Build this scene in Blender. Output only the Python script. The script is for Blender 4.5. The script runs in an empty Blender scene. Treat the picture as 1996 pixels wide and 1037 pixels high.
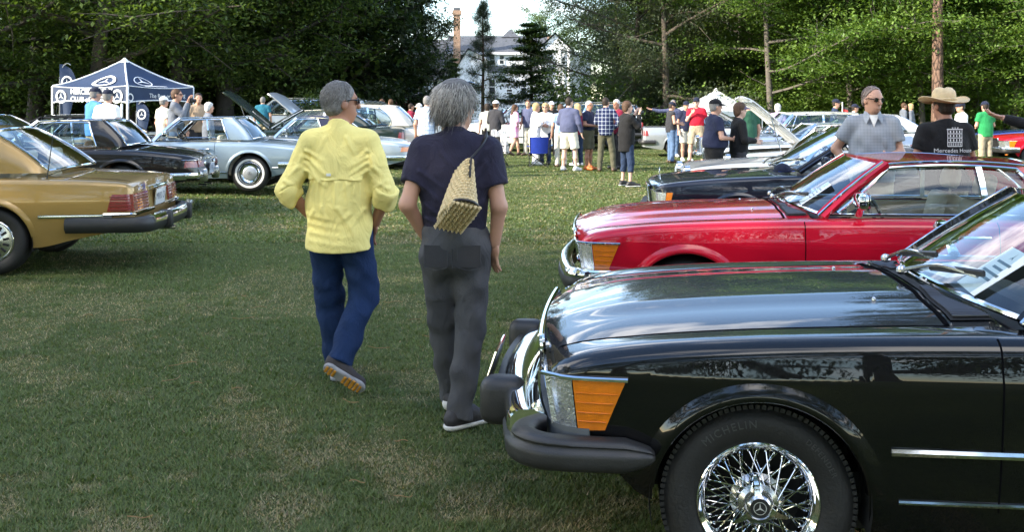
import bpy, math, random
import numpy as np
from mathutils import Vector, Matrix, noise as mnoise

# ------------------------------------------------------------------ camera, sky, sun
PI = math.pi
R_ = math.radians
scene = bpy.context.scene
COL = scene.collection
F_PX, H_CAM, Y_HOR = 2000.0, 1.63, 205.0        # focal length and horizon in photo pixels (1996 wide)
cam_d = bpy.data.cameras.new('camera')
cam_d.sensor_width = 36.0
cam_d.lens = F_PX / 1996.0 * 36.0
cam_d.shift_y = -(518.5 - Y_HOR) / 1996.0
cam_d.clip_start = 0.05
cam_d.clip_end = 3000
cam_d.dof.use_dof = True
cam_d.dof.focus_distance = 4.6
cam_d.dof.aperture_fstop = 14.0
cam = bpy.data.objects.new('camera', cam_d)
cam.location = (0, 0, H_CAM)
cam.rotation_euler = (R_(90), 0, 0)
COL.objects.link(cam)
scene.camera = cam

SUN_DIR = Vector((0.80, 0.36, -0.43)).normalized()      # the way the light travels: from the left, a little behind us
SUN_EL = math.asin(-SUN_DIR.z)
SUN_AZ = math.atan2(-SUN_DIR.x, -SUN_DIR.y)              # clockwise from +Y
sun_d = bpy.data.lights.new('sun', 'SUN')
sun_d.energy = 3.6
sun_d.angle = R_(0.6)
sun_d.color = (1.0, 0.90, 0.74)
sun = bpy.data.objects.new('sun', sun_d)
sun.rotation_euler = SUN_DIR.to_track_quat('-Z', 'Y').to_euler()
sun.location = (-30, -10, 30)
COL.objects.link(sun)

world = bpy.data.worlds.new('World')
scene.world = world
world.use_nodes = True
wn, wl = world.node_tree.nodes, world.node_tree.links
wn.clear()
w_out = wn.new('ShaderNodeOutputWorld')
w_bg = wn.new('ShaderNodeBackground')
w_bg.inputs['Strength'].default_value = 0.15
sky = wn.new('ShaderNodeTexSky')
sky.sky_type = 'NISHITA'
sky.sun_disc = False
sky.sun_elevation = SUN_EL
sky.sun_rotation = SUN_AZ
sky.air_density = 1.0
sky.dust_density = 0.15
sky.ozone_density = 2.0
tc = wn.new('ShaderNodeTexCoord')
sep = wn.new('ShaderNodeSeparateXYZ')
wl.new(tc.outputs['Generated'], sep.inputs[0])
addz = wn.new('ShaderNodeMath'); addz.operation = 'MAXIMUM'; addz.inputs[1].default_value = 0.06
wl.new(sep.outputs['Z'], addz.inputs[0])
cb = wn.new('ShaderNodeCombineXYZ')
for i, ax in enumerate('XY'):
    dv = wn.new('ShaderNodeMath'); dv.operation = 'DIVIDE'
    wl.new(sep.outputs[ax], dv.inputs[0]); wl.new(addz.outputs[0], dv.inputs[1])
    wl.new(dv.outputs[0], cb.inputs[i])
cn = wn.new('ShaderNodeTexNoise')
cn.inputs['Scale'].default_value = .75
cn.inputs['Detail'].default_value = 7
cn.inputs['Roughness'].default_value = 0.56
cn.inputs['Distortion'].default_value = 0.6
wl.new(cb.outputs[0], cn.inputs['Vector'])
cr = wn.new('ShaderNodeValToRGB')
cr.color_ramp.elements[0].position = 0.515
cr.color_ramp.elements[1].position = 0.60
wl.new(cn.outputs['Fac'], cr.inputs[0])
cmix = wn.new('ShaderNodeMixRGB')
cmix.inputs[2].default_value = (9.5, 9.3, 9.2, 1)          # sunlit cloud
hz = wn.new('ShaderNodeMapRange'); hz.inputs['From Min'].default_value = .05; hz.inputs['From Max'].default_value = .22
wl.new(sep.outputs['Z'], hz.inputs['Value'])
hm = wn.new('ShaderNodeMath'); hm.operation = 'MULTIPLY'
wl.new(cr.outputs[0], hm.inputs[0]); wl.new(hz.outputs[0], hm.inputs[1])
wl.new(hm.outputs[0], cmix.inputs[0])
wl.new(sky.outputs[0], cmix.inputs[1])
wl.new(cmix.outputs[0], w_bg.inputs['Color'])
wl.new(w_bg.outputs[0], w_out.inputs['Surface'])

scene.view_settings.view_transform = 'Standard'
scene.view_settings.look = 'None'
scene.view_settings.exposure = 1.9
scene.view_settings.gamma = 1.0
scene.view_settings.use_curve_mapping = False
scene.cycles.max_bounces = 7
scene.cycles.transparent_max_bounces = 12
scene.cycles.caustics_reflective = False
scene.cycles.caustics_refractive = False
scene.cycles.sample_clamp_indirect = 6.0

rng = np.random.default_rng(7)
random.seed(7)

def ground_z(X, Y):                 # the lawn climbs a little to the left, far off
    X = np.asarray(X, float); Y = np.asarray(Y, float)
    t = np.clip((Y - 9.0) / 8.0, 0, 1); t = t * t * (3 - 2 * t)
    return 0.02 * np.clip(-X, 0, 9) * t
def gz(X, Y): return float(ground_z(X, Y))
def wx(px, D): return (px - 998.0) / F_PX * D                    # metres right of the camera axis
def foot(px, py):                                                # where a pixel's ray meets the lawn
    D = 1.63 * F_PX / (py - Y_HOR)
    for _ in range(6):
        D = (H_CAM - gz(wx(px, D), D)) * F_PX / (py - Y_HOR)
    return wx(px, D), D

# ------------------------------------------------------------------ mesh helpers
class MB:
    """collects vertices and faces; build() links them as ONE mesh object"""
    def __init__(s): s.v = []; s.f = []
    def add(s, V, F):
        o = len(s.v)
        s.v.extend([tuple(map(float, p)) for p in V])
        s.f.extend([tuple(int(i) + o for i in f) for f in F])
        return s
    def grid(s, P, cu=False, cv=False, flip=False):
        P = np.asarray(P, float); m, n = P.shape[:2]
        F = []
        for i in range(m if cu else m - 1):
            for j in range(n if cv else n - 1):
                q = (i * n + j, i * n + (j + 1) % n, ((i + 1) % m) * n + (j + 1) % n, ((i + 1) % m) * n + j)
                F.append(q[::-1] if flip else q)
        return s.add(P.reshape(-1, 3), F)
    def tube(s, pts, r, n=8, closed=False, caps=True, flat=1.0):
        P = np.asarray(pts, float); m = len(P)
        r = np.broadcast_to(np.asarray(r, float), (m,))
        T = np.empty_like(P)
        if closed: T = np.roll(P, -1, 0) - np.roll(P, 1, 0)
        else:
            T[1:-1] = P[2:] - P[:-2]; T[0] = P[1] - P[0]; T[-1] = P[-1] - P[-2]
        T /= np.linalg.norm(T, axis=1)[:, None] + 1e-12
        up = np.array([0, 0, 1.0]) if abs(T[0][2]) < .9 else np.array([1.0, 0, 0])
        N = up - T[0] * up.dot(T[0]); N /= np.linalg.norm(N)
        rings = []
        a = np.arange(n) * 2 * PI / n
        for i in range(m):
            N = N - T[i] * N.dot(T[i]); N /= np.linalg.norm(N) + 1e-12
            B = np.cross(T[i], N)
            rings.append(P[i] + r[i] * (np.cos(a)[:, None] * N * flat + np.sin(a)[:, None] * B))
        o = len(s.v)
        s.grid(rings, cu=closed, cv=True)
        if caps and not closed:
            s.f.append(tuple(o + j for j in range(n))[::-1]); s.f.append(tuple(o + (m - 1) * n + j for j in range(n)))
        return s
    def box(s, lo, hi, M=None):
        x0, y0, z0 = lo; x1, y1, z1 = hi
        V = [(x0, y0, z0), (x1, y0, z0), (x1, y1, z0), (x0, y1, z0), (x0, y0, z1), (x1, y0, z1), (x1, y1, z1), (x0, y1, z1)]
        if M is not None: V = [tuple(M @ Vector(p)) for p in V]
        return s.add(V, [(0, 3, 2, 1), (4, 5, 6, 7), (0, 1, 5, 4), (1, 2, 6, 5), (2, 3, 7, 6), (3, 0, 4, 7)])
    def rbox(s, lo, hi, r, M=None, n=3):
        """box with rounded edges"""
        lo = np.array(lo, float); hi = np.array(hi, float); c = (lo + hi) / 2; h = (hi - lo) / 2
        r = min(r, h.min() * .99)
        rows = []
        ang = np.linspace(0, PI / 2, n)
        prof = [(-h[2] + r - r * math.sin(PI / 2 - a), r - r * math.cos(PI / 2 - a)) for a in ang]
        prof = prof + [(-z, d) for z, d in prof[::-1]]
        for z, d in prof:
            ring = []
            hx, hy = h[0] - d, h[1] - d; rr = max(r - d * .5, 1e-4)
            rr = min(rr, hx, hy)
            for k, (sx, sy) in enumerate(((1, 1), (-1, 1), (-1, -1), (1, -1))):
                for a in np.linspace(0, PI / 2, n):
                    b = a + k * PI / 2
                    ring.append((c[0] + sx * (hx - rr) + rr * math.cos(b), c[1] + sy * (hy - rr) + rr * math.sin(b), c[2] + z))
            rows.append(ring)
        o = len(s.v)
        P = np.array(rows)
        if M is not None:
            P = np.array([[tuple(M @ Vector(p)) for p in r_] for r_ in P])
        s.grid(P, cv=True)
        k = P.shape[1]
        s.f.append(tuple(o + j for j in range(k))[::-1]); s.f.append(tuple(o + (len(rows) - 1) * k + j for j in range(k)))
        return s
    def lathe(s, prof, n=32, M=None, a0=0.0, a1=2 * PI):
        """profile of (radius, height) turned round z (or M's z)"""
        full = abs(a1 - a0 - 2 * PI) < 1e-6
        A = np.linspace(a0, a1, n, endpoint=not full)
        P = np.array([[(r * math.cos(a), r * math.sin(a), z) for a in A] for r, z in prof])
        if M is not None:
            P = np.array([[tuple(M @ Vector(p)) for p in r_] for r_ in P])
        return s.grid(P, cv=full)
    def sweep(s, path, prof, closed=False, up=(0, 0, 1), caps=True):
        """profile points (a outward to the right of travel, b up) carried along a path"""
        P = np.asarray(path, float); m = len(P); up = np.array(up, float)
        T = np.empty_like(P)
        if closed: T = np.roll(P, -1, 0) - np.roll(P, 1, 0)
        else:
            T[1:-1] = P[2:] - P[:-2]; T[0] = P[1] - P[0]; T[-1] = P[-1] - P[-2]
        T /= np.linalg.norm(T, axis=1)[:, None] + 1e-12
        rows = []
        for i in range(m):
            Rt = np.cross(T[i], up); Rt /= np.linalg.norm(Rt) + 1e-12
            U = np.cross(Rt, T[i])
            pr = prof[i] if isinstance(prof[0][0], (tuple, list)) else prof
            rows.append([P[i] + a * Rt + b * U for a, b in pr])
        o = len(s.v); k = len(rows[0])
        s.grid(rows, cu=closed, cv=True)
        if caps and not closed:
            s.f.append(tuple(o + j for j in range(k))[::-1]); s.f.append(tuple(o + (m - 1) * k + j for j in range(k)))
        return s
    def sphere(s, c, r, nu=16, nv=10):
        r = np.broadcast_to(np.asarray(r, float), (3,))
        th = np.linspace(0.02, PI - 0.02, nv); ph = np.arange(nu) * 2 * PI / nu
        P = [[(c[0] + r[0] * math.sin(t) * math.cos(p), c[1] + r[1] * math.sin(t) * math.sin(p), c[2] + r[2] * math.cos(t)) for p in ph] for t in th]
        o = len(s.v); s.grid(P, cv=True, flip=True)
        s.f.append(tuple(o + j for j in range(nu))); s.f.append(tuple(o + (nv - 1) * nu + j for j in range(nu))[::-1])
        return s
    def build(s, name, mat, parent=None, smooth=35):
        return mesh_obj(name, s.v, s.f, mat, parent, smooth)

def finish_mesh(me, smooth):
    if smooth:
        me.polygons.foreach_set('use_smooth', np.ones(len(me.polygons), bool))
        if smooth < 180: me.set_sharp_from_angle(angle=R_(smooth))
    me.update()
def link(o, parent=None):
    COL.objects.link(o)
    if parent is not None: o.parent = parent
    return o
def mesh_obj(name, V, F, mat, parent=None, smooth=35):
    me = bpy.data.meshes.new(name)
    me.from_pydata([tuple(p) for p in V], [], [tuple(f) for f in F])
    me.materials.append(mat)
    finish_mesh(me, smooth)
    return link(bpy.data.objects.new(name, me), parent)
def quads_obj(name, V, Q, mat, parent=None, smooth=0):
    """numpy fast path: V (n,3), Q (m,k) faces of k corners"""
    V = np.ascontiguousarray(V, np.float32); Q = np.ascontiguousarray(Q, np.int32); k = Q.shape[1]
    me = bpy.data.meshes.new(name)
    me.vertices.add(len(V)); me.vertices.foreach_set('co', V.ravel())
    me.loops.add(Q.size); me.loops.foreach_set('vertex_index', Q.ravel())
    me.polygons.add(len(Q)); me.polygons.foreach_set('loop_start', np.arange(len(Q), dtype=np.int32) * k)
    me.update(calc_edges=True)
    if mat is not None: me.materials.append(mat)
    finish_mesh(me, smooth)
    o = bpy.data.objects.new(name, me)
    return link(o, parent)
def point_color(me, cols, name='tint'):
    at = me.attributes.new(name, 'FLOAT_COLOR', 'POINT')
    c = np.ones((len(me.vertices), 4), np.float32); c[:, :3] = cols
    at.data.foreach_set('color', c.ravel())
def empty(name, loc=(0, 0, 0), rz=0.0):
    o = bpy.data.objects.new(name, None); o.empty_display_size = .2
    o.location = loc; o.rotation_euler = (0, 0, rz)
    return link(o)
def tag(o, label=None, cat=None, group=None, kind=None):
    if label: o['label'] = label
    if cat: o['category'] = cat
    if group: o['group'] = group
    if kind: o['kind'] = kind
    return o
def kids(o): return [c for c in bpy.data.objects if c.parent == o]
def copy_tree(o, parent=None, _k=None):
    if _k is None:
        _k = {}
        for c in bpy.data.objects:
            if c.parent: _k.setdefault(c.parent.name, []).append(c)
    c = o.copy(); COL.objects.link(c); c.parent = parent
    for ch in _k.get(o.name, []): copy_tree(ch, c, _k)
    return c
def bez(pts, n=24, closed=False):
    """smooth curve through points (Catmull-Rom)"""
    P = np.asarray(pts, float); m = len(P); out = []
    segs = m if closed else m - 1
    per = max(2, n // segs)
    for i in range(segs):
        if closed: p0, p1, p2, p3 = P[i - 1], P[i], P[(i + 1) % m], P[(i + 2) % m]
        else: p0, p1, p2, p3 = P[max(i - 1, 0)], P[i], P[i + 1], P[min(i + 2, m - 1)]
        for t in np.arange(per) / per:
            out.append(.5 * (2 * p1 + (p2 - p0) * t + (2 * p0 - 5 * p1 + 4 * p2 - p3) * t * t + (3 * p1 - p0 - 3 * p2 + p3) * t ** 3))
    if not closed: out.append(P[-1])
    return np.array(out)
def pch(keys, x):
    """monotone cubic through (x, value) keys"""
    k = np.asarray(keys, float); X, Y = k[:, 0], k[:, 1]
    x = np.asarray(x, float)
    if len(X) == 1: return np.full_like(x, Y[0])
    h = np.diff(X); d = np.diff(Y) / h
    m = np.zeros_like(Y); m[0] = d[0]; m[-1] = d[-1]
    for i in range(1, len(Y) - 1):
        if d[i - 1] * d[i] > 0:
            w1 = 2 * h[i] + h[i - 1]; w2 = h[i] + 2 * h[i - 1]
            m[i] = (w1 + w2) / (w1 / d[i - 1] + w2 / d[i])
    xc = np.clip(x, X[0], X[-1]); i = np.clip(np.searchsorted(X, xc, 'right') - 1, 0, len(h) - 1)
    t = (xc - X[i]) / h[i]
    return ((2 * t ** 3 - 3 * t ** 2 + 1) * Y[i] + (t ** 3 - 2 * t ** 2 + t) * h[i] * m[i]
            + (-2 * t ** 3 + 3 * t ** 2) * Y[i + 1] + (t ** 3 - t ** 2) * h[i] * m[i + 1])
def text_geo(s, size, extrude=0.0, font_shear=0.0, bold=0.0, align='CENTER', spacing=1.0):
    """letters as vertices (x right, y up) and faces"""
    cu = bpy.data.curves.new('txt', 'FONT')
    cu.body = s; cu.size = size; cu.extrude = extrude; cu.align_x = align; cu.align_y = 'CENTER'
    cu.shear = font_shear; cu.offset = bold; cu.resolution_u = 3; cu.space_character = spacing
    o = bpy.data.objects.new('txt', cu); COL.objects.link(o)
    dg = bpy.context.evaluated_depsgraph_get(); dg.update()
    me = bpy.data.meshes.new_from_object(o.evaluated_get(dg))
    V = np.array([v.co[:] for v in me.vertices]).reshape(-1, 3); F = [tuple(p.vertices) for p in me.polygons]
    bpy.data.objects.remove(o); bpy.data.curves.remove(cu); bpy.data.meshes.remove(me)
    return V, F
def star_geo(r, ring=True, n=40, w=.16, rw=.10):
    """three pointed star in a ring, flat in x, y"""
    V, F = [(0, 0, 0)], []
    for k in range(3):
        a = PI / 2 + k * 2 * PI / 3
        b = a + PI / 3
        V += [(r * .93 * math.cos(a), r * .93 * math.sin(a), 0), (r * w * math.cos(b), r * w * math.sin(b), 0)]
    for k in range(3):
        t, rgt, lft = 1 + 2 * k, 2 + 2 * k, 2 + 2 * ((k - 1) % 3)
        F += [(0, lft, t), (0, t, rgt)]
    F = [f[::-1] if False else f for f in F]
    if ring:
        o = len(V)
        for k in range(n):
            a = k * 2 * PI / n
            V += [(r * math.cos(a), r * math.sin(a), 0), (r * (1 - rw) * math.cos(a), r * (1 - rw) * math.sin(a), 0)]
        for k in range(n):
            i, j = o + 2 * k, o + 2 * ((k + 1) % n)
            F.append((i, j, j + 1, i + 1))
    return np.array(V, float), F

# ------------------------------------------------------------------ materials
MATS = {}
def nodes_of(m):
    m.use_nodes = True
    return m.node_tree.nodes, m.node_tree.links, m.node_tree.nodes['Principled BSDF']
def mat(name, col, rough=.5, metal=0.0, coat=0.0, spec=.5, var=.12, scale=12.0, bump=0.0, bscale=None, sheen=0.0, trans=0.0, emit=0.0, coord='Object', croug=.03):
    """a surface whose colour wanders a little, with optional fine relief"""
    if name in MATS: return MATS[name]
    m = bpy.data.materials.new(name); n, l, b = nodes_of(m)
    c = tuple(col) + (1,)
    b.inputs['Base Color'].default_value = c
    b.inputs['Roughness'].default_value = rough
    b.inputs['Metallic'].default_value = metal
    b.inputs['Coat Weight'].default_value = coat
    b.inputs['Coat Roughness'].default_value = croug
    b.inputs['Specular IOR Level'].default_value = spec
    b.inputs['Sheen Weight'].default_value = sheen
    t = n.new('ShaderNodeTexCoord')
    if var > 0:
        nz = n.new('ShaderNodeTexNoise'); nz.inputs['Scale'].default_value = scale; nz.inputs['Detail'].default_value = 4
        l.new(t.outputs[coord], nz.inputs['Vector'])
        mx = n.new('ShaderNodeMixRGB'); mx.blend_type = 'MULTIPLY'; mx.inputs[0].default_value = 1
        rp = n.new('ShaderNodeMapRange')
        rp.inputs['From Min'].default_value = .25; rp.inputs['From Max'].default_value = .75
        rp.inputs['To Min'].default_value = 1 - var; rp.inputs['To Max'].default_value = 1 + var
        l.new(nz.outputs['Fac'], rp.inputs['Value'])
        mx.inputs[1].default_value = c
        l.new(rp.outputs[0], mx.inputs[2]); l.new(mx.outputs[0], b.inputs['Base Color'])
    if bump > 0:
        nb = n.new('ShaderNodeTexNoise'); nb.inputs['Scale'].default_value = bscale or scale * 6; nb.inputs['Detail'].default_value = 3
        l.new(t.outputs[coord], nb.inputs['Vector'])
        bp = n.new('ShaderNodeBump'); bp.inputs['Strength'].default_value = bump; bp.inputs['Distance'].default_value = .01
        l.new(nb.outputs['Fac'], bp.inputs['Height']); l.new(bp.outputs[0], b.inputs['Normal'])
    if trans > 0:
        b.inputs['Transmission Weight'].default_value = trans
    MATS[name] = m
    return m
def paint(name, col, metal=0.0, rough=.35, flake=0.0):
    if name in MATS: return MATS[name]
    m = mat(name, col, rough=rough, metal=metal, coat=1.0, var=0.04, scale=3.0, croug=.012, spec=.08)
    n, l, b = nodes_of(m)
    # dust and fine smears break up the clear coat
    t = n.new('ShaderNodeTexCoord'); nz = n.new('ShaderNodeTexNoise'); nz.inputs['Scale'].default_value = 5; nz.inputs['Detail'].default_value = 8
    l.new(t.outputs['Object'], nz.inputs['Vector'])
    rp = n.new('ShaderNodeMapRange'); rp.inputs['From Min'].default_value = .4; rp.inputs['From Max'].default_value = .8
    rp.inputs['To Min'].default_value = .006; rp.inputs['To Max'].default_value = .05
    l.new(nz.outputs['Fac'], rp.inputs['Value']); l.new(rp.outputs[0], b.inputs['Coat Roughness'])
    if flake:
        fl = n.new('ShaderNodeTexNoise'); fl.inputs['Scale'].default_value = 900
        l.new(t.outputs['Object'], fl.inputs['Vector'])
        bp = n.new('ShaderNodeBump'); bp.inputs['Strength'].default_value = flake; bp.inputs['Distance'].default_value = .001
        l.new(fl.outputs['Fac'], bp.inputs['Height']); l.new(bp.outputs[0], b.inputs['Normal'])
    return m
def glass(name, tint=(.80, .88, .86), refl=1.0, rough=0.0):
    """thin window glass: what is behind, tinted, plus the mirror image at its Fresnel share"""
    if name in MATS: return MATS[name]
    m = bpy.data.materials.new(name); m.use_nodes = True
    n, l = m.node_tree.nodes, m.node_tree.links; n.clear()
    o = n.new('ShaderNodeOutputMaterial'); mx = n.new('ShaderNodeMixShader')
    tr = n.new('ShaderNodeBsdfTransparent'); tr.inputs[0].default_value = tuple(tint) + (1,)
    gl = n.new('ShaderNodeBsdfGlossy'); gl.inputs['Roughness'].default_value = rough; gl.inputs['Color'].default_value = (.95, .97, 1, 1)
    fr = n.new('ShaderNodeFresnel'); fr.inputs['IOR'].default_value = 1.5
    ge = n.new('ShaderNodeNewGeometry'); io = n.new('ShaderNodeMapRange'); io.inputs['To Min'].default_value = 1.5; io.inputs['To Max'].default_value = 1 / 1.5      # a pane mirrors the same from both sides
    l.new(ge.outputs['Backfacing'], io.inputs['Value']); l.new(io.outputs[0], fr.inputs['IOR'])
    mu = n.new('ShaderNodeMath'); mu.operation = 'MULTIPLY'; mu.inputs[1].default_value = 1.6 * refl; mu.use_clamp = True
    l.new(fr.outputs[0], mu.inputs[0]); l.new(mu.outputs[0], mx.inputs[0])
    l.new(tr.outputs[0], mx.inputs[1]); l.new(gl.outputs[0], mx.inputs[2]); l.new(mx.outputs[0], o.inputs[0])
    MATS[name] = m
    return m
CHROME = mat('chrome', (.78, .79, .80), rough=.055, metal=1, var=.05, scale=9)
CHROME_SOFT = mat('brushed_chrome', (.55, .56, .58), rough=.22, metal=1, var=.1, scale=20)
RUBBER = mat('black_rubber', (.018, .018, .019), rough=.48, var=.25, scale=7, bump=.12, bscale=160)
TYRE = mat('tyre_rubber', (.0105, .0105, .011), rough=.62, var=.35, scale=11, bump=.2, bscale=90)
DARK = mat('dark_void', (.006, .006, .006), rough=.8, var=.1)
SEAM = mat('seam_shadow', (.004, .004, .005), rough=1, var=0, spec=.02)
BLACKPL = mat('black_plastic', (.015, .015, .016), rough=.4, var=.15)
WHITE = mat('white_paint', (.78, .78, .77), rough=.5, var=.04)
PAPER = mat('white_paper', (.74, .75, .74), rough=.7, var=.05, scale=6)
GLASS = glass('window_glass')
# ------------------------------------------------------------------ cars: shared builder
ROTX = Matrix.Rotation(PI / 2, 4, 'X')           # turns z (lathe axis) to -y (outward on the near side)
BRICKRED = (.35, .02, .015)
AMBER = None
def lens_mat(name, col, rough=.08):
    if name in MATS: return MATS[name]
    m = mat(name, col, rough=.25, coat=1.0, var=.1, scale=30, spec=.8)
    n, l, b = nodes_of(m)
    t = n.new('ShaderNodeTexCoord'); w = n.new('ShaderNodeTexVoronoi'); w.inputs['Scale'].default_value = 260
    l.new(t.outputs['Object'], w.inputs['Vector'])
    bp = n.new('ShaderNodeBump'); bp.inputs['Strength'].default_value = .35; bp.inputs['Distance'].default_value = .002
    l.new(w.outputs['Distance'], bp.inputs['Height']); l.new(bp.outputs[0], b.inputs['Normal'])
    return m
AMBER = lens_mat('amber_lens', (.72, .19, .005))
REDLENS = lens_mat('red_lens', (.20, .008, .006))
CLEARLENS = mat('clear_lens', (.62, .65, .66), rough=.12, metal=.75, coat=1, var=.25, scale=60, bump=.4, bscale=120)
TAN = mat('cream_leather', (.50, .43, .33), rough=.5, var=.1, bump=.1)
BLUELEATHER = mat('dark_leather', (.022, .022, .028), rough=.45, var=.2, bump=.1)
BROWNLEATHER = mat('brown_leather', (.16, .085, .045), rough=.45, var=.15, bump=.1)
GREYCLOTH = mat('grey_upholstery', (.12, .12, .125), rough=.7, var=.15)
REDLEATHER = mat('red_leather', (.22, .02, .018), rough=.45, var=.15)

class Car:
    def __init__(s, sp):
        s.sp = sp; s.L = sp['L']
        s.rf, s.bf, s.rr, s.br = sp.get('rake_f', 0), sp.get('bow_f', .04), sp.get('rake_r', 0), sp.get('bow_r', .03)
        s.zw = sp['zw']; s.ua, s.ub, s.la, s.lb = sp['tum']
        s.W0 = max(v for _, v in sp['W'])
        s.fl = sp.get('flare', .3)
    def W(s, x): return pch(s.sp['W'], x)
    def zs(s, x): return pch(s.sp['zs'], x)
    def zt(s, x): return pch(s.sp['zt'], x)
    def rc(s, x): return pch(s.sp['rc'], x)
    def edge(s, x):
        e = pch(s.sp['edge'], x)
        for xc, zc, ra in s.sp['arches']:
            d = np.abs(np.asarray(x, float) - xc)
            a = np.where(d < ra, zc + np.sqrt(np.maximum(ra * ra - d * d, 0)), -1)
            e = np.maximum(e, a)
        return e
    def side_y(s, x, z):
        z = np.asarray(z, float)
        up = np.maximum(z - s.zw, 0); dn = np.maximum(s.zw - z, 0)
        return s.W(x) - s.ua * up - s.ub * up ** 2 - s.la * dn - s.lb * dn ** 2
    def shear(s, x, y, z):
        x = np.asarray(x, float)
        wf = np.clip(1 - x / .5, 0, 1) ** 2; wr = np.clip(1 - (s.L - x) / .5, 0, 1) ** 2
        q = 1 - np.clip(np.abs(y) / s.W0, 0, 1) ** 2
        return x + s.rf * (z - .7) * wf - s.bf * q * wf + s.rr * (z - .7) * wr + s.br * q * wr
    def corner_pts(s, x):
        r = float(s.rc(x)); zs = float(s.zs(x)); rh = r * s.sp.get('rh', 1.0)
        y1 = float(s.side_y(x, zs - r))
        return r, zs, rh, y1
    def top_z(s, x, y):
        r, zs, rh, y1 = s.corner_pts(x); ys = y1 - rh
        f = np.clip(np.abs(y) / ys, 0, 1)
        z = zs + (float(s.zt(x)) - zs) * (1 - f ** 2)
        if 'bulge' in s.sp: z = z + s.sp['bulge'](x, f)
        over = np.clip((np.abs(y) - ys) / max(rh, 1e-4), 0, 1)
        return z - r * (1 - np.sqrt(1 - over ** 2))
    def side_p(s, x, z, sg=-1, off=0.0):
        y = float(s.side_y(x, z)) + off
        return np.array([float(s.shear(x, y, z)), sg * y, z])
    def top_p(s, x, y, off=0.0):
        z = float(s.top_z(x, y)) + off
        return np.array([float(s.shear(x, y, z)), y, z])
    def front_p(s, y, z, off=0.0): return np.array([float(s.shear(0, y, z)) - off, y, z])
    def rear_p(s, y, z, off=0.0): return np.array([float(s.shear(s.L, y, z)) + off, y, z])
    def section(s, x, NT, NC, NS):
        r, zs, rh, y1 = s.corner_pts(x); ys = y1 - rh
        P = []
        for f in s.tf: P.append((f * ys, float(s.top_z(x, f * ys))))
        for k in range(1, NC):
            a = PI / 2 * k / NC
            P.append((ys + rh * math.sin(a), zs - r + r * math.cos(a)))
        e = float(s.edge(x)); z0 = zs - r
        for k in range(NS + 1):
            z = z0 + (e - z0) * k / NS
            P.append((float(s.side_y(x, z)), z))
        return P
    def body(s, root, pm, fine=1.0):
        sp = s.sp; L = s.L
        NC, NS = 6, int(20 * fine)
        hf = sp.get('hood_f', .86)
        s.tf = sorted(set([0, .1, .2, .3, .36, .42, .55, .68, .78, hf, .93, 1.0]))
        xs = list(np.linspace(0, L, int(90 * fine)))
        xs += [.008, .02, .04, .07, L - .008, L - .02, L - .04, L - .07]
        for xc, zc, ra in sp['arches']:
            xs += [xc + ra * math.cos(a) for a in np.linspace(0, PI, int(30 * fine))] + [xc - ra * 1.002, xc + ra * 1.002]
        marks = [sp['hood'][0], sp['hood'][1], sp['trunk'][0], sp['trunk'][1], sp['cabin'][0], sp['cabin'][1]] + [v for d in sp['doors'] for v in d]
        xs = sorted(x for x in xs if all(abs(x - m_) > .006 for m_ in marks) and 0 <= x <= L)
        xs = np.array(sorted(xs + [m_ for m_ in set(marks) if 0 <= m_ <= L]))
        keep = [0]
        for i in range(1, len(xs)):
            if xs[i] - xs[keep[-1]] > .0018: keep.append(i)
        xs = xs[keep]
        S = [s.section(x, 0, NC, NS) for x in xs]
        n = len(S[0]); NTop = len(s.tf)
        V = []; idx = {}
        for i, x in enumerate(xs):
            for j, (y, z) in enumerate(S[i]):
                xx = float(s.shear(x, y, z))
                idx[i, j, 1] = len(V); V.append((xx, y, z))
                if j == 0: idx[i, j, -1] = idx[i, j, 1]
                else:
                    idx[i, j, -1] = len(V); V.append((xx, -y, z))
        parts = {'body': [], 'hood': [], 'trunk_lid': []}
        for k in range(len(sp['doors'])):
            parts['door', k, 1] = []; parts['door', k, -1] = []
        jh = s.tf.index(hf)
        sill = int(NS * .86)
        for i in range(len(xs) - 1):
            xm = (xs[i] + xs[i + 1]) / 2
            for j in range(n - 1):
                for sg in (1, -1):
                    q = (idx[i, j, sg], idx[i + 1, j, sg], idx[i + 1, j + 1, sg], idx[i, j + 1, sg])
                    if sg == 1: q = q[::-1]
                    if len(set(q)) < 4: q = tuple(dict.fromkeys(q))
                    key = 'body'
                    if j < NTop - 1:
                        if sp['cabin'][0] < xm < sp['cabin'][1] and j < NTop - 2: continue
                        if j < jh and sp['hood'][0] < xm < sp['hood'][1]: key = 'hood'
                        if j < jh and sp['trunk'][0] < xm < sp['trunk'][1]: key = 'trunk_lid'
                    elif j >= NTop + 1 and j < NTop + NC - 1 + sill:
                        for k, (d0, d1) in enumerate(sp['doors']):
                            if d0 < xm < d1: key = ('door', k, sg)
                    if key == 'hood' and sp.get('open_hood'): continue
                    parts[key].append(q)
        # end caps
        cap = MB()
        for e, fl in ((0, False), (len(xs) - 1, True)):
            rows = []
            for j, (y, z) in enumerate(S[e]):
                rows.append([(float(s.shear(xs[e], t * y, z)), t * y, z) for t in np.linspace(-1, 1, 13)])
            cap.grid(rows[1:], flip=not fl)
        o = len(V); V += cap.v; parts['body'] += [tuple(a + o for a in f) for f in cap.f]
        out = {}
        for key, F in parts.items():
            if not F: continue
            used = sorted(set(a for f in F for a in f)); mp = {a: b for b, a in enumerate(used)}
            nm = key if isinstance(key, str) else 'door'
            ob = mesh_obj(nm, [V[a] for a in used], [[mp[a] for a in f] for f in F], pm, root, 42)
            out[key] = ob
        s.parts = out
        # seams
        sm = MB()
        def topline(x0, x1, f):
            for sg in (-1, 1):
                pts = []
                for x in np.linspace(x0, x1, 30):
                    r, zs, rh, y1 = s.corner_pts(x)
                    pts.append(s.top_p(x, sg * f * (y1 - rh), .0))
                sm.tube(pts, .003, 5)
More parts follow.
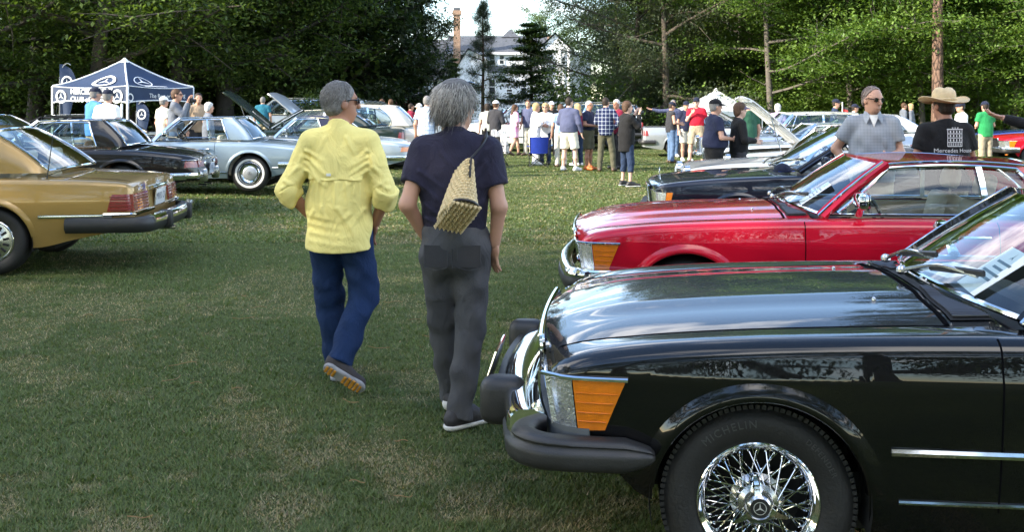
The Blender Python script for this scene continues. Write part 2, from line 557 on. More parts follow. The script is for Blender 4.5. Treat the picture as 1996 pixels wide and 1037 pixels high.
        def cross(x, f):
            r, zs, rh, y1 = s.corner_pts(x)
            sm.tube([s.top_p(x, y, .0) for y in np.linspace(-f * (y1 - rh), f * (y1 - rh), 24)], .0035 if x > 2 else s.sp.get('hood_gap', .0035), 6)
        if not sp.get('open_hood'):
            topline(*sp['hood'], hf); cross(sp['hood'][1], hf)
        topline(*sp['trunk'], hf); cross(sp['trunk'][0], hf)
        for d0, d1 in sp['doors']:
            for sg in (-1, 1):
                for x in (d0, d1):
                    r, zs, rh, y1 = s.corner_pts(x); e = float(s.edge(x)); z0 = zs - r
                    zb = z0 + (e - z0) * sill / NS
                    pts = []
                    for k in range(2, 7):
                        a = PI / 2 * k / 6
                        yy = y1 - rh + rh * math.sin(a); zz = zs - r + r * math.cos(a)
                        pts.append((float(s.shear(x, yy, zz)), sg * yy, zz))
                    pts += [s.side_p(x, z, sg) for z in np.linspace(z0, zb, 12)[1:]]
                    sm.tube(pts, .0032, 5)
        tag(sm.build('panel_seam', SEAM, root), kind='stuff')
        if sp.get('open_hood'):
            ang = sp['open_hood'] if not isinstance(sp['open_hood'], bool) else .78
            x0, x1 = sp['hood']; hp = np.array((x1, 0, float(s.zt(x1))))
            ca, sa = math.cos(ang), math.sin(ang)
            def rot(p):
                d = p - hp; return hp + np.array((d[0] * ca + d[2] * sa, d[1], -d[0] * sa + d[2] * ca))
            def hpt(x, f, o):
                r, zs, rh, y1 = s.corner_pts(x); return rot(s.top_p(x, f * hf * (y1 - rh), o))
            X = np.linspace(x0, x1, 24); FV = np.linspace(-1, 1, 17)
            h = MB(); h.grid([[hpt(x, f, 0) for f in FV] for x in X]); h.grid([[hpt(x, f, -.02) for f in FV] for x in X], flip=True)
            for f in (-1, 1): h.grid([[hpt(x, f, 0), hpt(x, f, -.02)] for x in X], flip=f < 0)
            h.grid([[hpt(x0, f, 0), hpt(x0, f, -.02)] for f in FV])
            ho = h.build('hood', pm, root, 50)
            rb = MB()
            for f in (-.85, -.3, .3, .85): rb.tube([hpt(x, f, -.035) for x in X], .022, 6)
            for x in (x0 + .1, (x0 + x1) / 2, x1 - .15): rb.tube([hpt(x, f, -.035) for f in FV], .022, 6)
            rb.build('hood_frame', pm, ho)
            eb = MB(); eb.rbox((x0 + .25, -.25, .45), (x1 - .25, .25, .78), .06); eb.rbox((x0 + .2, -.5, .45), (x0 + .5, -.3, .70), .03); eb.box((x0 + .05, -s.W0 * .75, .40), (x1, s.W0 * .75, .45))
            eb.build('engine', CHROME_SOFT, root)
            MB().tube([hpt(x0 + .5, -.9, -.03), s.top_p(x1 - .5, -.6, 0)], .01, 6).build('hood_stay', CHROME_SOFT, root)
        # underbody and wheel wells
        u = MB()
        zmin = min(v for _, v in sp['edge'])
        u.box((.55, -s.W0 * .78, zmin - .03), (L - .75, s.W0 * .78, zmin + .16))
        u.box((.16, -s.W0 * .6, zmin + .16), (L - .16, s.W0 * .6, zmin + .24))
        for xc, zc, ra in sp['arches']:
            for sg in (-1, 1):
                A = np.linspace(-.25, PI + .25, 20)
                u.grid([[(xc + (ra + .006) * math.cos(a), sg * yy, zc + (ra + .006) * math.sin(a)) for a in A] for yy in (s.W0 * .985 - .02, s.W0 * .5)])
                yy = s.W0 * .5
                u.add([(xc - ra, sg * yy, zmin), (xc + ra, sg * yy, zmin), (xc + ra, sg * yy, zc + ra), (xc - ra, sg * yy, zc + ra)], [(0, 1, 2, 3)])
        u.build('underbody', DARK, root)
        return out
    # flat pieces that follow the body
    def side_patch(s, name, m, corners, parent, sg=-1, off=.005, nu=10, nv=6, th=.02):
        """corners: (x,z) bottom-front, bottom-rear, top-rear, top-front"""
        c = np.array(corners, float); rows = []; back = []
        for v in np.linspace(0, 1, nv):
            r1, r2 = [], []
            for u in np.linspace(0, 1, nu):
                x, z = (c[0] * (1 - u) + c[1] * u) * (1 - v) + (c[3] * (1 - u) + c[2] * u) * v
                r1.append(s.side_p(x, z, sg, off)); r2.append(s.side_p(x, z, sg, off - th))
            rows.append(r1); back.append(r2)
        b = MB(); b.grid(rows, flip=sg > 0); b.grid(back, flip=sg < 0)
        ring = lambda g: [g[0][i] for i in range(nu)] + [g[j][-1] for j in range(1, nv)] + [g[-1][i] for i in range(nu - 2, -1, -1)] + [g[j][0] for j in range(nv - 2, 0, -1)]
        b.grid([ring(back), ring(rows)], cv=True, flip=sg > 0)
        return b.build(name, m, parent)
    def end_patch(s, name, m, y0, y1, z0, z1, parent, rear=False, off=.006, n=8, th=.03, build=True, mb=None):
        fn = s.rear_p if rear else s.front_p
        fr = [[fn(y, z, off) for y in np.linspace(y0, y1, n)] for z in np.linspace(z0, z1, 4)]
        bk = [[fn(y, z, off - th) for y in np.linspace(y0, y1, n)] for z in np.linspace(z0, z1, 4)]
        b = mb or MB(); b.grid(fr, flip=not rear); b.grid(bk, flip=rear)
        ring = lambda g: [g[0][i] for i in range(n)] + [g[j][-1] for j in range(1, 4)] + [g[-1][i] for i in range(n - 2, -1, -1)] + [g[j][0] for j in (2, 1)]
        b.grid([ring(bk), ring(fr)], cv=True)
        if build: return b.build(name, m, parent)
    def strip(s, name, m, x0, x1, z, parent, w=.018, th=.012, n=30, both=True, zr=None):
        """a moulding along both flanks; each its own piece"""
        for sg in ((-1, 1) if both else (-1,)):
            path = [s.side_p(x, z if zr is None else z + (zr - z) * (x - x0) / (x1 - x0), sg, 0) for x in np.linspace(x0, x1, n)]
            b = MB()
            pr = [(-.004, -w), (th * .7, -w * .8), (th, 0), (th * .7, w * .8), (-.004, w)]
            b.sweep(path, pr if sg < 0 else [(-a, c) for a, c in pr][::-1])
            b.build(name, m, parent)
    def arch_lips(s, m, parent, w=.05, out=.022, only=None):
        for k, (xc, zc, ra) in enumerate(s.sp['arches']):
            for sg in (-1, 1):
                rows = []
                for a in np.linspace(.12, PI - .12, 40):
                    fade = min(1, math.sin(a) * 1.6)
                    row = []
                    for rr, of in ((ra + w, .001), (ra + w * .75, out * .35 * fade), (ra + w * .4, out * .85 * fade), (ra + w * .12, out * fade), (ra - .004, out * .8 * fade), (ra - .008, -.03)):
                        x = xc + rr * math.cos(a); z = zc + rr * math.sin(a)
                        row.append(s.side_p(x, max(z, .2), sg, of))
                    rows.append(row)
                MB().grid(rows, flip=sg < 0).build('wheel_arch', m, parent, 60)

def make_wheel(style, hubcol=None):
    r = .32
    key = ('wheel', style, hubcol)
    root = MB(); rim_r = .2 if style in ('wire',) else .195
    M = ROTX
    root.lathe(([(.0, -.10), (.10, -.09), (.150, -.07), (.168, -.035)] if style != 'wire' else [(.166, -.05), (.168, -.035)]) + [(.176, -.012), (rim_r - .012, -.004), (rim_r - .004, .004), (rim_r, .002), (rim_r + .002, -.02)], 48, M)
    rim = root.build('wheel', CHROME if style in ('wire', 'alloy') else CHROME_SOFT if style != 'painted' else hubcol, None, 40)
    t = MB()
    t.lathe([(rim_r - .012, -.02), (rim_r, -.002), (rim_r + .012, .004), (.235, .013), (.262, .014), (.285, .009), (.303, -.006), (.314, -.022), (.32, -.042), (.321, -.10), (.32, -.165), (.305, -.19), (.25, -.21), (rim_r, -.2)], 64, M)
    for k in range(96 if style == 'wire' else 0):                                   # shoulder blocks of the tread
        a = k * 2 * PI / 96
        Mb = Matrix.Rotation(a, 4, 'Y')
        t.box((.306, .010, -.0072), (.3206, .04, .0072), Mb)
    tyre = t.build('tyre', TYRE, rim, 40)
    if style == 'wire':
        for txt, a0, sz in (('MICHELIN', 112, .036), ('DEFENDER', 38, .026)):
            V, F = text_geo(txt, sz, .001, spacing=1.25)
            out = []
            for x, y, z in V:
                rr = .262 + y; a = R_(a0) - x / .262
                hh = .0150 + z - .9 * max(0, rr - .272) ** 1 * .25
                out.append((rr * math.cos(a), -hh - .0002, rr * math.sin(a)))
            mesh_obj('raised_lettering', out, F, mat('tyre_letter', (.045, .045, .046), rough=.55, var=.1), rim, 0)
        MB().lathe([(.0, -.13), (.12, -.125), (.155, -.10), (.164, -.06), (.167, -.046)], 40, M).build('wheel_barrel', DARK, rim)
        sp = MB()
        def cyl(rr, a, h): return np.array([rr * math.cos(a), -h, rr * math.sin(a)])
        nS = 36
        for k in range(nS):
            a = k * 2 * PI / nS
            d = .42 if k % 2 else -.42
            sp.tube([cyl(.062, a + d * 1.25, -.005 if k % 2 else .004), cyl(.169, a, -.038)], .0023, 6)
            d2 = -.30 if k % 2 else .30
            sp.tube([cyl(.085, a + .09 + d2, -.06), cyl(.171, a + .09, -.05)], .0022, 5)
            sp.tube([cyl(.160, a, -.034), cyl(.171, a, -.040)], .0042, 6)
        tag(sp.build('spokes', CHROME, rim), kind='stuff')
        h = MB()
        h.lathe([(.09, -.07), (.088, -.035), (.070, -.018), (.066, .004), (.05, .012), (.046, .03), (.04, .04), (.033, .046), (.032, .047)], 40, M)
        h.build('hub', CHROME_SOFT, rim)
        e = MB()
        for k in range(3):
            a = R_(97) + k * 2 * PI / 3
            Mk = Matrix.Rotation(-a, 4, 'Y')
            rows = []
            for q, (rr, hw, h0, h1) in enumerate(((.03, .024, .012, .042), (.06, .018, .010, .036), (.085, .013, .006, .028), (.1, .009, .004, .02))):
                rows.append([tuple(Mk @ Vector(p)) for p in ((rr, -h0, -hw), (rr, -h1, -hw * .5), (rr, -h1, hw * .5), (rr, -h0, hw))])
            o = len(e.v); e.grid(rows, cv=True); e.f.append((o + 12, o + 13, o + 14, o + 15))
        e.build('knock_off_spinner', CHROME, rim, 25)
        V, F = star_geo(.021, True)
        e = MB(); e.add([(x, -.0485, y) for x, y, _ in V], [f[::-1] for f in F])
        e.build('emblem', mat('emblem_silver', (.75, .75, .75), rough=.3, metal=.6), rim, 0)
        MB().lathe([(.0, .0465), (.031, .0468), (.032, .044)], 24, M).build('hub_cap', BLACKPL, rim)
    elif style in ('hubcap', 'whitewall', 'painted'):
        hc = hubcol or CHROME
        MB().lathe([(.165, -.02), (.163, .003), (.155, .010), (.142, .006), (.125, -.002), (.11, .002)], 40, M).build('trim_ring', CHROME, rim)
        MB().lathe([(.125, -.01), (.118, .004), (.105, .012), (.085, .014), (.06, .022), (.035, .026), (0.0, .027)], 40, M).build('hub_cap', hc, rim)
        V, F = star_geo(.03, True)
        MB().add([(x, -.0285, y) for x, y, _ in V], [f[::-1] for f in F]).build('emblem', CHROME, rim, 0)
        if style == 'whitewall':
            MB().lathe([(.212, .0095), (.214, .0125), (.245, .0160), (.248, .0135)], 56, M).build('whitewall', mat('whitewall_rubber', (.70, .69, .65), rough=.6, var=.06), rim)
    elif style == 'alloy':
        MB().lathe([(.18, -.01), (.175, .0), (.06, .012), (.05, .02), (0, .022)], 40, M).build('hub_cap', hubcol or CHROME_SOFT, rim)
        b = MB()
        for k in range(15):
            a = k * 2 * PI / 15
            Mb = Matrix.Rotation(a, 4, 'Y')
            b.rbox((.10, -.016, -.011), (.155, .012, .011), .005, Mb)
        b.build('wheel_slot', DARK, rim)
    rim.location = (0, 0, -50)
    return rim
WHEELS = {}
def wheel(style, parent, x, yo, z, sg, hub=None, scale=1.0):
    k = (style, hub.name if hub else None)
    if k not in WHEELS:
        WHEELS[k] = make_wheel(style, hub); w = WHEELS[k]; w.parent = parent
    else:
        w = copy_tree(WHEELS[k], parent)
    w.location = (x, sg * yo, z); w.scale = (scale,) * 3
    w.rotation_euler = (0, random.uniform(-.2, .2) if style != 'wire' else 0, 0 if sg < 0 else PI)
    return w

def seats(root, xs, yw, z0, m, hi=.42, head=True, zb=None, bench=False):
    """front seats (and a bench if asked); each its own part"""
    for x in xs:
        for sg in (-1, 1):
            b = MB()
            b.rbox((x - .25, sg * yw - .24, z0), (x + .25, sg * yw + .24, z0 + .16), .05)
            o = b.build('seat', m, root)
            b = MB(); Mb = Matrix.Translation((x + .27, sg * yw, z0 + .10)) @ Matrix.Rotation(.24, 4, 'Y')
            b.rbox((-.07, -.24, 0), (.07, .24, hi + .12), .05, Mb)
            bk = b.build('backrest', m, root)
            if head:
                b = MB(); b.rbox((-.045, -.13, hi + .15), (.045, .13, hi + .31), .04, Mb)
                b.tube([tuple(Mb @ Vector((0, -.06, hi + .1))), tuple(Mb @ Vector((0, -.06, hi + .2)))], .008, 6)
                b.build('headrest', m, bk)
def steering(root, x, y, z, r=.19, m=None):
    b = MB(); c = np.array((x, y, z)); ax = Vector((-.85, 0, -.5)).normalized()
    u = np.array(Vector((0, 1, 0))); v = np.cross(np.array(ax), u)
    b.tube([c + r * (math.cos(a) * u + math.sin(a) * v) for a in np.linspace(0, 2 * PI, 33)[:-1]], .012, 8, closed=True)
    for a in (0, PI, -PI / 2):
        b.tube([c, c + r * (math.cos(a) * u + math.sin(a) * v)], .011, 6)
    b.tube([c - .02 * np.array(ax), c + .35 * np.array(ax)], .02, 8)
    b.build('steering_wheel', m or BLACKPL, root)

def interior(car, root, g, m, x_seats, dark=True, head=True, zfloor=.32):
    x0, x1 = car.sp['cabin']; yb = g['A0'][1]
    b = MB()
    b.box((x0 - .25, -yb * .98, zfloor - .02), (x1 + .05, yb * .98, zfloor))
    for sg in (-1, 1):
        b.box((x0 - .1, sg * yb * .99 - .02, zfloor), (x1, sg * yb * .99 + .02, g['A0'][2] - .03))
    b.box((x1 - .02, -yb, zfloor), (x1 + .02, yb, g['A0'][2] - .02))
    b.build('cabin_lining', m if m is not None else BLUELEATHER, root)
    b = MB()
    zd = g['A0'][2]
    b.rbox((x0 + .03, -yb * .93, zd - .26), (x0 + .26, yb * .93, zd - .025), .06)
    b.rbox((x0 + .10, -yb * .8, zd - .07), (x0 + .27, -yb * .35 + .22, zd + .035), .04)
    b.build('dashboard', BLUELEATHER, root)
    steering(root, x0 + .45, -.36, zd + .04)
    seats(root, x_seats, .36, zfloor + .04, m, head=head)

def greenhouse(car, root, g, pm, roofm=None, trim=CHROME, glassm=None, roof=True, rear=True, divider=None, side_glass=True, tinted_top=False):
    gm = glassm or GLASS; roofm = roofm or pm
    A0, A1, C0, C1 = (np.array(g[k], float) for k in ('A0', 'A1', 'C0', 'C1'))
    b0, b1, b2, b3 = g['bow']
    zc0, zc3 = g.get('zc', (A0[2] + .02, C0[2] + .02)); r1, r2 = g['rise']
    def base_f(v): return np.array([A0[0] - b0 * (1 - abs(v) ** 2.2), v * A0[1], A0[2] + (zc0 - A0[2]) * (1 - v * v)])
    def top_f(v): return np.array([A1[0] - b1 * (1 - v * v), v * A1[1], A1[2] + r1 * (1 - v * v)])
    def top_r(v): return np.array([C1[0] + b2 * (1 - v * v), v * C1[1], C1[2] + r2 * (1 - v * v)])
    def base_r(v): return np.array([C0[0] + b3 * (1 - abs(v) ** 2.2), v * C0[1], C0[2] + (zc3 - C0[2]) * (1 - v * v)])
    arch = g.get('arch', .03); conc = g.get('concave', 0); bulge_y = g.get('by', .02)
    def roof_pt(u, v):
        p = top_f(v) * (1 - u) + top_r(v) * u
        k = 4 * u * (1 - u)
        p = p + np.array([0, v * bulge_y * k, arch * k * (1 - .25 * v * v)])
        p[2] -= conc * (1 - v * v) * min(1, k * 1.6)
        return p
    def lean(u, bow=.02):          # outward belly of side glass
        return 4 * u * (1 - u) * bow
    VS = np.linspace(-1, 1, 17)
    MB().grid([[base_f(v) * (1 - u) + top_f(v) * u + np.array([-lean(u, .02), 0, 0]) for v in VS] for u in np.linspace(0, 1, 7)]).build('windscreen', gm, root, 180)
    # windscreen frame
    def tubeof(pts, r, nm, m, n=8): MB().tube(pts, r, n).build(nm, m, root)
    VV = np.linspace(-1, 1, 25)
    tubeof([base_f(v) for v in VV], g.get('tr', .011), 'windscreen_trim', trim)
    fr = MB()
    fr.sweep([top_f(v) + np.array((.012, 0, 0)) for v in VV], [(-.02, -.016), (.02, -.016), (.02, .014), (-.02, .014)])
    fr.build('windscreen_header', trim if not roof else roofm, root)
    for sg in (-1, 1):
        a0, a1 = base_f(sg), top_f(sg)
        pm_ = trim if g.get('chrome_pillar') else pm
        pts = [a0 * (1 - u) + a1 * u + np.array([-lean(u, .015), 0, 0]) for u in np.linspace(-.04, 1.0, 9)]
        b = MB(); w = g.get('aw', .03)
        b.sweep(pts, [(-w * .6, -w), (w * .45, -w * .9), (w * .6, 0), (w * .45, w * .9), (-w * .6, w)], up=(1, 0, .5))
        b.build('windscreen_pillar', pm_, root)
        if not g.get('chrome_pillar'):
            tubeof([p + np.array((-.022, sg * .012, .012)) for p in pts], .008, 'pillar_trim', trim, 6)
    def belt(t): p = A0 * (1 - t) + C0 * t; p[2] = p[2] + g.get('belt_sag', 0) * 4 * t * (1 - t); return p
    if roof:
        US = np.linspace(0, 1, 25)
        VR = np.linspace(-1, 1, 25)
        b = MB(); o = [[roof_pt(u, v) for v in VR] for u in US]
        b.grid(o)
        b.grid([[roof_pt(u, v) - np.array((0, 0, .035)) for v in VR] for u in US], flip=True)
        for sg, j in ((-1, 0), (1, -1)):
            b.grid([[o[i][j], o[i][j] - np.array((0, -sg * .0, .035))] for i in range(len(US))], flip=sg < 0)
        b.build('roof', roofm, root, 60)
        if rear:
            Q0 = g['Q0']; Q1 = g['Q1']      # params along belt / rail where the side window ends
            rail = lambda t, sg: roof_pt(t, sg) - np.array((0, 0, .02))
            gv = g.get('gv', .96)
            MB().grid([[top_r(v) * (1 - u) + base_r(v) * u + np.array([lean(u, .03), 0, lean(u, .012)]) for v in np.linspace(-gv, gv, 17)] for u in np.linspace(.05, .97, 8)]).build('rear_window', gm, root, 180)
            rt = [top_r(v) * .95 + base_r(v) * .05 + np.array((.006, 0, .008)) for v in np.linspace(-gv, gv, 15)]
            rb = [base_r(v) * .97 + top_r(v) * .03 + np.array((.012, 0, .008)) for v in np.linspace(gv, -gv, 15)]
            sd = lambda s1, us: [top_r(s1 * gv) * (1 - u) + base_r(s1 * gv) * u + np.array([lean(u, .03) + .006, 0, lean(u, .012) + .008]) for u in us]
            tubeof(rt + sd(1, np.linspace(.08, .94, 8)) + rb + sd(-1, np.linspace(.94, .08, 8)), g.get('tr', .011), 'rear_window_trim', trim)
            for sg in (-1, 1):
                S = np.array((1, sg, 1.0))
                rows = []
                for u in np.linspace(0, 1, 9):
                    q = (belt(Q0) * S) * (1 - u) + rail(Q1, sg) * u + np.array((0, sg * lean(u), 0)) - np.array((g.get('qc', 0) * lean(u, 1), 0, 0))
                    c = base_r(sg * gv) * (1 - u) + top_r(sg * gv) * u + np.array([lean(u, .03), 0, lean(u, .012)])
                    cc = base_r(sg) * (1 - u) + top_r(sg) * u + np.array([lean(u, .02), sg * .004, 0])
                    rows.append([q + np.array((0, -sg * .03, 0)), q, q * .66 + cc * .34 + np.array((0, sg * .006, 0)), q * .33 + cc * .67 + np.array((0, sg * .005, 0)), cc, c])
                MB().grid(rows, flip=sg < 0).build('rear_pillar', roofm, root, 60)
    if side_glass and roof and rear:
        for sg in (-1, 1):
            S = np.array((1, sg, 1.0))
            t0, t1 = g.get('t0', .045), g['Q0']; q0, q1 = g.get('q0', .04), g['Q1']
            div = g.get('div', [])
            B = [t0] + [d[0] for d in div] + [t1]; T = [q0] + [d[1] for d in div] + [q1]
            lo = lambda t: belt(t) * S; hi = lambda t: roof_pt(t, sg) - np.array((0, 0, .032))
            for k in range(len(B) - 1):
                if k in g.get('down', []): continue
                rows = []
                for u in np.linspace(0, 1, 6):
                    rows.append([(lo(B[k] + (B[k + 1] - B[k]) * w)) * (1 - u) + hi(T[k] + (T[k + 1] - T[k]) * w) * u + np.array((-(g.get('qc', 0) * lean(u, 1) if k == len(B) - 2 else 0) * w, sg * lean(u) - sg * .012, 0)) for w in np.linspace(0, 1, 8)])
                MB().grid(rows, flip=sg > 0).build('side_window', gm, root, 180)
            for k in range(1, len(B) - 1):
                pts = [lo(B[k]) * (1 - u) + hi(T[k]) * u + np.array((0, sg * lean(u), 0)) for u in np.linspace(0, 1, 7)]
                w = div[k - 1][2]
                b = MB(); b.sweep(pts, [(-.012, -w), (.006, -w), (.010, 0), (.006, w), (-.012, w)] if sg < 0 else [(-.006, -w), (.012, -w), (.012, w), (-.006, w), (-.01, 0)], up=(1, 0, 0))
                b.build('window_post', g.get('divm', trim), root)
            # bright frame round the side windows
            path = [lo(t) + np.array((0, sg * .006, .002)) for t in np.linspace(t0 - .03, t1, 14)]
            path += [lo(t1) * (1 - u) + hi(q1) * u + np.array((-g.get('qc', 0) * lean(u, 1), sg * (lean(u) + .004), 0)) for u in np.linspace(.05, .95, 8)]
            path += [hi(t) + np.array((0, sg * .006, 0)) for t in np.linspace(q1, q0, 16)]
            path += [hi(q0) * (1 - u) + lo(t0) * u + np.array((0, sg * lean(u), 0)) for u in np.linspace(.05, .95, 7)]
            tubeof(path, g.get('tr', .011) * .85, 'side_window_trim', trim, 6)
            # gutter
            tubeof([roof_pt(t, sg) + np.array((0, sg * .004, -.006)) for t in np.linspace(0, 1, 20)], .009, 'roof_gutter', trim, 6)
    return dict(base_f=base_f, top_f=top_f, base_r=base_r, top_r=top_r, roof_pt=roof_pt, belt=belt)

def mirror_part(root, x, y, z, m=CHROME, sg=-1):
    b = MB()
    M = Matrix.Translation((x, sg * (y + .06), z + .065))
    b.rbox((-.035, -.085, -.055), (.04, .085, .055), .03, M)
    b.tube([(x + .01, sg * (y - .05), z - .03), (x + .01, sg * (y + .02), z + .02), (x + .01, sg * (y + .03), z + .05)], [.028, .02, .02], 10)
    o = b.build('door_mirror', m, root)
    MB().rbox((.040, -.075, -.046), (.044, .075, .046), .002, M).build('mirror_glass', mat('mirror_glass', (.6, .65, .7), rough=.02, metal=1, var=0), o)
def handle(car, root, x, z, m=CHROME):
    for sg in (-1, 1):
        p = [car.side_p(x + d, z, sg, o) for d, o in ((-.10, .0), (-.085, .03), (-.04, .034), (.04, .034), (.07, .03), (.085, .0))]
        MB().tube(p, [.010, .012, .011, .011, .013, .014], 8).build('door_handle', m, root)
def wipers(root, gh, vs=(-.55, .15), ln=.5):
    for v in vs:
        a = gh['base_f'](v) + np.array((-.06, 0, .015)); sgn = -1 if v < .5 else 1
        tip_v = v - ln / .62 * .62
        t1 = gh['base_f'](max(tip_v, -.95)) * .82 + gh['top_f'](max(tip_v, -.95)) * .18 + np.array((-.03, 0, .012))
        mid = a * .45 + t1 * .55 + np.array((-.01, 0, .03))
        b = MB(); b.tube(bez([a, mid, t1], 10), [.008] * 11 if len(bez([a, mid, t1], 10)) == 11 else .007, 6)
        b.sphere(a, (.022, .022, .02), 10, 6)
        o = b.build('wiper_arm', CHROME_SOFT, root)
        d = (t1 - a); bl = [a + d * .42 + np.array((-.004, 0, .02)), a + d * .75 + np.array((-.006, 0, .018)), a + d * 1.08 + np.array((0, 0, .012))]
        MB().tube(bl, .008, 6, flat=1.6).build('wiper_blade', BLACKPL, o)
# ------------------------------------------------------------------ cars: the models
def bumper_path(x0, W, wrap, bow=.05, rc=.12, n=9, sgn=1):
    """plan of a bumper: along one flank, round the corner, across, and back. sgn=+1 front (toward -x)"""
    P = []
    P.append((x0 + sgn * wrap, -W)); 
    for t in np.linspace(.75, .1, 4): P.append((x0 + sgn * (rc + (wrap - rc) * t), -W - .004))
    for a in np.linspace(0, PI / 2, 7): P.append((x0 + sgn * (rc - rc * math.sin(a)), -W + rc - rc * math.cos(a)))
    for y in np.linspace(-W + rc, 0, 8)[1:]: P.append((x0 - sgn * bow * (1 - (y / (W - rc)) ** 2), y))
    P = P + [(x, -y) for x, y in P[:-1][::-1]]
    return np.array(P)
def blade(path, z, prof, m, name, root, i0=0, i1=None, flip=False):
    p = [(x, y, z) for x, y in path][i0:i1]
    b = MB(); b.sweep(p, [(-a, c) for a, c in prof][::-1] if not flip else prof)
    return b.build(name, m, root, 50)
def plate(root, M, txt='', col=None, w=.30, h=.15):
    col = col or mat('plate_white', (.68, .68, .66), rough=.4, var=.06)
    o = MB().rbox((-w / 2, -.004, -h / 2), (w / 2, .004, h / 2), .004, M).build('licence_plate', col, root)
    fr = MB()
    fr.tube([tuple(M @ Vector(p)) for p in ((-w / 2, -.004, -h / 2), (w / 2, -.004, -h / 2), (w / 2, -.004, h / 2), (-w / 2, -.004, h / 2))], .006, 6, closed=True)
    fr.build('plate_frame', CHROME, o)
    if txt:
        V, F = text_geo(txt, h * .62)
        mesh_obj('plate_lettering', [tuple(M @ Vector((x, -.0055, y))) for x, y, _ in V], F, mat('plate_ink', (.03, .04, .09), rough=.5), o, 0)
    return o
def star_on_stalk(root, p):
    V, F = star_geo(.038, True, w=.14, rw=.12)
    b = MB()
    for dx in (-.002, .002): b.add([(p[0] + dx, p[1] + x, p[2] + .075 + y) for x, y, _ in V], F if dx > 0 else [f[::-1] for f in F])
    b.tube([(p[0], p[1] + .0375 * math.cos(a), p[2] + .075 + .0375 * math.sin(a)) for a in np.linspace(0, 2 * PI, 25)[:-1]], .0035, 6, closed=True)
    b.tube([p, (p[0], p[1], p[2] + .04)], [.012, .006], 8)
    b.build('hood_star', CHROME, root)
def r107_bulge(x, f):
    w = np.clip((x - .02) / .25, 0, 1) * np.clip((1.9 - x) / .5, 0, 1)
    return w * (-.013 * np.exp(-((f - .83) / .075) ** 2) + .012 * (1 / (1 + np.exp((f - .40) / .02))))
SP107 = dict(L=4.26, zt=[(0, .785), (.05, .805), (.3, .855), (.8, .895), (1.5, .925), (1.75, .93), (2.6, .93), (3.1, .905), (3.8, .875), (4.1, .85), (4.26, .83)],
    zs=[(0, .725), (.04, .765), (.15, .805), (.4, .842), (.8, .868), (1.5, .888), (2.2, .895), (2.9, .89), (3.5, .872), (4.0, .845), (4.2, .82), (4.26, .80)],
    W=[(0, .80), (.01, .825), (.03, .845), (.08, .868), (.2, .88), (.6, .893), (1.6, .895), (3.0, .89), (3.8, .865), (4.1, .83), (4.2, .80), (4.26, .74)],
    rc=[(0, .03), (.1, .05), (.4, .055), (1.2, .055), (4.2, .05)], rh=1.5, zw=.74, tum=(.18, 0, .05, .18), edge=[(0, .50), (.15, .46), (.3, .33), (1.0, .23), (2.8, .23), (3.6, .33), (3.95, .44), (4.26, .5)],
    arches=[(.68, .325, .352), (3.135, .325, .352)], hood=(.012, 1.33), trunk=(3.40, 4.2), cabin=(1.50, 3.18), doors=[(1.43, 2.62)], bulge=r107_bulge, hood_f=.83,
    rake_f=-.16, bow_f=.05, rake_r=-.15, bow_r=.04, hood_gap=.008)
G107 = dict(A0=(1.57, .735, .915), A1=(2.0, .585, 1.245), C0=(3.36, .70, .915), C1=(2.92, .56, 1.235), bow=(.16, .10, .05, .10), zc=(.955, .935), rise=(.02, .02),
    arch=.035, concave=.025, by=.03, Q0=.83, Q1=.90, div=[(.575, .63, .018)], aw=.034, tr=.013, gv=.97, t0=.04, q0=.02)

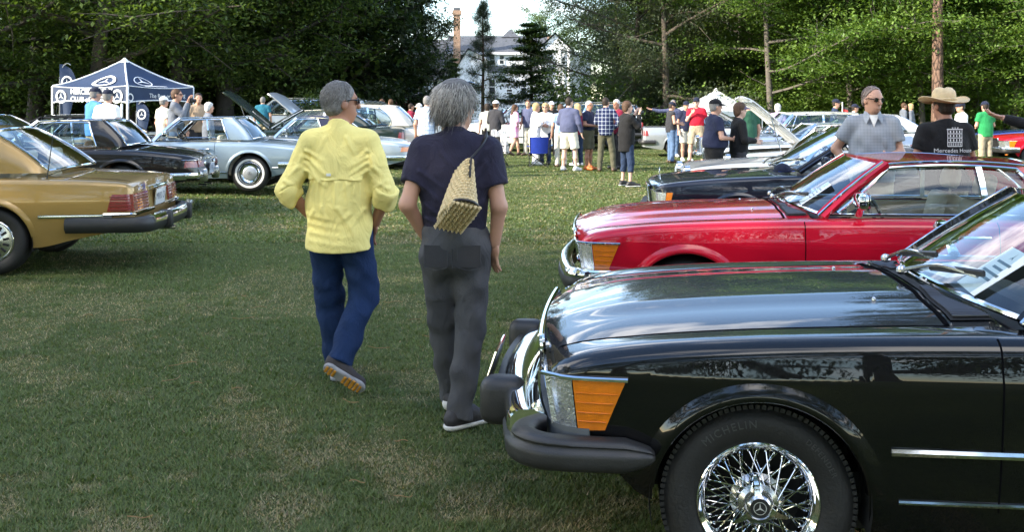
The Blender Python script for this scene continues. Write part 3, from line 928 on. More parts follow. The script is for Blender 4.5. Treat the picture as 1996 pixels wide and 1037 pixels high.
LOUVRE = mat('satin_black_louvre', (.05, .05, .055), rough=.22, var=.1, coat=.6)
def r107(name, pm, wheels, us_bumper, roofm=None, seat=TAN, loc=(0, 0), yaw=-6, plates=True):
    root = empty(name, (loc[0], loc[1], 0), R_(yaw))
    c = Car(SP107); c.body(root, pm, 1.25)
    c.arch_lips(pm, root, .055, .024)
    gh = greenhouse(c, root, G107, pm, roofm)
    interior(c, root, G107, seat, (2.28,))
    # louvred cowl panel and wipers
    b = MB()
    def cowl(x, y, o): return c.top_p(x, y, o)
    cend = lambda y: float(gh['base_f'](y / .735)[0]) - .028
    b.grid([[cowl(1.352 + (cend(y) - 1.352) * t, y, .004) for y in np.linspace(-.62, .62, 24)] for t in np.linspace(0, 1, 5)])
    cw = b.build('cowl_panel', DARK, root)
    for y0, y1 in ((-.60, -.22), (.22, .60)):
        for y in np.arange(y0, y1, .0165):
            xa, xb = 1.362, 1.385 + .10 * (1 - abs(y) / .75) ** 0 - .02 * 0
            MB().tube([cowl(1.362, y, .010), cowl(cend(y), y, .010)], .0055, 6).build('louvre', LOUVRE, cw)
    for sg, y in ((1, -.36), (1, .36)):
        MB().sphere(cowl(1.16, y, .004), (.009, .009, .012), 10, 6).build('washer_nozzle', CHROME_SOFT, root)
    wipers(root, gh, (-.02, .52), .55)
    # grille with its bars and star
    b = MB(); c.end_patch('g', None, -.47, .47, .56, .765, root, build=False, mb=b, off=.004); gr = b.build('grille', DARK, root)
    for z in (.60, .645, .69, .735):
        MB().tube([c.front_p(y, z, .012) for y in np.linspace(-.47, .47, 16)], .006, 6).build('grille_bar', CHROME, gr)
    ring = [c.front_p(y, .555, .014) for y in np.linspace(-.48, .48, 14)] + [c.front_p(.485, z, .014) for z in np.linspace(.57, .76, 6)] + [c.front_p(y, .775, .014) for y in np.linspace(.48, -.48, 14)] + [c.front_p(-.485, z, .014) for z in np.linspace(.76, .57, 6)]
    MB().tube(ring, .013, 8, closed=True).build('grille_frame', CHROME, gr)
    V, F = star_geo(.115, True, w=.12, rw=.10)
    b = MB()
    for dx, fl in ((.022, 1), (.016, 0)): b.add([tuple(c.front_p(x, .665 + y, dx)) for x, y, _ in V], [f[::-1] for f in F] if fl else F)
    b.build('grille_star', CHROME, gr, 0)
    # head lamps with amber corners
    for sg in (-1, 1):
        b = MB(); y0, y1 = sg * .50, sg * .80
        c.end_patch('h', None, min(y0, y1), max(y0, y1), .555, .715, root, build=False, mb=b, off=.014, th=.05)
        hl = b.build('headlamp', CLEARLENS, root)
        c.side_patch('lamp_glass', CLEARLENS, [(.0, .552), (.072, .556), (.072, .722), (.0, .715)], hl, sg, .006, 8, 5, .03)
        bez_ = [c.front_p(y, .725, .02) for y in np.linspace(y0, y1, 6)] + [c.side_p(x, .728, sg, .012) for x in np.linspace(.01, .255, 8)]
        MB().tube(bez_, .008, 6).build('lamp_surround', CHROME, hl)
        am = c.side_patch('turn_signal', AMBER, [(.076, .552), (.17, .558), (.246, .72), (.076, .722)], root, sg, .010, 12, 8, .03)
        for z in (.585, .615, .648, .68):
            MB().tube([c.side_p(x, z, sg, .0125) for x in np.linspace(.08, .165 + (z - .56) * .45, 8)], .0016, 5).build('lens_rib', AMBER, am)
    # bumpers
    if us_bumper:
        P = bumper_path(-.10, .885, .44, .07, .13)
        up = [(-.07, .575), (-.02, .602), (.03, .606), (.058, .585), (.062, .545), (.05, .50), (.0, .485), (-.07, .49)]
        bp = MB(); bp.sweep([(x, y, 0) for x, y in P[9:-9]], [(-a, z) for a, z in up][::-1]); bm = bp.build('front_bumper', CHROME, root, 60)
        for e in (P[0:14], P[::-1][0:14]):                     # moulded rubber corner, tapering to its rear tip and its front edge
            sg = -1 if e[0][1] < 0 else 1
            q = bez([(x, y, 0) for x, y in e], 52); rows = []
            for k, p in enumerate(q):
                t = k / (len(q) - 1)
                f = min(1, (t / .10 + .04)) ** .5 * min(1, ((1 - t) / .08 + .25)) ** .5
                hgt = .060 - .008 * (1 - t); cz = .487 + .004 * t
                pr = []
                for a in np.linspace(0, 2 * PI, 49)[:-1]:
                    ca, sa = math.cos(a), math.sin(a); sq = lambda v: math.copysign(abs(v) ** .62, v)
                    low = .008 if sa < .15 else 0                                   # the lower half stands proud of the upper
                    g = -.016 * math.exp(-((a - .33) / .10) ** 2)                  # the groove along its face
                    pr.append(((.046 * sq(ca) + g + low * max(0, ca) + .012) * (f * .6 + .4), cz + hgt * sq(sa) * f))
                rows.append([(-a_ * sg * -1, z_) for a_, z_ in pr])
            bb = MB(); bb.sweep(q, [list(map(tuple, r_)) for r_ in (rows if sg > 0 else rows)]); bb.build('bumper_end', RUBBER, bm, 80)
        for sg in (-1, 1):
            bb = MB(); bb.rbox((-.285, sg * .50 - .06, .455), (-.12, sg * .50 + .06, .632), .045, None, 5); bb.build('bumper_guard', RUBBER, bm, 60)
        q = [(x, y, 0) for x, y in P[14:-14]]
        bb = MB(); bb.sweep(q, [(-a, z) for a, z in ((.05, .50), (.085, .505), (.095, .54), (.085, .575), (.05, .575))][::-1]); bb.build('bumper_strip', RUBBER, bm, 50)
        # body-coloured filler behind the bumper
        b = MB(); b.sweep([(x + .1, y * .96, .46) for x, y in P[5:-5]], [(-.02, -.03), (.03, -.02), (.04, .08), (-.02, .1)][::-1]); b.build('front_apron', mat('grey_filler', (.10, .11, .12), rough=.4, var=.1), root)
        if plates: plate(root, Matrix.Translation((-.275, -.12, .585)) @ Matrix.Rotation(-PI / 2, 4, 'Z') @ Matrix.Rotation(-.30, 4, 'X'), '', mat('plate_dark', (.05, .055, .07), rough=.3, var=.3))
    else:
        P = bumper_path(-.075, .885, .38, .06, .13)
        up = [(-.04, .545), (.0, .565), (.035, .558), (.05, .53), (.045, .505)]
        b = MB(); b.sweep([(x, y, 0) for x, y in P], [(-a, z) for a, z in up + [(-.04, .505)]][::-1]); bm = b.build('front_bumper', CHROME, root, 45)
        b = MB(); b.sweep([(x, y, 0) for x, y in P], [(-a, z) for a, z in ((-.04, .50), (.052, .502), (.06, .47), (.045, .43), (-.04, .42))][::-1]); b.build('bumper_rubber', RUBBER, bm, 45)
        for sg in (-1, 1):
            MB().rbox((.0, sg * .80 - .05, .36), (.05, sg * .80 + .05, .41), .012).build('fog_lamp', AMBER, root)
    P2 = bumper_path(c.L + .08, .83, .5, .05, .13, sgn=-1)
    b = MB(); b.sweep([(x, y, 0) for x, y in P2], [(-a * -1, z) for a, z in ((-.05, .44), (.05, .44), (.06, .5), (.05, .56), (-.05, .57))]); b.build('rear_bumper', CHROME, root, 45)
    for sg in (-1, 1):
        b = MB(); c.end_patch('t', None, min(sg * .42, sg * .72), max(sg * .42, sg * .72), .60, .74, root, rear=True, build=False, mb=b); b.build('tail_lamp', REDLENS, root)
    c.strip('side_moulding', CHROME, 1.09, 2.72, .52, root, .014, .013)
    c.strip('sill_trim', CHROME, 1.12, 2.72, .35, root, .008, .010)
    for sg in (-1, 1): mirror_part(root, 1.78, .80, .955, CHROME, sg)
    handle(c, root, 2.48, .80)
    for x in (.68, 3.135):
        for sg in (-1, 1): wheel(wheels, root, x, .825, .32, sg)
    # show card and papers behind the windscreen
    def card(x, y, w, h, rz, tilt, z, m=PAPER):
        M = Matrix.Translation((x, y, z)) @ Matrix.Rotation(rz, 4, 'Z') @ Matrix.Rotation(tilt, 4, 'Y')
        o = MB().box((0, -w / 2, -.001), (h, w / 2, .001), M).build('show_card', m, root)
        ink = mat('card_ink', (.05, .09, .08), rough=.6, var=.2)
        bi = MB()
        for k, (u, v0, v1) in enumerate(((.30, -.3, .3), (.42, -.36, .36), (.54, -.22, .2), (.66, -.3, .3))):
            bi.box((h * u, v0 * w, .0014), (h * (u + .05), v1 * w, .0020), M)
        bi.build('printed_lines', ink, o)
        V, F = star_geo(.03, False)
        bs = MB(); bs.add([tuple(M @ Vector((h * .84 + y_, x_, .0018))) for x_, y_, _ in V], F); bs.build('printed_emblem', ink, o, 0)
    card(1.49, -.34, .30, .24, -.12, -.62, .955)
    card(1.46, -.02, .26, .17, .2, -.12, .962)
    return root, c, gh

def generic_front(c, root, zlo, zhi, yg, lamps='rect', star=True, bz=.48, grille_m=None, chrome_bumper=True, wrap=.4):
    b = MB(); c.end_patch('g', None, -yg, yg, zlo, zhi, root, build=False, mb=b, off=.012); gr = b.build('grille', grille_m or DARK, root)
    for z in np.linspace(zlo + .02, zhi - .02, 6):
        MB().tube([c.front_p(y, z, .02) for y in np.linspace(-yg * .97, yg * .97, 8)], .005, 5).build('grille_bar', CHROME_SOFT, gr)
    ring = [c.front_p(y, zlo, .02) for y in np.linspace(-yg, yg, 8)] + [c.front_p(yg, z, .02) for z in np.linspace(zlo, zhi, 6)] + [c.front_p(y, zhi, .02) for y in np.linspace(yg, -yg, 8)] + [c.front_p(-yg, z, .02) for z in np.linspace(zhi, zlo, 6)]
    MB().tube(ring, .014, 8, closed=True).build('grille_frame', CHROME, gr)
    W0 = float(c.W(.02))
    for sg in (-1, 1):
        if lamps == 'rect':
            y0, y1 = sg * (yg + .03), sg * (W0 - .02)
            b = MB(); c.end_patch('h', None, min(y0, y1), max(y0, y1), zlo + .01, zhi - .03, root, build=False, mb=b, off=.012); h = b.build('headlamp', CLEARLENS, root)
            c.side_patch('corner_lens', CLEARLENS, [(.0, zlo + .01), (.055, zlo + .01), (.085, zhi - .03), (.0, zhi - .03)], h, sg, .008, 6, 4)
            c.side_patch('turn_signal', AMBER, [(.06, zlo + .01), (.115, zlo + .01), (.15, zhi - .03), (.09, zhi - .03)], root, sg, .009, 6, 4)
        else:
            p = c.front_p(sg * (W0 - .17), (zlo + zhi) / 2 + .03, .0)
            M = Matrix.Translation(p) @ Matrix.Rotation(-PI / 2, 4, 'Y') @ Matrix.Diagonal((1.45 if lamps == 'tall' else 1, 1, 1, 1))
            h = MB().lathe([(.115, -.05), (.112, .02), (.10, .032), (.097, .026)], 28, M).build('headlamp', CHROME, root)
            MB().lathe([(.098, .025), (.075, .05), (.04, .062), (0.001, .066)], 28, M).build('lamp_glass', CLEARLENS, h)
    P = bumper_path(-.07, W0 + .07, wrap, .05, .13)
    b = MB(); b.sweep([(x, y, 0) for x, y in P], [(-a, z) for a, z in ((-.04, bz + .05), (.02, bz + .06), (.05, bz + .02), (.05, bz - .03), (.02, bz - .07), (-.04, bz - .07))][::-1]); b.build('front_bumper', CHROME if chrome_bumper else RUBBER, root, 45)
def generic_rear(c, root, z0, z1, ya, yb, bz=.47, chrome_bumper=True, wrap=.45, side=True):
    for sg in (-1, 1):
        b = MB(); c.end_patch('t', None, min(sg * ya, sg * yb), max(sg * ya, sg * yb), z0, z1, root, rear=True, build=False, mb=b); t = b.build('tail_lamp', REDLENS, root)
        if side: c.side_patch('lamp_side', REDLENS, [(c.L - .16, z0), (c.L - .01, z0), (c.L - .01, z1), (c.L - .12, z1)], t, sg, .006, 6, 4)
    W0 = float(c.W(c.L - .04))
    P = bumper_path(c.L + .07, W0 + .06, wrap, .05, .13, sgn=-1)
    b = MB(); b.sweep([(x, y, 0) for x, y in P], ((-.04, bz - .07), (.02, bz - .07), (.05, bz - .03), (.05, bz + .02), (.02, bz + .06), (-.04, bz + .05))); b.build('rear_bumper', CHROME if chrome_bumper else RUBBER, root, 45)
    M = Matrix.Translation(c.rear_p(0, (z0 + z1) / 2, .012)) @ Matrix.Rotation(PI / 2, 4, 'Z')
    plate(root, M, '')

# ---- W113-like roadster
SP113 = dict(L=4.18, zt=[(0, .72), (.04, .745), (.3, .80), (.9, .865), (1.5, .90), (2.6, .90), (3.2, .89), (3.7, .86), (4.05, .80), (4.18, .74)],
    zs=[(0, .70), (.05, .75), (.3, .80), (.9, .84), (1.6, .855), (2.6, .855), (3.3, .845), (3.8, .80), (4.1, .75), (4.18, .71)],
    W=[(0, .66), (.02, .74), (.07, .80), (.2, .85), (.6, .875), (1.8, .88), (3.2, .875), (3.8, .83), (4.05, .76), (4.14, .69), (4.18, .62)],
    rc=[(0, .05), (.3, .07), (4.1, .08)], rh=1.3, zw=.58, tum=(.03, .5, .0, .55), edge=[(0, .42), (.2, .34), (.5, .24), (3.4, .24), (3.8, .33), (4.18, .44)],
    arches=[(.80, .315, .365), (3.20, .315, .365)], hood=(.02, 1.36), trunk=(3.22, 4.1), cabin=(1.52, 3.0), doors=[(1.45, 2.62)], hood_f=.78, rake_f=.05, bow_f=.08, rake_r=-.18, bow_r=.05)
G113 = dict(A0=(1.58, .72, .88), A1=(1.98, .60, 1.255), C0=(3.20, .66, .885), C1=(2.86, .575, 1.265), bow=(.16, .10, .10, .14), zc=(.92, .905), rise=(.0, .0),
    arch=.012, concave=.03, by=.02, Q0=.76, Q1=.80, qc=0, div=[(.57, .52, .012)], aw=.026, tr=.013, gv=.95, t0=.03, q0=.02, chrome_pillar=True)
def w113(name, pm, loc, yaw, hub, hard=True, roofm=None, style='whitewall', seat=TAN, down=(), soft=None, txt='', open_hood=False, gl=None):
    root = empty(name, (loc[0], loc[1], gz(*loc)), R_(yaw))
    sp = dict(SP113); sp['open_hood'] = open_hood
    c = Car(sp); c.body(root, pm, 1.1)
    c.arch_lips(pm, root, .045, .016)
    g = dict(G113); g['down'] = list(down)
    if soft: g.update(concave=-.02, arch=.03, C0=(3.12, .68, .885), C1=(2.68, .56, 1.235), Q0=.62, Q1=.60, div=[], gv=.72)
    gh = greenhouse(c, root, g, pm, soft or roofm or pm, roof=hard or soft is not None, rear=hard or soft is not None, trim=CHROME, glassm=gl)
    interior(c, root, g, seat, (2.28,), head=False, zfloor=.30)
    generic_front(c, root, .50, .70, .34, 'tall', star=False, bz=.42)
    b = MB()
    # rear: slim lamps, split bumper with guards, plate
    for sg in (-1, 1):
        t = MB(); c.end_patch('t', None, min(sg * .36, sg * .62), max(sg * .36, sg * .62), .585, .675, root, rear=True, build=False, mb=t, off=.012)
        tl = t.build('tail_lamp', REDLENS, root)
        c.side_patch('lamp_side', AMBER if pm.name != 'dark_brown_paint' else REDLENS, [(c.L - .14, .585), (c.L - .005, .585), (c.L - .005, .675), (c.L - .12, .675)], tl, sg, .012, 6, 4)
        MB().tube([c.rear_p(y, .69, .014) for y in np.linspace(sg * .34, sg * .62, 6)] + [c.side_p(x, .69, sg, .014) for x in np.linspace(c.L - .01, c.L - .16, 5)], .008, 6).build('lamp_surround', CHROME, tl)
        MB().sphere(c.rear_p(sg * .30, .63, .01), (.02, .045, .04), 12, 8).build('reversing_lamp', CLEARLENS, root)
        path = [(c.L + .05 - .03 * ((y - .26) / .5) ** 2, sg * y, .47) for y in np.linspace(.26, .64, 8)] + [(c.L + .04 - .11 * math.sin(a) * 0 - (1 - math.cos(a)) * .13 - .02, sg * (.64 + .14 * math.sin(a)), .47) for a in np.linspace(.2, PI / 2, 6)] + [(c.L - t_, sg * (.785 + t_ * .1), .47) for t_ in (.2, .35, .5)]
        pr = [(-.02, -.045), (.025, -.035), (.04, 0), (.025, .04), (-.02, .05)]
        bb = MB(); bb.sweep(path, pr if sg > 0 else [(-a, z) for a, z in pr][::-1]); bm = bb.build('rear_bumper', CHROME, root, 50)
        MB().rbox((c.L + .01, sg * .40 - .04, .36), (c.L + .13, sg * .40 + .04, .56), .03).build('bumper_guard', BLACKPL if False else CHROME_SOFT, bm)
    plate(root, Matrix.Translation(c.rear_p(0, .545, .02)) @ Matrix.Rotation(PI / 2, 4, 'Z') @ Matrix.Rotation(.1, 4, 'X'), txt, mat('plate_pale_blue', (.45, .50, .60), rough=.4, var=.1), .30, .16)
    V, F = star_geo(.05, True)
    MB().add([tuple(c.top_p(4.12, x, 0) + np.array((.03, 0, y + .0))) for x, y, _ in V], F).build('trunk_star', CHROME, root, 0)
    MB().tube([c.rear_p(y, .70, .02) for y in np.linspace(-.12, .12, 6)], .010, 6).build('trunk_handle', CHROME, root)
    V, F = text_geo('280SL', .06, .002, spacing=1.1)
    mesh_obj('trunk_badge', [tuple(c.rear_p(x - .42, .715 + y * .6, .012 + z)) for x, y, z in V], F, CHROME, root, 0)
    for sg in (-1, 1): MB().tube([(c.L - .05, sg * .18, .30), (c.L + .06, sg * .18, .29)], .022, 10).build('exhaust_pipe', CHROME_SOFT, root)
    c.strip('sill_trim', CHROME, 1.18, 2.82, .34, root, .012, .010); c.strip('rear_flank_trim', CHROME, 3.58, 4.05, .42, root, .008, .010)
    handle(c, root, 2.46, .74); mirror_part(root, 1.80, .80, .93, CHROME, -1)
    for x in (.80, 3.20):
        for sg in (-1, 1): wheel(style, root, x, .80, .32, sg, hub)
    return root, c, gh

# ---- big 1970s saloon
SP116 = dict(L=4.80, zt=[(0, .80), (.05, .83), (.4, .88), (1.2, .925), (1.6, .94), (3.4, .965), (3.75, .965), (4.3, .94), (4.72, .90), (4.80, .87)],
    zs=[(0, .75), (.05, .79), (.3, .835), (1.0, .87), (2.0, .90), (3.5, .915), (4.2, .905), (4.65, .88), (4.76, .86), (4.80, .83)],
    W=[(0, .80), (.02, .85), (.08, .89), (.3, .915), (1.0, .935), (3.8, .93), (4.4, .905), (4.68, .88), (4.77, .86), (4.80, .82)],
    rc=[(0, .04), (.3, .055), (4.5, .05), (4.8, .035)], rh=1.4, zw=.70, tum=(.10, .3, .03, .25), edge=[(0, .45), (.3, .32), (.6, .26), (3.9, .26), (4.3, .34), (4.80, .44)],
    arches=[(.80, .32, .375), (3.52, .32, .375)], hood=(.02, 1.45), trunk=(3.95, 4.74), cabin=(1.60, 3.72), doors=[(1.55, 2.62), (2.62, 3.36)], hood_f=.84, rake_f=-.05, bow_f=.05, rake_r=-.10, bow_r=.035)
G116 = dict(A0=(1.62, .76, .945), A1=(2.22, .625, 1.37), C0=(3.98, .735, .965), C1=(3.36, .60, 1.375), bow=(.18, .12, .10, .13), zc=(.965, .985), rise=(.035, .03),
    arch=.02, by=.03, Q0=.80, Q1=.86, div=[(.45, .47, .03), (.70, .80, .010)], aw=.034, tr=.014, gv=.97, t0=.04, q0=.02, qc=-.08)
def w116(name, pm, loc, yaw, seat=TAN):
    root = empty(name, (loc[0], loc[1], gz(*loc)), R_(yaw))
    c = Car(SP116); c.body(root, pm, 1.25); c.arch_lips(pm, root, .05, .02)
    gh = greenhouse(c, root, G116, pm)
    interior(c, root, G116, seat, (2.45, 3.25))
    generic_front(c, root, .55, .78, .30, 'rect', bz=.50)
    # tail: ribbed lamps wrapping the corner
    for sg in (-1, 1):
        y0, y1 = sorted((sg * .40, sg * .85))
        b = MB(); c.end_patch('t', None, y0, y1, .60, .765, root, rear=True, build=False, mb=b, off=.012); tl = b.build('tail_lamp', REDLENS, root)
        c.side_patch('lamp_side', REDLENS, [(c.L - .22, .60), (c.L - .002, .60), (c.L - .002, .765), (c.L - .17, .765)], tl, sg, .010, 8, 5)
        ya, yb = sorted((sg * .60, sg * .74))
        b = MB(); c.end_patch('t', None, ya, yb, .605, .70, root, rear=True, build=False, mb=b, off=.0135, th=.005); b.build('turn_signal', AMBER, tl)
        for z in (.625, .655, .685, .715, .742):
            MB().tube([c.rear_p(y, z, .015) for y in np.linspace(sg * .40, sg * .85, 8)] + [c.side_p(x, z, sg, .013) for x in np.linspace(c.L - .004, c.L - .19, 6)], .006, 6).build('lens_rib', REDLENS, tl)
        # bright mouldings under the lamps
        MB().tube([c.rear_p(y, .575, .018) for y in np.linspace(sg * .28, sg * .86, 8)] + [c.side_p(x, .575, sg, .014) for x in np.linspace(c.L - .01, c.L - .25, 5)], .016, 8).build('tail_moulding', CHROME, root)
    plate(root, Matrix.Translation(c.rear_p(0, .68, .022)) @ Matrix.Rotation(PI / 2, 4, 'Z') @ Matrix.Rotation(.08, 4, 'X'), 'MKK O', None, .40, .17)
    MB().tube([c.rear_p(y, .79, .024) for y in np.linspace(-.28, .28, 8)], .016, 8).build('plate_light_bar', CHROME, root)
    V, F = star_geo(.055, True)
    MB().add([tuple(c.rear_p(x, .845 + y * .9, .012)) for x, y, _ in V], F).build('trunk_star', CHROME, root, 0)
    V, F = text_geo('280SE', .075, .002, spacing=1.15)
    mesh_obj('trunk_badge', [tuple(c.rear_p(x - .56, .81 + y, .010 + z)) for x, y, z in V], F, CHROME, root, 0)
    # deep bumper: black rubber body with a bright upper blade
    P = bumper_path(c.L + .16, .90, .75, .05, .14, sgn=-1)
    pr = ((-.06, .40), (.02, .40), (.055, .44), (.06, .50), (.04, .54), (-.06, .545))
    b = MB(); b.sweep([(x, y, 0) for x, y in P], pr); bm = b.build('rear_bumper', RUBBER, root, 45)
    b = MB(); b.sweep([(x, y, 0) for x, y in P[10:-10]], ((.0, .49), (.068, .488), (.072, .53), (.05, .562), (.0, .565))); b.build('bumper_blade', CHROME, bm, 45)
    for sg in (-1, 1): MB().rbox((c.L + .14, sg * .42 - .05, .39), (c.L + .29, sg * .42 + .05, .57), .03).build('bumper_guard', RUBBER, bm)
    MB().tube([(c.L - .2, .5, .30), (c.L + .10, .5, .29)], .025, 10).build('exhaust_pipe', CHROME_SOFT, root)
    c.strip('side_moulding', CHROME, 1.25, 3.08, .56, root, .018, .014); c.strip('rear_side_moulding', CHROME, 3.96, 4.62, .56, root, .018, .014)
    for x in (2.5, 3.25): handle(c, root, x, .80)
    # whip aerial on the rear wing
    p = c.top_p(4.0, -.80, 0)
    MB().tube([p, p + np.array((.06, 0, .45)), p + np.array((.11, .02, .85))], [.006, .003, .002], 6).build('aerial', BLACKPL, root)
    mirror_part(root, 1.85, .84, .985, CHROME, -1)
    for x in (.80, 3.52):
        for sg in (-1, 1): wheel('alloy', root, x, .86, .325, sg, None, 1.02)
    return root, c, gh

# ---- 1980s / 90s car: also used, with its own numbers, for modern saloons
SP124 = dict(L=4.62, zt=[(0, .78), (.04, .80), (.4, .85), (1.2, .915), (1.5, .93), (3.3, .95), (3.7, .965), (4.2, .97), (4.55, .96), (4.62, .93)],
    zs=[(0, .74), (.04, .775), (.3, .825), (1.0, .875), (2.0, .905), (3.5, .92), (4.2, .93), (4.55, .92), (4.62, .89)],
    W=[(0, .72), (.02, .77), (.08, .815), (.3, .85), (1.0, .87), (3.6, .87), (4.3, .84), (4.56, .80), (4.62, .74)],
    rc=[(0, .03), (.3, .05), (4.6, .04)], rh=1.4, zw=.68, tum=(.12, .2, .02, .2), edge=[(0, .30), (.3, .26), (.6, .22), (3.9, .22), (4.62, .32)],
    arches=[(.82, .315, .36), (3.62, .315, .36)], hood=(.02, 1.40), trunk=(3.75, 4.56), cabin=(1.55, 3.45), doors=[(1.5, 2.7)], hood_f=.86, rake_f=-.12, bow_f=.06, rake_r=-.05, bow_r=.04)
G124 = dict(A0=(1.50, .73, .945), A1=(2.2, .60, 1.36), C0=(3.80, .70, .985), C1=(3.20, .57, 1.37), bow=(.20, .13, .10, .12), zc=(.965, 1.0), rise=(.035, .03),
    arch=.025, by=.03, Q0=.82, Q1=.88, div=[(.50, .52, .03)], aw=.036, tr=.010, gv=.96, t0=.04, q0=.02)
def saloon(name, pm, loc, yaw, open_top=False, sp=None, g=None, roofm=None, lamps='rect', style='alloy', seat=None, trim=CHROME, star=True, bz=.47, front=(.55, .735, .27), rear=(.66, .83, .42, .72), chrome_bumper=False, flip=False, fine=.8, head=True, hub=None, glassm=None, wr=.80, open_hood=False, cards=False):
    root = empty(name, (loc[0], loc[1], gz(*loc)), R_(yaw))
    sp = dict(sp or SP124); g = g or G124
    if open_hood: sp['open_hood'] = True
    c = Car(sp); c.body(root, pm, fine); c.arch_lips(pm, root, .04, .014)
    gh = greenhouse(c, root, g, pm, roofm, trim=trim, roof=not open_top, rear=not open_top, glassm=glassm)
    interior(c, root, g, seat or BLUELEATHER, (g['A0'][0] + .78,), head=head)
    generic_front(c, root, *front, lamps=lamps, bz=bz, chrome_bumper=chrome_bumper)
    generic_rear(c, root, *rear, bz=bz, chrome_bumper=chrome_bumper)
    if star: star_on_stalk(root, c.top_p(.10, 0, 0))
    (a0, _, _), (a1, _, _) = sp['arches']
    c.strip('side_moulding', RUBBER if not chrome_bumper else CHROME, a0 + .42, a1 - .42, .52 if not chrome_bumper else .48, root, .02, .012)
    for d0, d1 in sp['doors']: handle(c, root, d1 - .13, .80, trim)
    for sg in (-1, 1): mirror_part(root, g['A0'][0] + .22, g['A0'][1] + .06, g['A0'][2] + .03, pm if not chrome_bumper else CHROME, sg)
    for x in (a0, a1):
        for sg in (-1, 1): wheel(style, root, x, wr, .32, sg, hub)
    wipers(root, gh, (-.3, .4), .5)
    return root, c, gh
# finned saloon of the 60s
SP111 = dict(L=4.70, zt=[(0, .86), (.04, .89), (.4, .93), (1.3, .97), (1.6, .98), (3.4, .98), (3.8, .96), (4.4, .90), (4.7, .85)],
    zs=[(0, .80), (.05, .84), (.3, .87), (1.0, .90), (2.0, .92), (3.5, .93), (4.3, .93), (4.62, .94), (4.7, .90)],
    W=[(0, .74), (.03, .80), (.1, .84), (.4, .87), (1.5, .89), (3.6, .88), (4.3, .85), (4.62, .81), (4.7, .76)],
    rc=[(0, .07), (.4, .08), (4.0, .06), (4.7, .04)], rh=1.1, zw=.62, tum=(.06, .4, .0, .35), edge=[(0, .42), (.3, .32), (.6, .26), (3.9, .26), (4.3, .34), (4.7, .42)],
    arches=[(.82, .32, .37), (3.57, .32, .37)], hood=(.03, 1.45), trunk=(3.95, 4.6), cabin=(1.62, 3.6), doors=[(1.55, 2.55), (2.55, 3.4)], hood_f=.80, rake_f=.02, bow_f=.07, rake_r=-.1, bow_r=.04)
G111 = dict(A0=(1.60, .76, .965), A1=(1.98, .66, 1.42), C0=(3.85, .73, .975), C1=(3.46, .64, 1.43), bow=(.20, .14, .12, .15), zc=(.99, .99), rise=(.04, .035),
    arch=.03, by=.02, Q0=.84, Q1=.90, div=[(.13, .06, .008), (.48, .46, .022), (.80, .84, .008)], aw=.028, tr=.014, gv=.95, t0=.03, q0=.02, chrome_pillar=True)
# rounded 50s car
SP180 = dict(L=4.50, zt=[(0, .86), (.05, .90), (.5, .95), (1.4, 1.0), (1.7, 1.01), (3.2, 1.01), (3.6, .99), (4.1, .92), (4.4, .80), (4.5, .70)],
    zs=[(0, .76), (.06, .83), (.4, .90), (1.0, .93), (2.0, .94), (3.0, .93), (3.7, .90), (4.2, .80), (4.42, .68), (4.5, .60)],
    W=[(0, .62), (.03, .72), (.12, .80), (.4, .85), (1.2, .87), (3.3, .88), (3.9, .84), (4.25, .74), (4.42, .62), (4.5, .5)],
    rc=[(0, .10), (.5, .14), (3.6, .16), (4.4, .14)], rh=1.2, zw=.58, tum=(.02, .35, .0, .45), edge=[(0, .42), (.3, .32), (.6, .27), (3.9, .27), (4.2, .33), (4.5, .44)],
    arches=[(.80, .32, .36), (3.45, .32, .36)], hood=(.03, 1.45), trunk=(3.65, 4.40), cabin=(1.68, 3.3), doors=[(1.55, 2.75)], hood_f=.62, rake_f=.0, bow_f=.10, rake_r=-.25, bow_r=.08)
G180 = dict(A0=(1.66, .70, 1.0), A1=(1.98, .60, 1.45), C0=(3.66, .62, 1.0), C1=(3.22, .52, 1.44), bow=(.18, .10, .12, .12), zc=(1.03, 1.03), rise=(.06, .06),
    arch=.05, by=.05, Q0=.76, Q1=.76, div=[(.52, .52, .022)], aw=.03, tr=.012, gv=.62, t0=.03, q0=.02, qc=-.12)
# ------------------------------------------------------------------ the lawn
def attr_mat(name, rough=.7, attr='tint', trans=.25, spec=.3):
    """leaf or blade: colour per piece, some light let through"""
    m = bpy.data.materials.new(name); n, l, b = nodes_of(m)
    a = n.new('ShaderNodeAttribute'); a.attribute_name = attr
    l.new(a.outputs['Color'], b.inputs['Base Color'])
    b.inputs['Roughness'].default_value = rough; b.inputs['Specular IOR Level'].default_value = spec
    if trans:
        o = [x for x in n if x.type == 'OUTPUT_MATERIAL'][0]
        t = n.new('ShaderNodeBsdfTranslucent'); mx = n.new('ShaderNodeMixShader'); mx.inputs[0].default_value = trans
        g = n.new('ShaderNodeMixRGB'); g.blend_type = 'MULTIPLY'; g.inputs[0].default_value = 1; g.inputs[2].default_value = (1.5, 1.6, .6, 1)
        l.new(a.outputs['Color'], g.inputs[1]); l.new(g.outputs[0], t.inputs[0])
        l.new(b.outputs[0], mx.inputs[1]); l.new(t.outputs[0], mx.inputs[2]); l.new(mx.outputs[0], o.inputs[0])
    return m
def vnoise(x, y, s, seed=0):
    """smooth value noise on arrays"""
    r = np.random.default_rng(seed); T = r.random((256, 256))
    u = np.asarray(x) * s + 37.7; v = np.asarray(y) * s + 91.3
    i = np.floor(u).astype(int); j = np.floor(v).astype(int); fu = u - i; fv = v - j
    fu = fu * fu * (3 - 2 * fu); fv = fv * fv * (3 - 2 * fv)
    g = lambda a, b: T[a % 256, b % 256]
    return (g(i, j) * (1 - fu) + g(i + 1, j) * fu) * (1 - fv) + (g(i, j + 1) * (1 - fu) + g(i + 1, j + 1) * fu) * fv
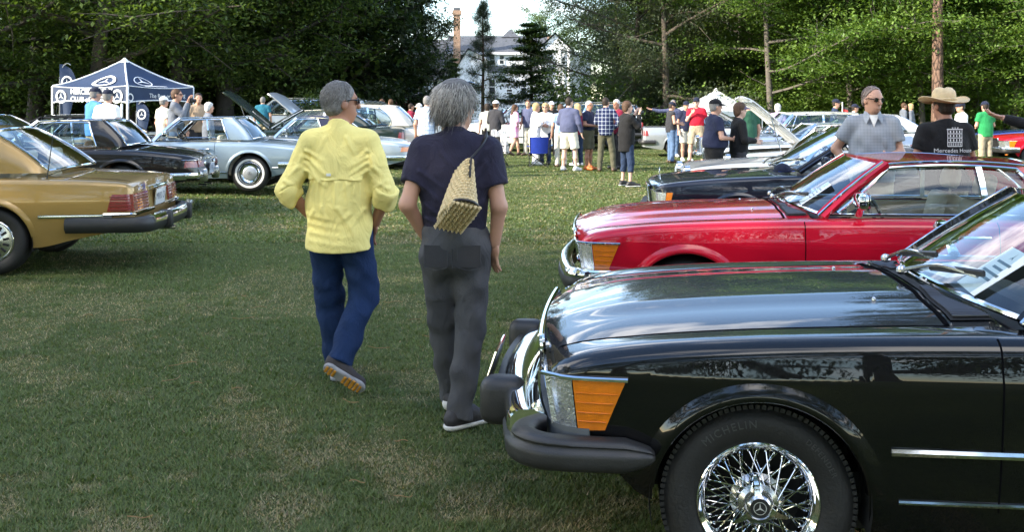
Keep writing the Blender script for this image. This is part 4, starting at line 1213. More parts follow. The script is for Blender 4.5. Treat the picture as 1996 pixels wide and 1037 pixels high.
def dryness(x, y):
    n = .34 * vnoise(x, y, .8, 3) + .36 * vnoise(x, y, 3.1, 4) + .30 * vnoise(x, y, 7.5, 5)
    return np.clip((n - .50) / .16, 0, 1)
GRASS_G = np.array((.106, .150, .050)); GRASS_D = np.array((.31, .262, .158)); SOIL = np.array((.13, .105, .070))

gm = bpy.data.materials.new('lawn_soil'); n_, l_, b_ = nodes_of(gm)
tco = n_.new('ShaderNodeTexCoord')
def nz(scale, det=5, rough=.6, vec=None):
    t = n_.new('ShaderNodeTexNoise'); t.inputs['Scale'].default_value = scale; t.inputs['Detail'].default_value = det; t.inputs['Roughness'].default_value = rough
    l_.new(vec or tco.outputs['Object'], t.inputs['Vector']); return t
n1 = nz(.35, 6); n2 = nz(3.0, 6); n3 = nz(34, 3, .7); n4 = nz(150, 2, .6)
r1 = n_.new('ShaderNodeValToRGB')
r1.color_ramp.elements[0].position = .35; r1.color_ramp.elements[0].color = (.066, .088, .028, 1)
r1.color_ramp.elements[1].position = .66; r1.color_ramp.elements[1].color = (.118, .150, .050, 1)
e = r1.color_ramp.elements.new(.82); e.color = (.17, .15, .085, 1)
ad = n_.new('ShaderNodeMath'); ad.operation = 'MULTIPLY_ADD'; ad.inputs[1].default_value = .5
l_.new(n1.outputs['Fac'], ad.inputs[0])
ad2 = n_.new('ShaderNodeMath'); ad2.operation = 'MULTIPLY'; ad2.inputs[1].default_value = .5
l_.new(n2.outputs['Fac'], ad2.inputs[0]); l_.new(ad2.outputs[0], ad.inputs[2]); l_.new(ad.outputs[0], r1.inputs[0])
mx = n_.new('ShaderNodeMixRGB'); mx.blend_type = 'MULTIPLY'; mx.inputs[0].default_value = 1
rr = n_.new('ShaderNodeMapRange'); rr.inputs['From Min'].default_value = .3; rr.inputs['From Max'].default_value = .7; rr.inputs['To Min'].default_value = .5; rr.inputs['To Max'].default_value = 1.35
l_.new(n3.outputs['Fac'], rr.inputs['Value']); l_.new(r1.outputs[0], mx.inputs[1]); l_.new(rr.outputs[0], mx.inputs[2])
l_.new(mx.outputs[0], b_.inputs['Base Color']); b_.inputs['Roughness'].default_value = .9; b_.inputs['Specular IOR Level'].default_value = .1
bp = n_.new('ShaderNodeBump'); bp.inputs['Strength'].default_value = .8; bp.inputs['Distance'].default_value = .03
l_.new(n4.outputs['Fac'], bp.inputs['Height']); l_.new(bp.outputs[0], b_.inputs['Normal'])

gx = np.concatenate([np.linspace(-400, -40, 10), np.linspace(-36, 36, 60), np.linspace(40, 400, 10)])
gy = np.concatenate([np.linspace(-120, -8, 8), np.linspace(-6, 60, 70), np.linspace(70, 600, 12)])
GX, GY = np.meshgrid(gx, gy); GZ = ground_z(GX, GY) - .004
lawn = MB().grid(np.stack([GX, GY, GZ], -1)).build('lawn', gm, None, 180)
tag(lawn, 'wide mown green lawn with dry patches under the cars and people', 'lawn', kind='structure')

def blades(name, n, y0, y1, h0, h1, w, pw, seed, mfade=None, label=''):
    r = np.random.default_rng(seed)
    # density falls off with distance, so that blades stay about evenly spread in the picture
    u = r.random(n)
    Y = (y0 ** (1 - pw) + u * (y1 ** (1 - pw) - y0 ** (1 - pw))) ** (1 / (1 - pw))
    X = (r.random(n) - .5) * 2 * Y * .535
    dry = dryness(X, Y)
    keep = r.random(n) > dry * .45
    X, Y, dry = X[keep], Y[keep], dry[keep]; n = len(X)
    tuft = vnoise(X, Y, 14, 9)
    h = (h0 + (h1 - h0) * r.random(n) ** 2) * (.55 + .8 * tuft) * (1 - .35 * dry)
    a = r.random(n) * 2 * PI; lean = (.3 + 1.5 * r.random(n)) * h
    dx, dy = np.cos(a), np.sin(a)
    bx, by = -dy * w * .5 * (1 + Y / 9), dx * w * .5 * (1 + Y / 9)
    Z = ground_z(X, Y) - .003
    V = np.empty((n, 3, 3))
    V[:, 0] = np.stack([X - bx, Y - by, Z], -1); V[:, 1] = np.stack([X + bx, Y + by, Z], -1)
    V[:, 2] = np.stack([X + dx * lean, Y + dy * lean, Z + h], -1)
    F = np.arange(n * 3).reshape(n, 3)
    o = quads_obj(name, V.reshape(-1, 3), F, MATS.setdefault('grass_blade', attr_mat('grass_blade', .55, trans=.3)), None, 0)
    t = (dry * .75 + .35 * (r.random(n) ** 3))[:, None].clip(0, 1)
    straw = (r.random(n) < .03 + .34 * dry)[:, None]
    c = GRASS_G * (1 - t) + GRASS_D * t * .8
    c = c * (.55 + .8 * r.random(n)[:, None]) * np.array((1, 1, 1)) * (.8 + .4 * vnoise(X, Y, .5, 11))[:, None]
    c = np.where(straw, np.array((.36, .30, .18)) * (.6 + .7 * r.random(n)[:, None]), c)
    c = c * np.stack([.85 + .3 * r.random(n), np.ones(n), .85 + .3 * r.random(n)], -1)
    point_color(o.data, np.repeat(c, 3, 0))
    tag(o, label, 'grass', kind='stuff')
    return o
blades('grass', 760000, 2.9, 13.0, .009, .027, .0036, 1.30, 21, label='short green lawn grass with straw coloured blades in the foreground')
blades('far_grass', 260000, 12.0, 42.0, .014, .036, .009, 1.5, 22, label='short sunlit lawn grass farther back between the parked cars')
# fallen pine needles and bits of litter
r = np.random.default_rng(5)
for k in range(46):
    Y = float(3.3 + 6 * r.random() ** 1.4); X = float((r.random() - .62) * Y * .9)
    a = float(r.normal(0, .5)); L_ = float(.06 + .16 * r.random())
    pts = [(X + math.cos(a) * L_ * t + math.sin(a) * .02 * math.sin(t * 3), Y + math.sin(a) * L_ * t, gz(X, Y) + .024 + .006 * math.sin(t * 5 + k)) for t in np.linspace(0, 1, 6)]
    o = MB().tube(pts, .0017, 4).build('pine_needle', mat('pine_straw', (.30, .17, .07), rough=.7, var=.3), None)
    tag(o, 'brown fallen pine needle lying on the lawn grass', 'pine needle', 'fallen pine needles on the lawn')
# ------------------------------------------------------------------ cars: where they stand
BLACK = paint('black_paint', (.0035, .0036, .0042))
RED = paint('signal_red_paint', (.47, .005, .022), rough=.3)
GOLD = paint('gold_metallic_paint', (.37, .235, .078), metal=.5, rough=.38, flake=.05)
BROWN = paint('dark_brown_paint', (.012, .010, .009))
SILVERBLUE = paint('silver_blue_paint', (.30, .38, .44), metal=.5, rough=.36, flake=.05)
PALEBLUE = paint('pale_blue_paint', (.42, .48, .52), metal=.45, rough=.36)
NAVYBLACK = paint('blue_black_paint', (.010, .012, .022), metal=.2)
CREAM = paint('cream_paint', (.62, .58, .49), rough=.4)
IVORY = paint('ivory_paint', (.68, .66, .60), rough=.4)
WHITEP = paint('white_car_paint', (.72, .73, .73), rough=.4)
SILVER = paint('silver_paint', (.42, .44, .46), metal=.6, rough=.36)
BLUEGREY = paint('blue_grey_paint', (.20, .26, .36), metal=.3, rough=.36)
def at_ref(xl, yl, X, D, yaw):
    a = R_(yaw); return (X - (xl * math.cos(a) - yl * math.sin(a)), D - (xl * math.sin(a) + yl * math.cos(a)))
def CT(o, label, group=None): tag(o[0], label, 'car', group); return o
CT(r107('convertible_car', BLACK, 'wire', True, seat=BLUELEATHER, loc=at_ref(.68, -.83, .809, 3.37, -6)),
   'glossy black roadster with chrome wire wheels, amber corner lamp and black rubber bumper ends')
CT(r107('convertible_car', RED, 'alloy', False, seat=TAN, loc=at_ref(.14, -.84, wx(1175, 6.73), 6.73, -6)),
   'bright red hardtop roadster with slim chrome bumper, beside the black roadster')
CT(w116('saloon_car', GOLD, at_ref(4.86, -.86, wx(268, 9.85), 9.85, 5), 5), 'gold saloon seen from its ribbed red tail lamps, with a whip aerial on its wing')
NAVYCLOTH = mat('navy_canvas', (.012, .016, .045), rough=.85, var=.15, bump=.2)
CT(w113('roadster', BROWN, at_ref(4.20, -.72, wx(380, 14.7), 14.7, 4), 4, mat('dark_hub', (.012, .011, .011), rough=.2, coat=1), style='hubcap', seat=BROWNLEATHER, txt='1F EL'),
   'dark brown hardtop roadster with chrome guards and pale plate beside the gold saloon')
CT(w113('roadster', SILVERBLUE, at_ref(3.20, -.80, wx(487, 17.4), 17.4, 3), 3, SILVER, style='whitewall', seat=TAN, down=(0,)),
   'silver-blue hardtop roadster with whitewall tyres and its side window down')
CT(w113('roadster', PALEBLUE, at_ref(1.58, -.74, wx(536, 20.2), 20.2, 1), 1, PALEBLUE, hard=False, soft=NAVYCLOTH, style='hubcap'),
   'pale blue roadster with a navy canvas top, partly behind the person in the yellow shirt')
o = CT(saloon('saloon_car', CREAM, at_ref(4.42, -.5, wx(858, 25.5), 25.5, 0), 0, sp=SP180, g=G180, lamps='round', style='hubcap', hub=CREAM, chrome_bumper=True, front=(.56, .84, .20), rear=(.62, .72, .34, .44), wr=.76, head=False),
   'rounded cream saloon of the fifties with a folded dark sunroof')
c_ = o[2]
sr = MB()
for k in range(7):
    u = .46 + k * .045
    sr.tube([c_['roof_pt'](u, v) + np.array((0, 0, .02 + .02 * (k % 2))) for v in np.linspace(-.62, .62, 12)], .036, 8)
sr.build('folded_sunroof', mat('dark_green_canvas', (.018, .028, .026), rough=.8), o[0])
CT(saloon('convertible_car', NAVYBLACK, at_ref(.09, -.78, wx(1300, 10.9), 10.9, -5), -5, open_top=True, seat=GREYCLOTH, fine=1.1, trim=BLACKPL),
   'blue-black open convertible with a star on its hood behind the red hardtop roadster')
CT(w113('roadster', IVORY, at_ref(.03, -.66, wx(1350, 14.2), 14.2, -4), -4, IVORY, hard=False, style='hubcap', seat=REDLEATHER),
   'ivory open roadster with a rounded nose, behind the blue-black convertible')
CT(w113('roadster', WHITEP, at_ref(.03, -.66, wx(1428, 17.6), 17.6, -4), -4, WHITEP, hard=False, style='hubcap', open_hood=.80),
   'white roadster with its hood propped wide open')
CT(w113('roadster', paint('frost_blue_paint', (.52, .58, .66), metal=.3), at_ref(1.98, -.6, wx(1590, 20.2), 20.2, -4), -4, WHITEP, style='hubcap'),
   'frosty pale blue hardtop roadster, behind the white roadster with open hood')
CT(saloon('saloon_car', BLUEGREY, at_ref(1.98, -.66, wx(1545, 23.5), 23.5, -3), -3, sp=SP111, g=G111, roofm=WHITEP, lamps='tall', style='hubcap', hub=WHITEP, chrome_bumper=True, front=(.58, .86, .20), rear=(.62, .74, .42, .70), wr=.79, head=False),
   'finned sixties saloon in grey-blue with a white roof')
o = CT(saloon('coupe_car', BLACK, at_ref(4.5, -.8, wx(318, 19.3), 19.3, 3), 3, trim=BLACKPL, star=False), 'low black coupe parked in front of the navy canopy tent')
o[0].scale = (1, 1, .90)
o = CT(saloon('saloon_car', SILVER, at_ref(4.4, -.8, wx(92, 17.0), 17.0, 3), 3, trim=CHROME, star=False), 'silver saloon whose roof rises behind the dark brown roadster')
o[0].scale = (1, 1, .93)
CT(saloon('saloon_car', SILVER, at_ref(4.5, .8, wx(1262, 32.5), 32.5, 174), 174, star=False), 'silver-grey saloon showing its red tail lamp behind the group of people on the grass')
CT(saloon('saloon_car', paint('wine_red_paint', (.035, .006, .008)), at_ref(.2, .8, wx(1256, 39.0), 39.0, 183), 183, star=False), 'dark wine red saloon tail to tail with the silver-grey saloon')
CT(saloon('saloon_car', IVORY, at_ref(.1, -.8, wx(880, 36.0), 36.0, -2), -2, sp=SP111, g=G111, open_top=True, lamps='tall', style='hubcap', hub=IVORY, chrome_bumper=True, front=(.58, .86, .20), rear=(.62, .74, .42, .70), wr=.79, head=False, seat=REDLEATHER), 'open ivory touring car behind the camp chairs')
CT(r107('convertible_car', RED, 'alloy', False, loc=at_ref(.14, -.84, wx(1972, 26.0), 26.0, -4), yaw=-4), 'far red roadster with amber corner lamps beyond the straw hat')
CT(saloon('saloon_car', paint('royal_blue_paint', (.03, .06, .22), metal=.2), at_ref(.1, -.8, wx(1942, 30.0), 30.0, -4), -4, star=False), 'blue saloon behind the far red roadster')
CT(saloon('saloon_car', WHITEP, at_ref(3.2, -.6, wx(1748, 18.6), 18.6, -4), -4, sp=SP111, g=G111, lamps='tall', style='hubcap', hub=WHITEP, chrome_bumper=True, front=(.58, .86, .20), rear=(.62, .74, .42, .70), wr=.79, head=False) if False else saloon('coupe_car', WHITEP, at_ref(3.2, -.6, wx(1752, 25.5), 25.5, -4), -4, star=False),
   'white coupe whose sloping tail shows between the checked shirt and the straw hat')
# utility vehicles at the edge of the lawn
SPSUV = dict(SP124, L=4.70, zt=[(0, .95), (.05, .98), (.5, 1.04), (1.3, 1.10), (4.6, 1.1), (4.7, 1.05)], zs=[(0, .90), (.05, .94), (.4, 1.0), (1.3, 1.05), (4.6, 1.06), (4.7, 1.0)], hood=(.02, 1.25), trunk=(4.62, 4.68), cabin=(1.35, 4.5), doors=[(1.4, 2.45), (2.45, 3.4)],
    edge=[(0, .40), (.6, .32), (3.9, .32), (4.7, .42)], zw=.8, arches=[(.82, .36, .39), (3.60, .36, .39)])
GSUV = dict(G124, A0=(1.30, .74, 1.09), A1=(1.95, .64, 1.66), C0=(4.62, .74, 1.10), C1=(4.42, .63, 1.66), arch=.03, Q0=.96, Q1=.97, div=[(.33, .28, .03), (.62, .60, .03)], zc=(1.12, 1.12))
def suv(pm, loc, yaw, label):
    o = saloon('utility_vehicle', pm, loc, yaw, sp=SPSUV, g=GSUV, star=False, front=(.62, .88, .4), rear=(.75, 1.0, .6, .76), bz=.55, fine=.7)
    rk = MB()
    for sg in (-1, 1): rk.tube([o[2]['roof_pt'](u, sg * .85) + np.array((0, 0, .05 if .08 < u < .92 else 0)) for u in np.linspace(.05, .95, 12)], .018, 6)
    tag(rk.build('roof_rack', CHROME_SOFT, o[0]), kind='stuff')
    tag(o[0], label, 'vehicle', 'utility vehicles at the edge of the lawn'); return o
suv(WHITEP, at_ref(.1, -.8, wx(440, 40), 40, -3), -3, 'white utility vehicle behind the person in the teal shirt')
suv(SILVER, at_ref(.1, -.8, wx(505, 43), 43, -3), -3, 'silver utility vehicle behind the yellow shirted person and the silver open hood')
o = CT(saloon('saloon_car', SILVER, at_ref(.2, -.8, wx(512, 27), 27, -3), -3, open_hood=.70, star=False), 'silver saloon with its hood raised, behind the silver-blue roadster')
o = CT(saloon('saloon_car', paint('dark_green_paint', (.012, .022, .018)), at_ref(.2, -.8, wx(425, 24.5), 24.5, 4), 4, open_hood=1.1, star=False), 'dark green saloon with its hood raised high beside the person in the tan jacket')
suv(BLACK, at_ref(.1, -.8, wx(1010, 38), 38, -3), -3, 'black utility vehicle behind the woman in the white jacket')
suv(WHITEP, at_ref(.1, -.8, wx(925, 44), 44, -3), -3, 'white utility vehicle parked before the white house')
# ------------------------------------------------------------------ trees
BARK = mat('bark', (.085, .068, .052), rough=.9, var=.35, scale=5, bump=.9, bscale=14)
BARK_DARK = mat('dark_bark', (.045, .038, .032), rough=.9, var=.35, scale=5, bump=.9, bscale=14)
def pine_bark():
    m = mat('pine_bark', (.15, .095, .068), rough=.95, var=.3, scale=3, spec=.1)
    n, l, b = nodes_of(m)
    t = n.new('ShaderNodeTexCoord'); mp = n.new('ShaderNodeMapping'); mp.inputs['Scale'].default_value = (9, 9, 3)
    v = n.new('ShaderNodeTexVoronoi'); v.feature = 'DISTANCE_TO_EDGE'; v.inputs['Scale'].default_value = 1
    l.new(t.outputs['Object'], mp.inputs[0]); l.new(mp.outputs[0], v.inputs['Vector'])
    bp = n.new('ShaderNodeBump'); bp.inputs['Strength'].default_value = 1; bp.inputs['Distance'].default_value = .06
    l.new(v.outputs['Distance'], bp.inputs['Height']); l.new(bp.outputs[0], b.inputs['Normal'])
    cr_ = n.new('ShaderNodeValToRGB'); cr_.color_ramp.elements[0].color = (.035, .026, .022, 1); cr_.color_ramp.elements[1].position = .16; cr_.color_ramp.elements[1].color = (.19, .12, .088, 1)
    l.new(v.outputs['Distance'], cr_.inputs[0]); l.new(cr_.outputs[0], b.inputs['Base Color'])
    return m
PINEBARK = pine_bark()
LEAF = attr_mat('leaf', .5, trans=.35, spec=.35)
NEEDLE = attr_mat('needle', .6, trans=.15, spec=.3)

def leaf_mesh(centres, n_per, spread, size, pal, seed, name, flat=.45, m=None, slim=.55, droop=0.0):
    """leaf-sized bent diamonds scattered round twig centres; pal: list of colours"""
    r = np.random.default_rng(seed)
    C = np.repeat(np.asarray(centres), n_per, 0); n = len(C)
    P = C + r.normal(0, 1, (n, 3)) * np.array((spread, spread, spread * flat))
    cl = np.repeat(r.random(len(centres)), n_per)
    a = r.random(n) * 2 * PI; tilt = r.normal(0, .55, n) + droop
    s = size * (.6 + .8 * r.random(n))
    d = np.stack([np.cos(a) * np.cos(tilt), np.sin(a) * np.cos(tilt), -np.sin(tilt)], -1)
    w = np.stack([-np.sin(a), np.cos(a), r.normal(0, .45, n)], -1); w /= np.linalg.norm(w, axis=1)[:, None]
    V = np.empty((n, 4, 3))
    V[:, 0] = P - d * s[:, None] * .5; V[:, 2] = P + d * s[:, None] * .5
    V[:, 1] = P + w * s[:, None] * slim * .5 + np.array((0, 0, 1)) * s[:, None] * .08; V[:, 3] = P - w * s[:, None] * slim * .5 + np.array((0, 0, 1)) * s[:, None] * .08
    Q = np.arange(n * 4).reshape(n, 4)
    o = quads_obj(name, V.reshape(-1, 3), Q, m or LEAF, None, 0)
    pal = np.array(pal); k = len(pal)
    t = np.clip(cl * .75 + r.random(n) * .45, 0, .999) * (k - 1)
    i = t.astype(int); f = (t - i)[:, None]
    c = pal[i] * (1 - f) + pal[np.minimum(i + 1, k - 1)] * f
    c = c * (.75 + .5 * r.random(n)[:, None])
    point_color(o.data, np.repeat(c, 4, 0))
    return o
def skeleton(h, r0, seed, first=.22, n_limb=14, reach=.42, up=.35, lean=.03, sub=5, jitter=.25, shape='round'):
    """trunk and limbs as one mesh; returns builder and twig centres"""
    r = np.random.default_rng(seed); b = MB(); tw = []
    top = np.array((r.normal(0, lean) * h, r.normal(0, lean) * h, h))
    def tp(t): return top * t + np.array((math.sin(t * 5 + seed) * .012 * h, math.cos(t * 4 + seed) * .012 * h, 0)) * t
    b.tube([tp(t) + np.array((0, 0, -.15 if t == 0 else 0)) for t in np.linspace(0, 1, 14)], [r0 * (1.35 if k == 0 else 1) * (1 - .9 * (k / 13) ** .9) + .02 for k in range(14)], 10)
    for k in range(n_limb):
        t = first + (1 - first) * ((k + .6 * r.random()) / n_limb) ** .9
        t = min(t, .98)
        a = k * 2.4 + r.normal(0, .35)
        if shape == 'round': ln = reach * h * math.sqrt(max(.06, 1 - ((t - .50) / .58) ** 2))
        elif shape == 'cone': ln = reach * h * (1.03 - t) / (1.03 - first) + .25
        else: ln = reach * h * (.35 + .65 * (1 - abs(t - .45) / .6))
        ln *= .75 + .5 * r.random()
        p0 = tp(t); d = np.array((math.cos(a), math.sin(a), up * (.2 + 1.2 * (t - first)) + r.normal(0, .12)))
        pts = [p0]; q = p0.copy()
        for s_ in range(6):
            d = d + r.normal(0, jitter, 3) * np.array((.6, .6, .5)) * .5; d[2] += .02
            q = q + d / np.linalg.norm(d) * ln / 6; pts.append(q.copy())
        rr = r0 * .42 * (1 - t * .6)
        b.tube(pts, [rr * (1 - .85 * s_ / 6) + .012 for s_ in range(7)], 6, caps=False)
        for s_ in range(2, 7):
            tw.append(pts[s_])
            for _ in range(sub):
                dd = r.normal(0, 1, 3) * np.array((1, 1, .55)); dd /= np.linalg.norm(dd)
                e_ = pts[s_] + dd * ln * (.16 + .24 * r.random())
                mid = (pts[s_] + e_) / 2 + r.normal(0, .04, 3) * ln * .3
                if r.random() < .55: b.tube([pts[s_], mid, e_], [rr * .22 + .006, rr * .14 + .006, .006], 4, caps=False)
                tw.append(e_); tw.append(mid)
    tw.append(tp(.97)); tw.append(tp(1.0))
    return b, np.array(tw)
PAL_DARK = [(.026, .048, .014), (.046, .080, .021), (.078, .12, .028), (.12, .165, .036)]
PAL_MID = [(.022, .042, .012), (.040, .072, .018), (.065, .105, .024), (.105, .14, .03)]
PAL_BRIGHT = [(.040, .082, .018), (.075, .140, .028), (.118, .195, .038), (.165, .245, .055)]
PAL_GREY = [(.030, .045, .026), (.050, .070, .040), (.080, .105, .060), (.12, .14, .085)]
PAL_MAG = [(.009, .018, .008), (.018, .034, .012), (.032, .056, .019), (.075, .095, .05)]
PROTO = {}
def proto(key):
    if key in PROTO: return PROTO[key]
    kind, seed = key
    if kind == 'oak':
        b, tw = skeleton(13, .36, seed, .13, 20, .46, .38, sub=5); cr = leaf_mesh(tw, 34, .42, .17, PAL_DARK, seed, 'crown', .5); bk = BARK_DARK
    elif kind == 'maple':
        b, tw = skeleton(12, .13, seed, .06, 26, .40, .16, sub=5, shape='round'); cr = leaf_mesh(tw, 46, .44, .135, PAL_BRIGHT, seed, 'crown', .26); bk = mat('pale_bark', (.11, .095, .08), rough=.9, var=.3, scale=6)
    elif kind == 'grey':
        b, tw = skeleton(12, .19, seed, .06, 24, .38, .34, sub=5); cr = leaf_mesh(tw, 38, .40, .14, PAL_GREY, seed, 'crown', .55, slim=.4); bk = BARK
    elif kind == 'mid':
        b, tw = skeleton(12, .28, seed, .10, 20, .42, .3, sub=5); cr = leaf_mesh(tw, 30, .42, .17, PAL_MID, seed, 'crown', .4); bk = BARK
    elif kind == 'magnolia':
        b, tw = skeleton(9, .28, seed, .12, 22, .42, .3, sub=5); cr = leaf_mesh(tw, 24, .30, .25, PAL_MAG, seed, 'crown', .7, slim=.42); bk = BARK_DARK
    elif kind == 'layer':
        b, tw = skeleton(8.5, .14, seed, .16, 26, .30, .05, sub=4, shape='cone', jitter=.15); cr = leaf_mesh(tw, 24, .26, .17, PAL_MID[:3], seed, 'crown', .22); bk = BARK
    elif kind == 'pine':
        b, tw = skeleton(9.0, .13, seed, .15, 22, .18, .55, sub=3, shape='cone', jitter=.12); cr = leaf_mesh(tw, 20, .16, .34, [(.030, .052, .026), (.05, .08, .040), (.075, .105, .055)], seed, 'crown', 1.2, NEEDLE, slim=.07, droop=-.4); bk = PINEBARK
    elif kind == 'tallpine':
        b, tw = skeleton(24, .20, seed, .62, 18, .16, .3, sub=4, lean=.012); cr = leaf_mesh(tw, 40, .35, .42, [(.020, .036, .016), (.035, .055, .024), (.06, .085, .035)], seed, 'crown', .8, NEEDLE, slim=.10); bk = PINEBARK
    elif kind == 'shrub':
        r = np.random.default_rng(seed); b = MB(); tw = []
        for k in range(16):
            a = r.random() * 2 * PI; e_ = np.array((math.cos(a) * (.3 + .9 * r.random()), math.sin(a) * (.3 + .9 * r.random()), .5 + 1.2 * r.random()))
            b.tube([(0, 0, 0), e_ * .5 + np.array((0, 0, .15)), e_], [.03, .02, .008], 5, caps=False)
            tw += [e_, e_ * .7 + np.array((0, 0, .1)), e_ * .85 + r.normal(0, .15, 3)]
        cr = leaf_mesh(np.array(tw), 60, .25, .11, PAL_MID, seed, 'crown', .7); bk = BARK
    tr = b.build('trunk', bk, None, 60)
    PROTO[key] = [tr, cr, False]
    return PROTO[key]
def tree(name, key, X, Y, h, label, cat='tree', group=None, rz=None, wide=1.0, z=None):
    tr, cr, used = proto(key)
    hh = {'oak': 13, 'maple': 12, 'grey': 12, 'mid': 12, 'magnolia': 9, 'layer': 8.5, 'pine': 9, 'tallpine': 24, 'shrub': 1.7}[key[0]]
    root = empty(name, (X, Y, gz(X, Y) if z is None else z), random.uniform(0, 6.28) if rz is None else rz)
    s = h / hh; root.scale = (s * wide, s * wide, s)
    for o in (tr, cr):
        c = o if not used else o.copy()
        if used: COL.objects.link(c)
        c.parent = root
    PROTO[key][2] = True
    tag(root, label, cat, group); return root
def tp(px, D): return wx(px, D), D
G_L, G_R, G_F = 'dark trees behind the tent and the left cars', 'sunlit trees behind the right row of cars', 'distant trees beyond the lawn'
L_DARK = 'dark leafy tree of the shady wood behind the tent and parked cars'
for k, (px, D, h, kd, sd) in enumerate(((-60, 37, 14, 'oak', 1), (70, 44, 15, 'oak', 2), (175, 39, 14, 'mid', 3), (265, 46, 16, 'oak', 1), (350, 41, 14, 'oak', 2), (440, 43, 14, 'oak', 1), (540, 47, 14, 'oak', 2), (570, 52, 14, 'mid', 3),
        (20, 56, 16, 'oak', 2), (130, 58, 16, 'oak', 1), (230, 60, 16, 'mid', 3), (330, 58, 15, 'oak', 1), (430, 60, 16, 'oak', 2), (520, 63, 16, 'oak', 1), (-60, 60, 17, 'oak', 1), (625, 60, 13, 'oak', 2), (600, 66, 14, 'oak', 1))):
    tree('oak_tree' if kd == 'oak' else 'shade_tree', (kd, sd), *tp(px, D), h, L_DARK, group=G_L)
tree('magnolia_tree', ('magnolia', 4), *tp(712, 50), 10.2, 'dark glossy magnolia tree in front of the white house', wide=.92)
tree('magnolia_tree', ('magnolia', 5), *tp(805, 57), 6.6, 'smaller dark magnolia tree near the brick chimney', wide=.85)
tree('young_pine_tree', ('pine', 6), *tp(941, 66), 8.2, 'slim young pine tree standing before the white house', rz=.6)
tree('layered_tree', ('layer', 7), *tp(1036, 62), 6.6, 'layered green tree covering the middle of the white house', wide=1.25)
tree('layered_tree', ('layer', 7), *tp(880, 72), 4.8, 'small layered tree left of the young pine, before the house', wide=1.0)
for px, D, h, kd, sd in ((1228, 47, 12, 'grey', 8), (1300, 44, 12, 'grey', 9), (1345, 50, 13, 'grey', 8), (1300, 60, 14, 'mid', 3), (1208, 62, 11.5, 'grey', 9)):
    tree('evergreen_oak_tree', (kd, sd), *tp(px, D), h, 'grey-green evergreen oak between the white house and the white tent', group='grey-green oaks behind the group of people', wide=.85)
for px, D, h, sd in ((1440, 55, 14, 10), (1505, 42, 12, 11), (1585, 47, 13, 10), (1660, 43, 12.5, 11), (1740, 48, 13, 10), (1800, 42, 11, 11), (1905, 44, 13, 11), (1975, 41, 12, 10), (2060, 40, 12, 11), (1385, 62, 14, 11), (1480, 60, 15, 10)):
    tree('maple_tree', ('maple', sd), *tp(px, D), h, 'bright green young maple in the sunlit wood edge behind the right row', group=G_R)
for px, D, h, kd in ((1560, 66, 16, 'oak'), (1640, 63, 16, 'mid'), (1720, 66, 16, 'oak'), (1800, 62, 16, 'mid'), (1880, 60, 16, 'oak'), (1960, 62, 16, 'mid'), (2050, 56, 16, 'oak')):
    tree('forest_tree', (kd, 1 if kd == 'oak' else 3), *tp(px, D), h, 'dark forest tree deep behind the bright maples', group=G_R)
tree('tall_pine_tree', ('tallpine', 12), *tp(1829, 38), 25, 'tall pine with a bare reddish trunk above the straw hat', rz=0)
tree('tall_pine_tree', ('tallpine', 13), *tp(1857, 52), 25, 'slimmer tall pine trunk beyond the reddish pine', rz=1)
for k, (px, D, h) in enumerate(((-120, 95, 18), (60, 100, 18), (200, 95, 18), (340, 100, 18), (480, 105, 17), (620, 110, 15), (1195, 125, 12), (1260, 110, 16), (1360, 105, 17), (1500, 100, 18), (1640, 100, 18), (1790, 95, 18), (1930, 95, 18), (2070, 90, 18), (1063, 150, 14.5), (720, 125, 12))):
    tree('distant_tree', ('mid', 3) if k % 2 else ('oak', 1), *tp(px, D), h, 'distant tree filling the skyline beyond the lawn', group=G_F)
for k, (px, D) in enumerate(((640, 40), (880, 60), (1340, 48), (1500, 47), (1620, 46), (1150, 43), (560, 50))):
    tree('shrub', ('shrub', 14), *tp(px, D), 2.0 + .5 * (k % 3), 'low leafy shrub at the foot of the trees', 'shrub', 'shrubs at the foot of the trees')
for k in range(30):                     # undergrowth in the wood
    px = -60 + k * 25 + 9 * (k % 3) if k < 28 else 1240 + 60 * (k - 28)
    tree('undergrowth', ('shrub', 15 if k % 2 else 14), *tp(px, 50 + 7 * (k % 3)), 3.4 + .6 * (k % 4), 'dark undergrowth bush between the trunks of the shady wood', 'bush', 'undergrowth of the shady wood', wide=1.25)
for k in range(26):
    tree('undergrowth', ('shrub', 15 if k % 2 else 14), *tp(1330 + k * 29, 51 + 6 * (k % 3)), 3.0 + .6 * (k % 4), 'leafy undergrowth bush below the bright maples', 'bush', 'undergrowth below the maples', wide=1.25)
# the wood goes on to the left of the frame and behind the photographer: it shades the lawn and shows in the car paint
for k, (X, Y, h, kd) in enumerate(((-17, -6, 15, 'oak'), (-19, 2, 16, 'oak'), (-15, -15, 15, 'mid'), (-43, 30, 19, 'oak'), (-48, 36, 20, 'oak'), (-29, -8, 18, 'mid'),
        (4, -19, 15, 'oak'), (-5, -22, 16, 'oak'), (13, -21, 16, 'mid'), (20, -26, 15, 'oak'), (-12, -27, 17, 'oak'), (28, -18, 15, 'mid'))):
    tree('shade_tree', (kd, 2 if kd == 'oak' else 3), X, Y, h, 'tall spreading tree of the wood around the lawn, outside the picture', group='trees around the lawn outside the picture')

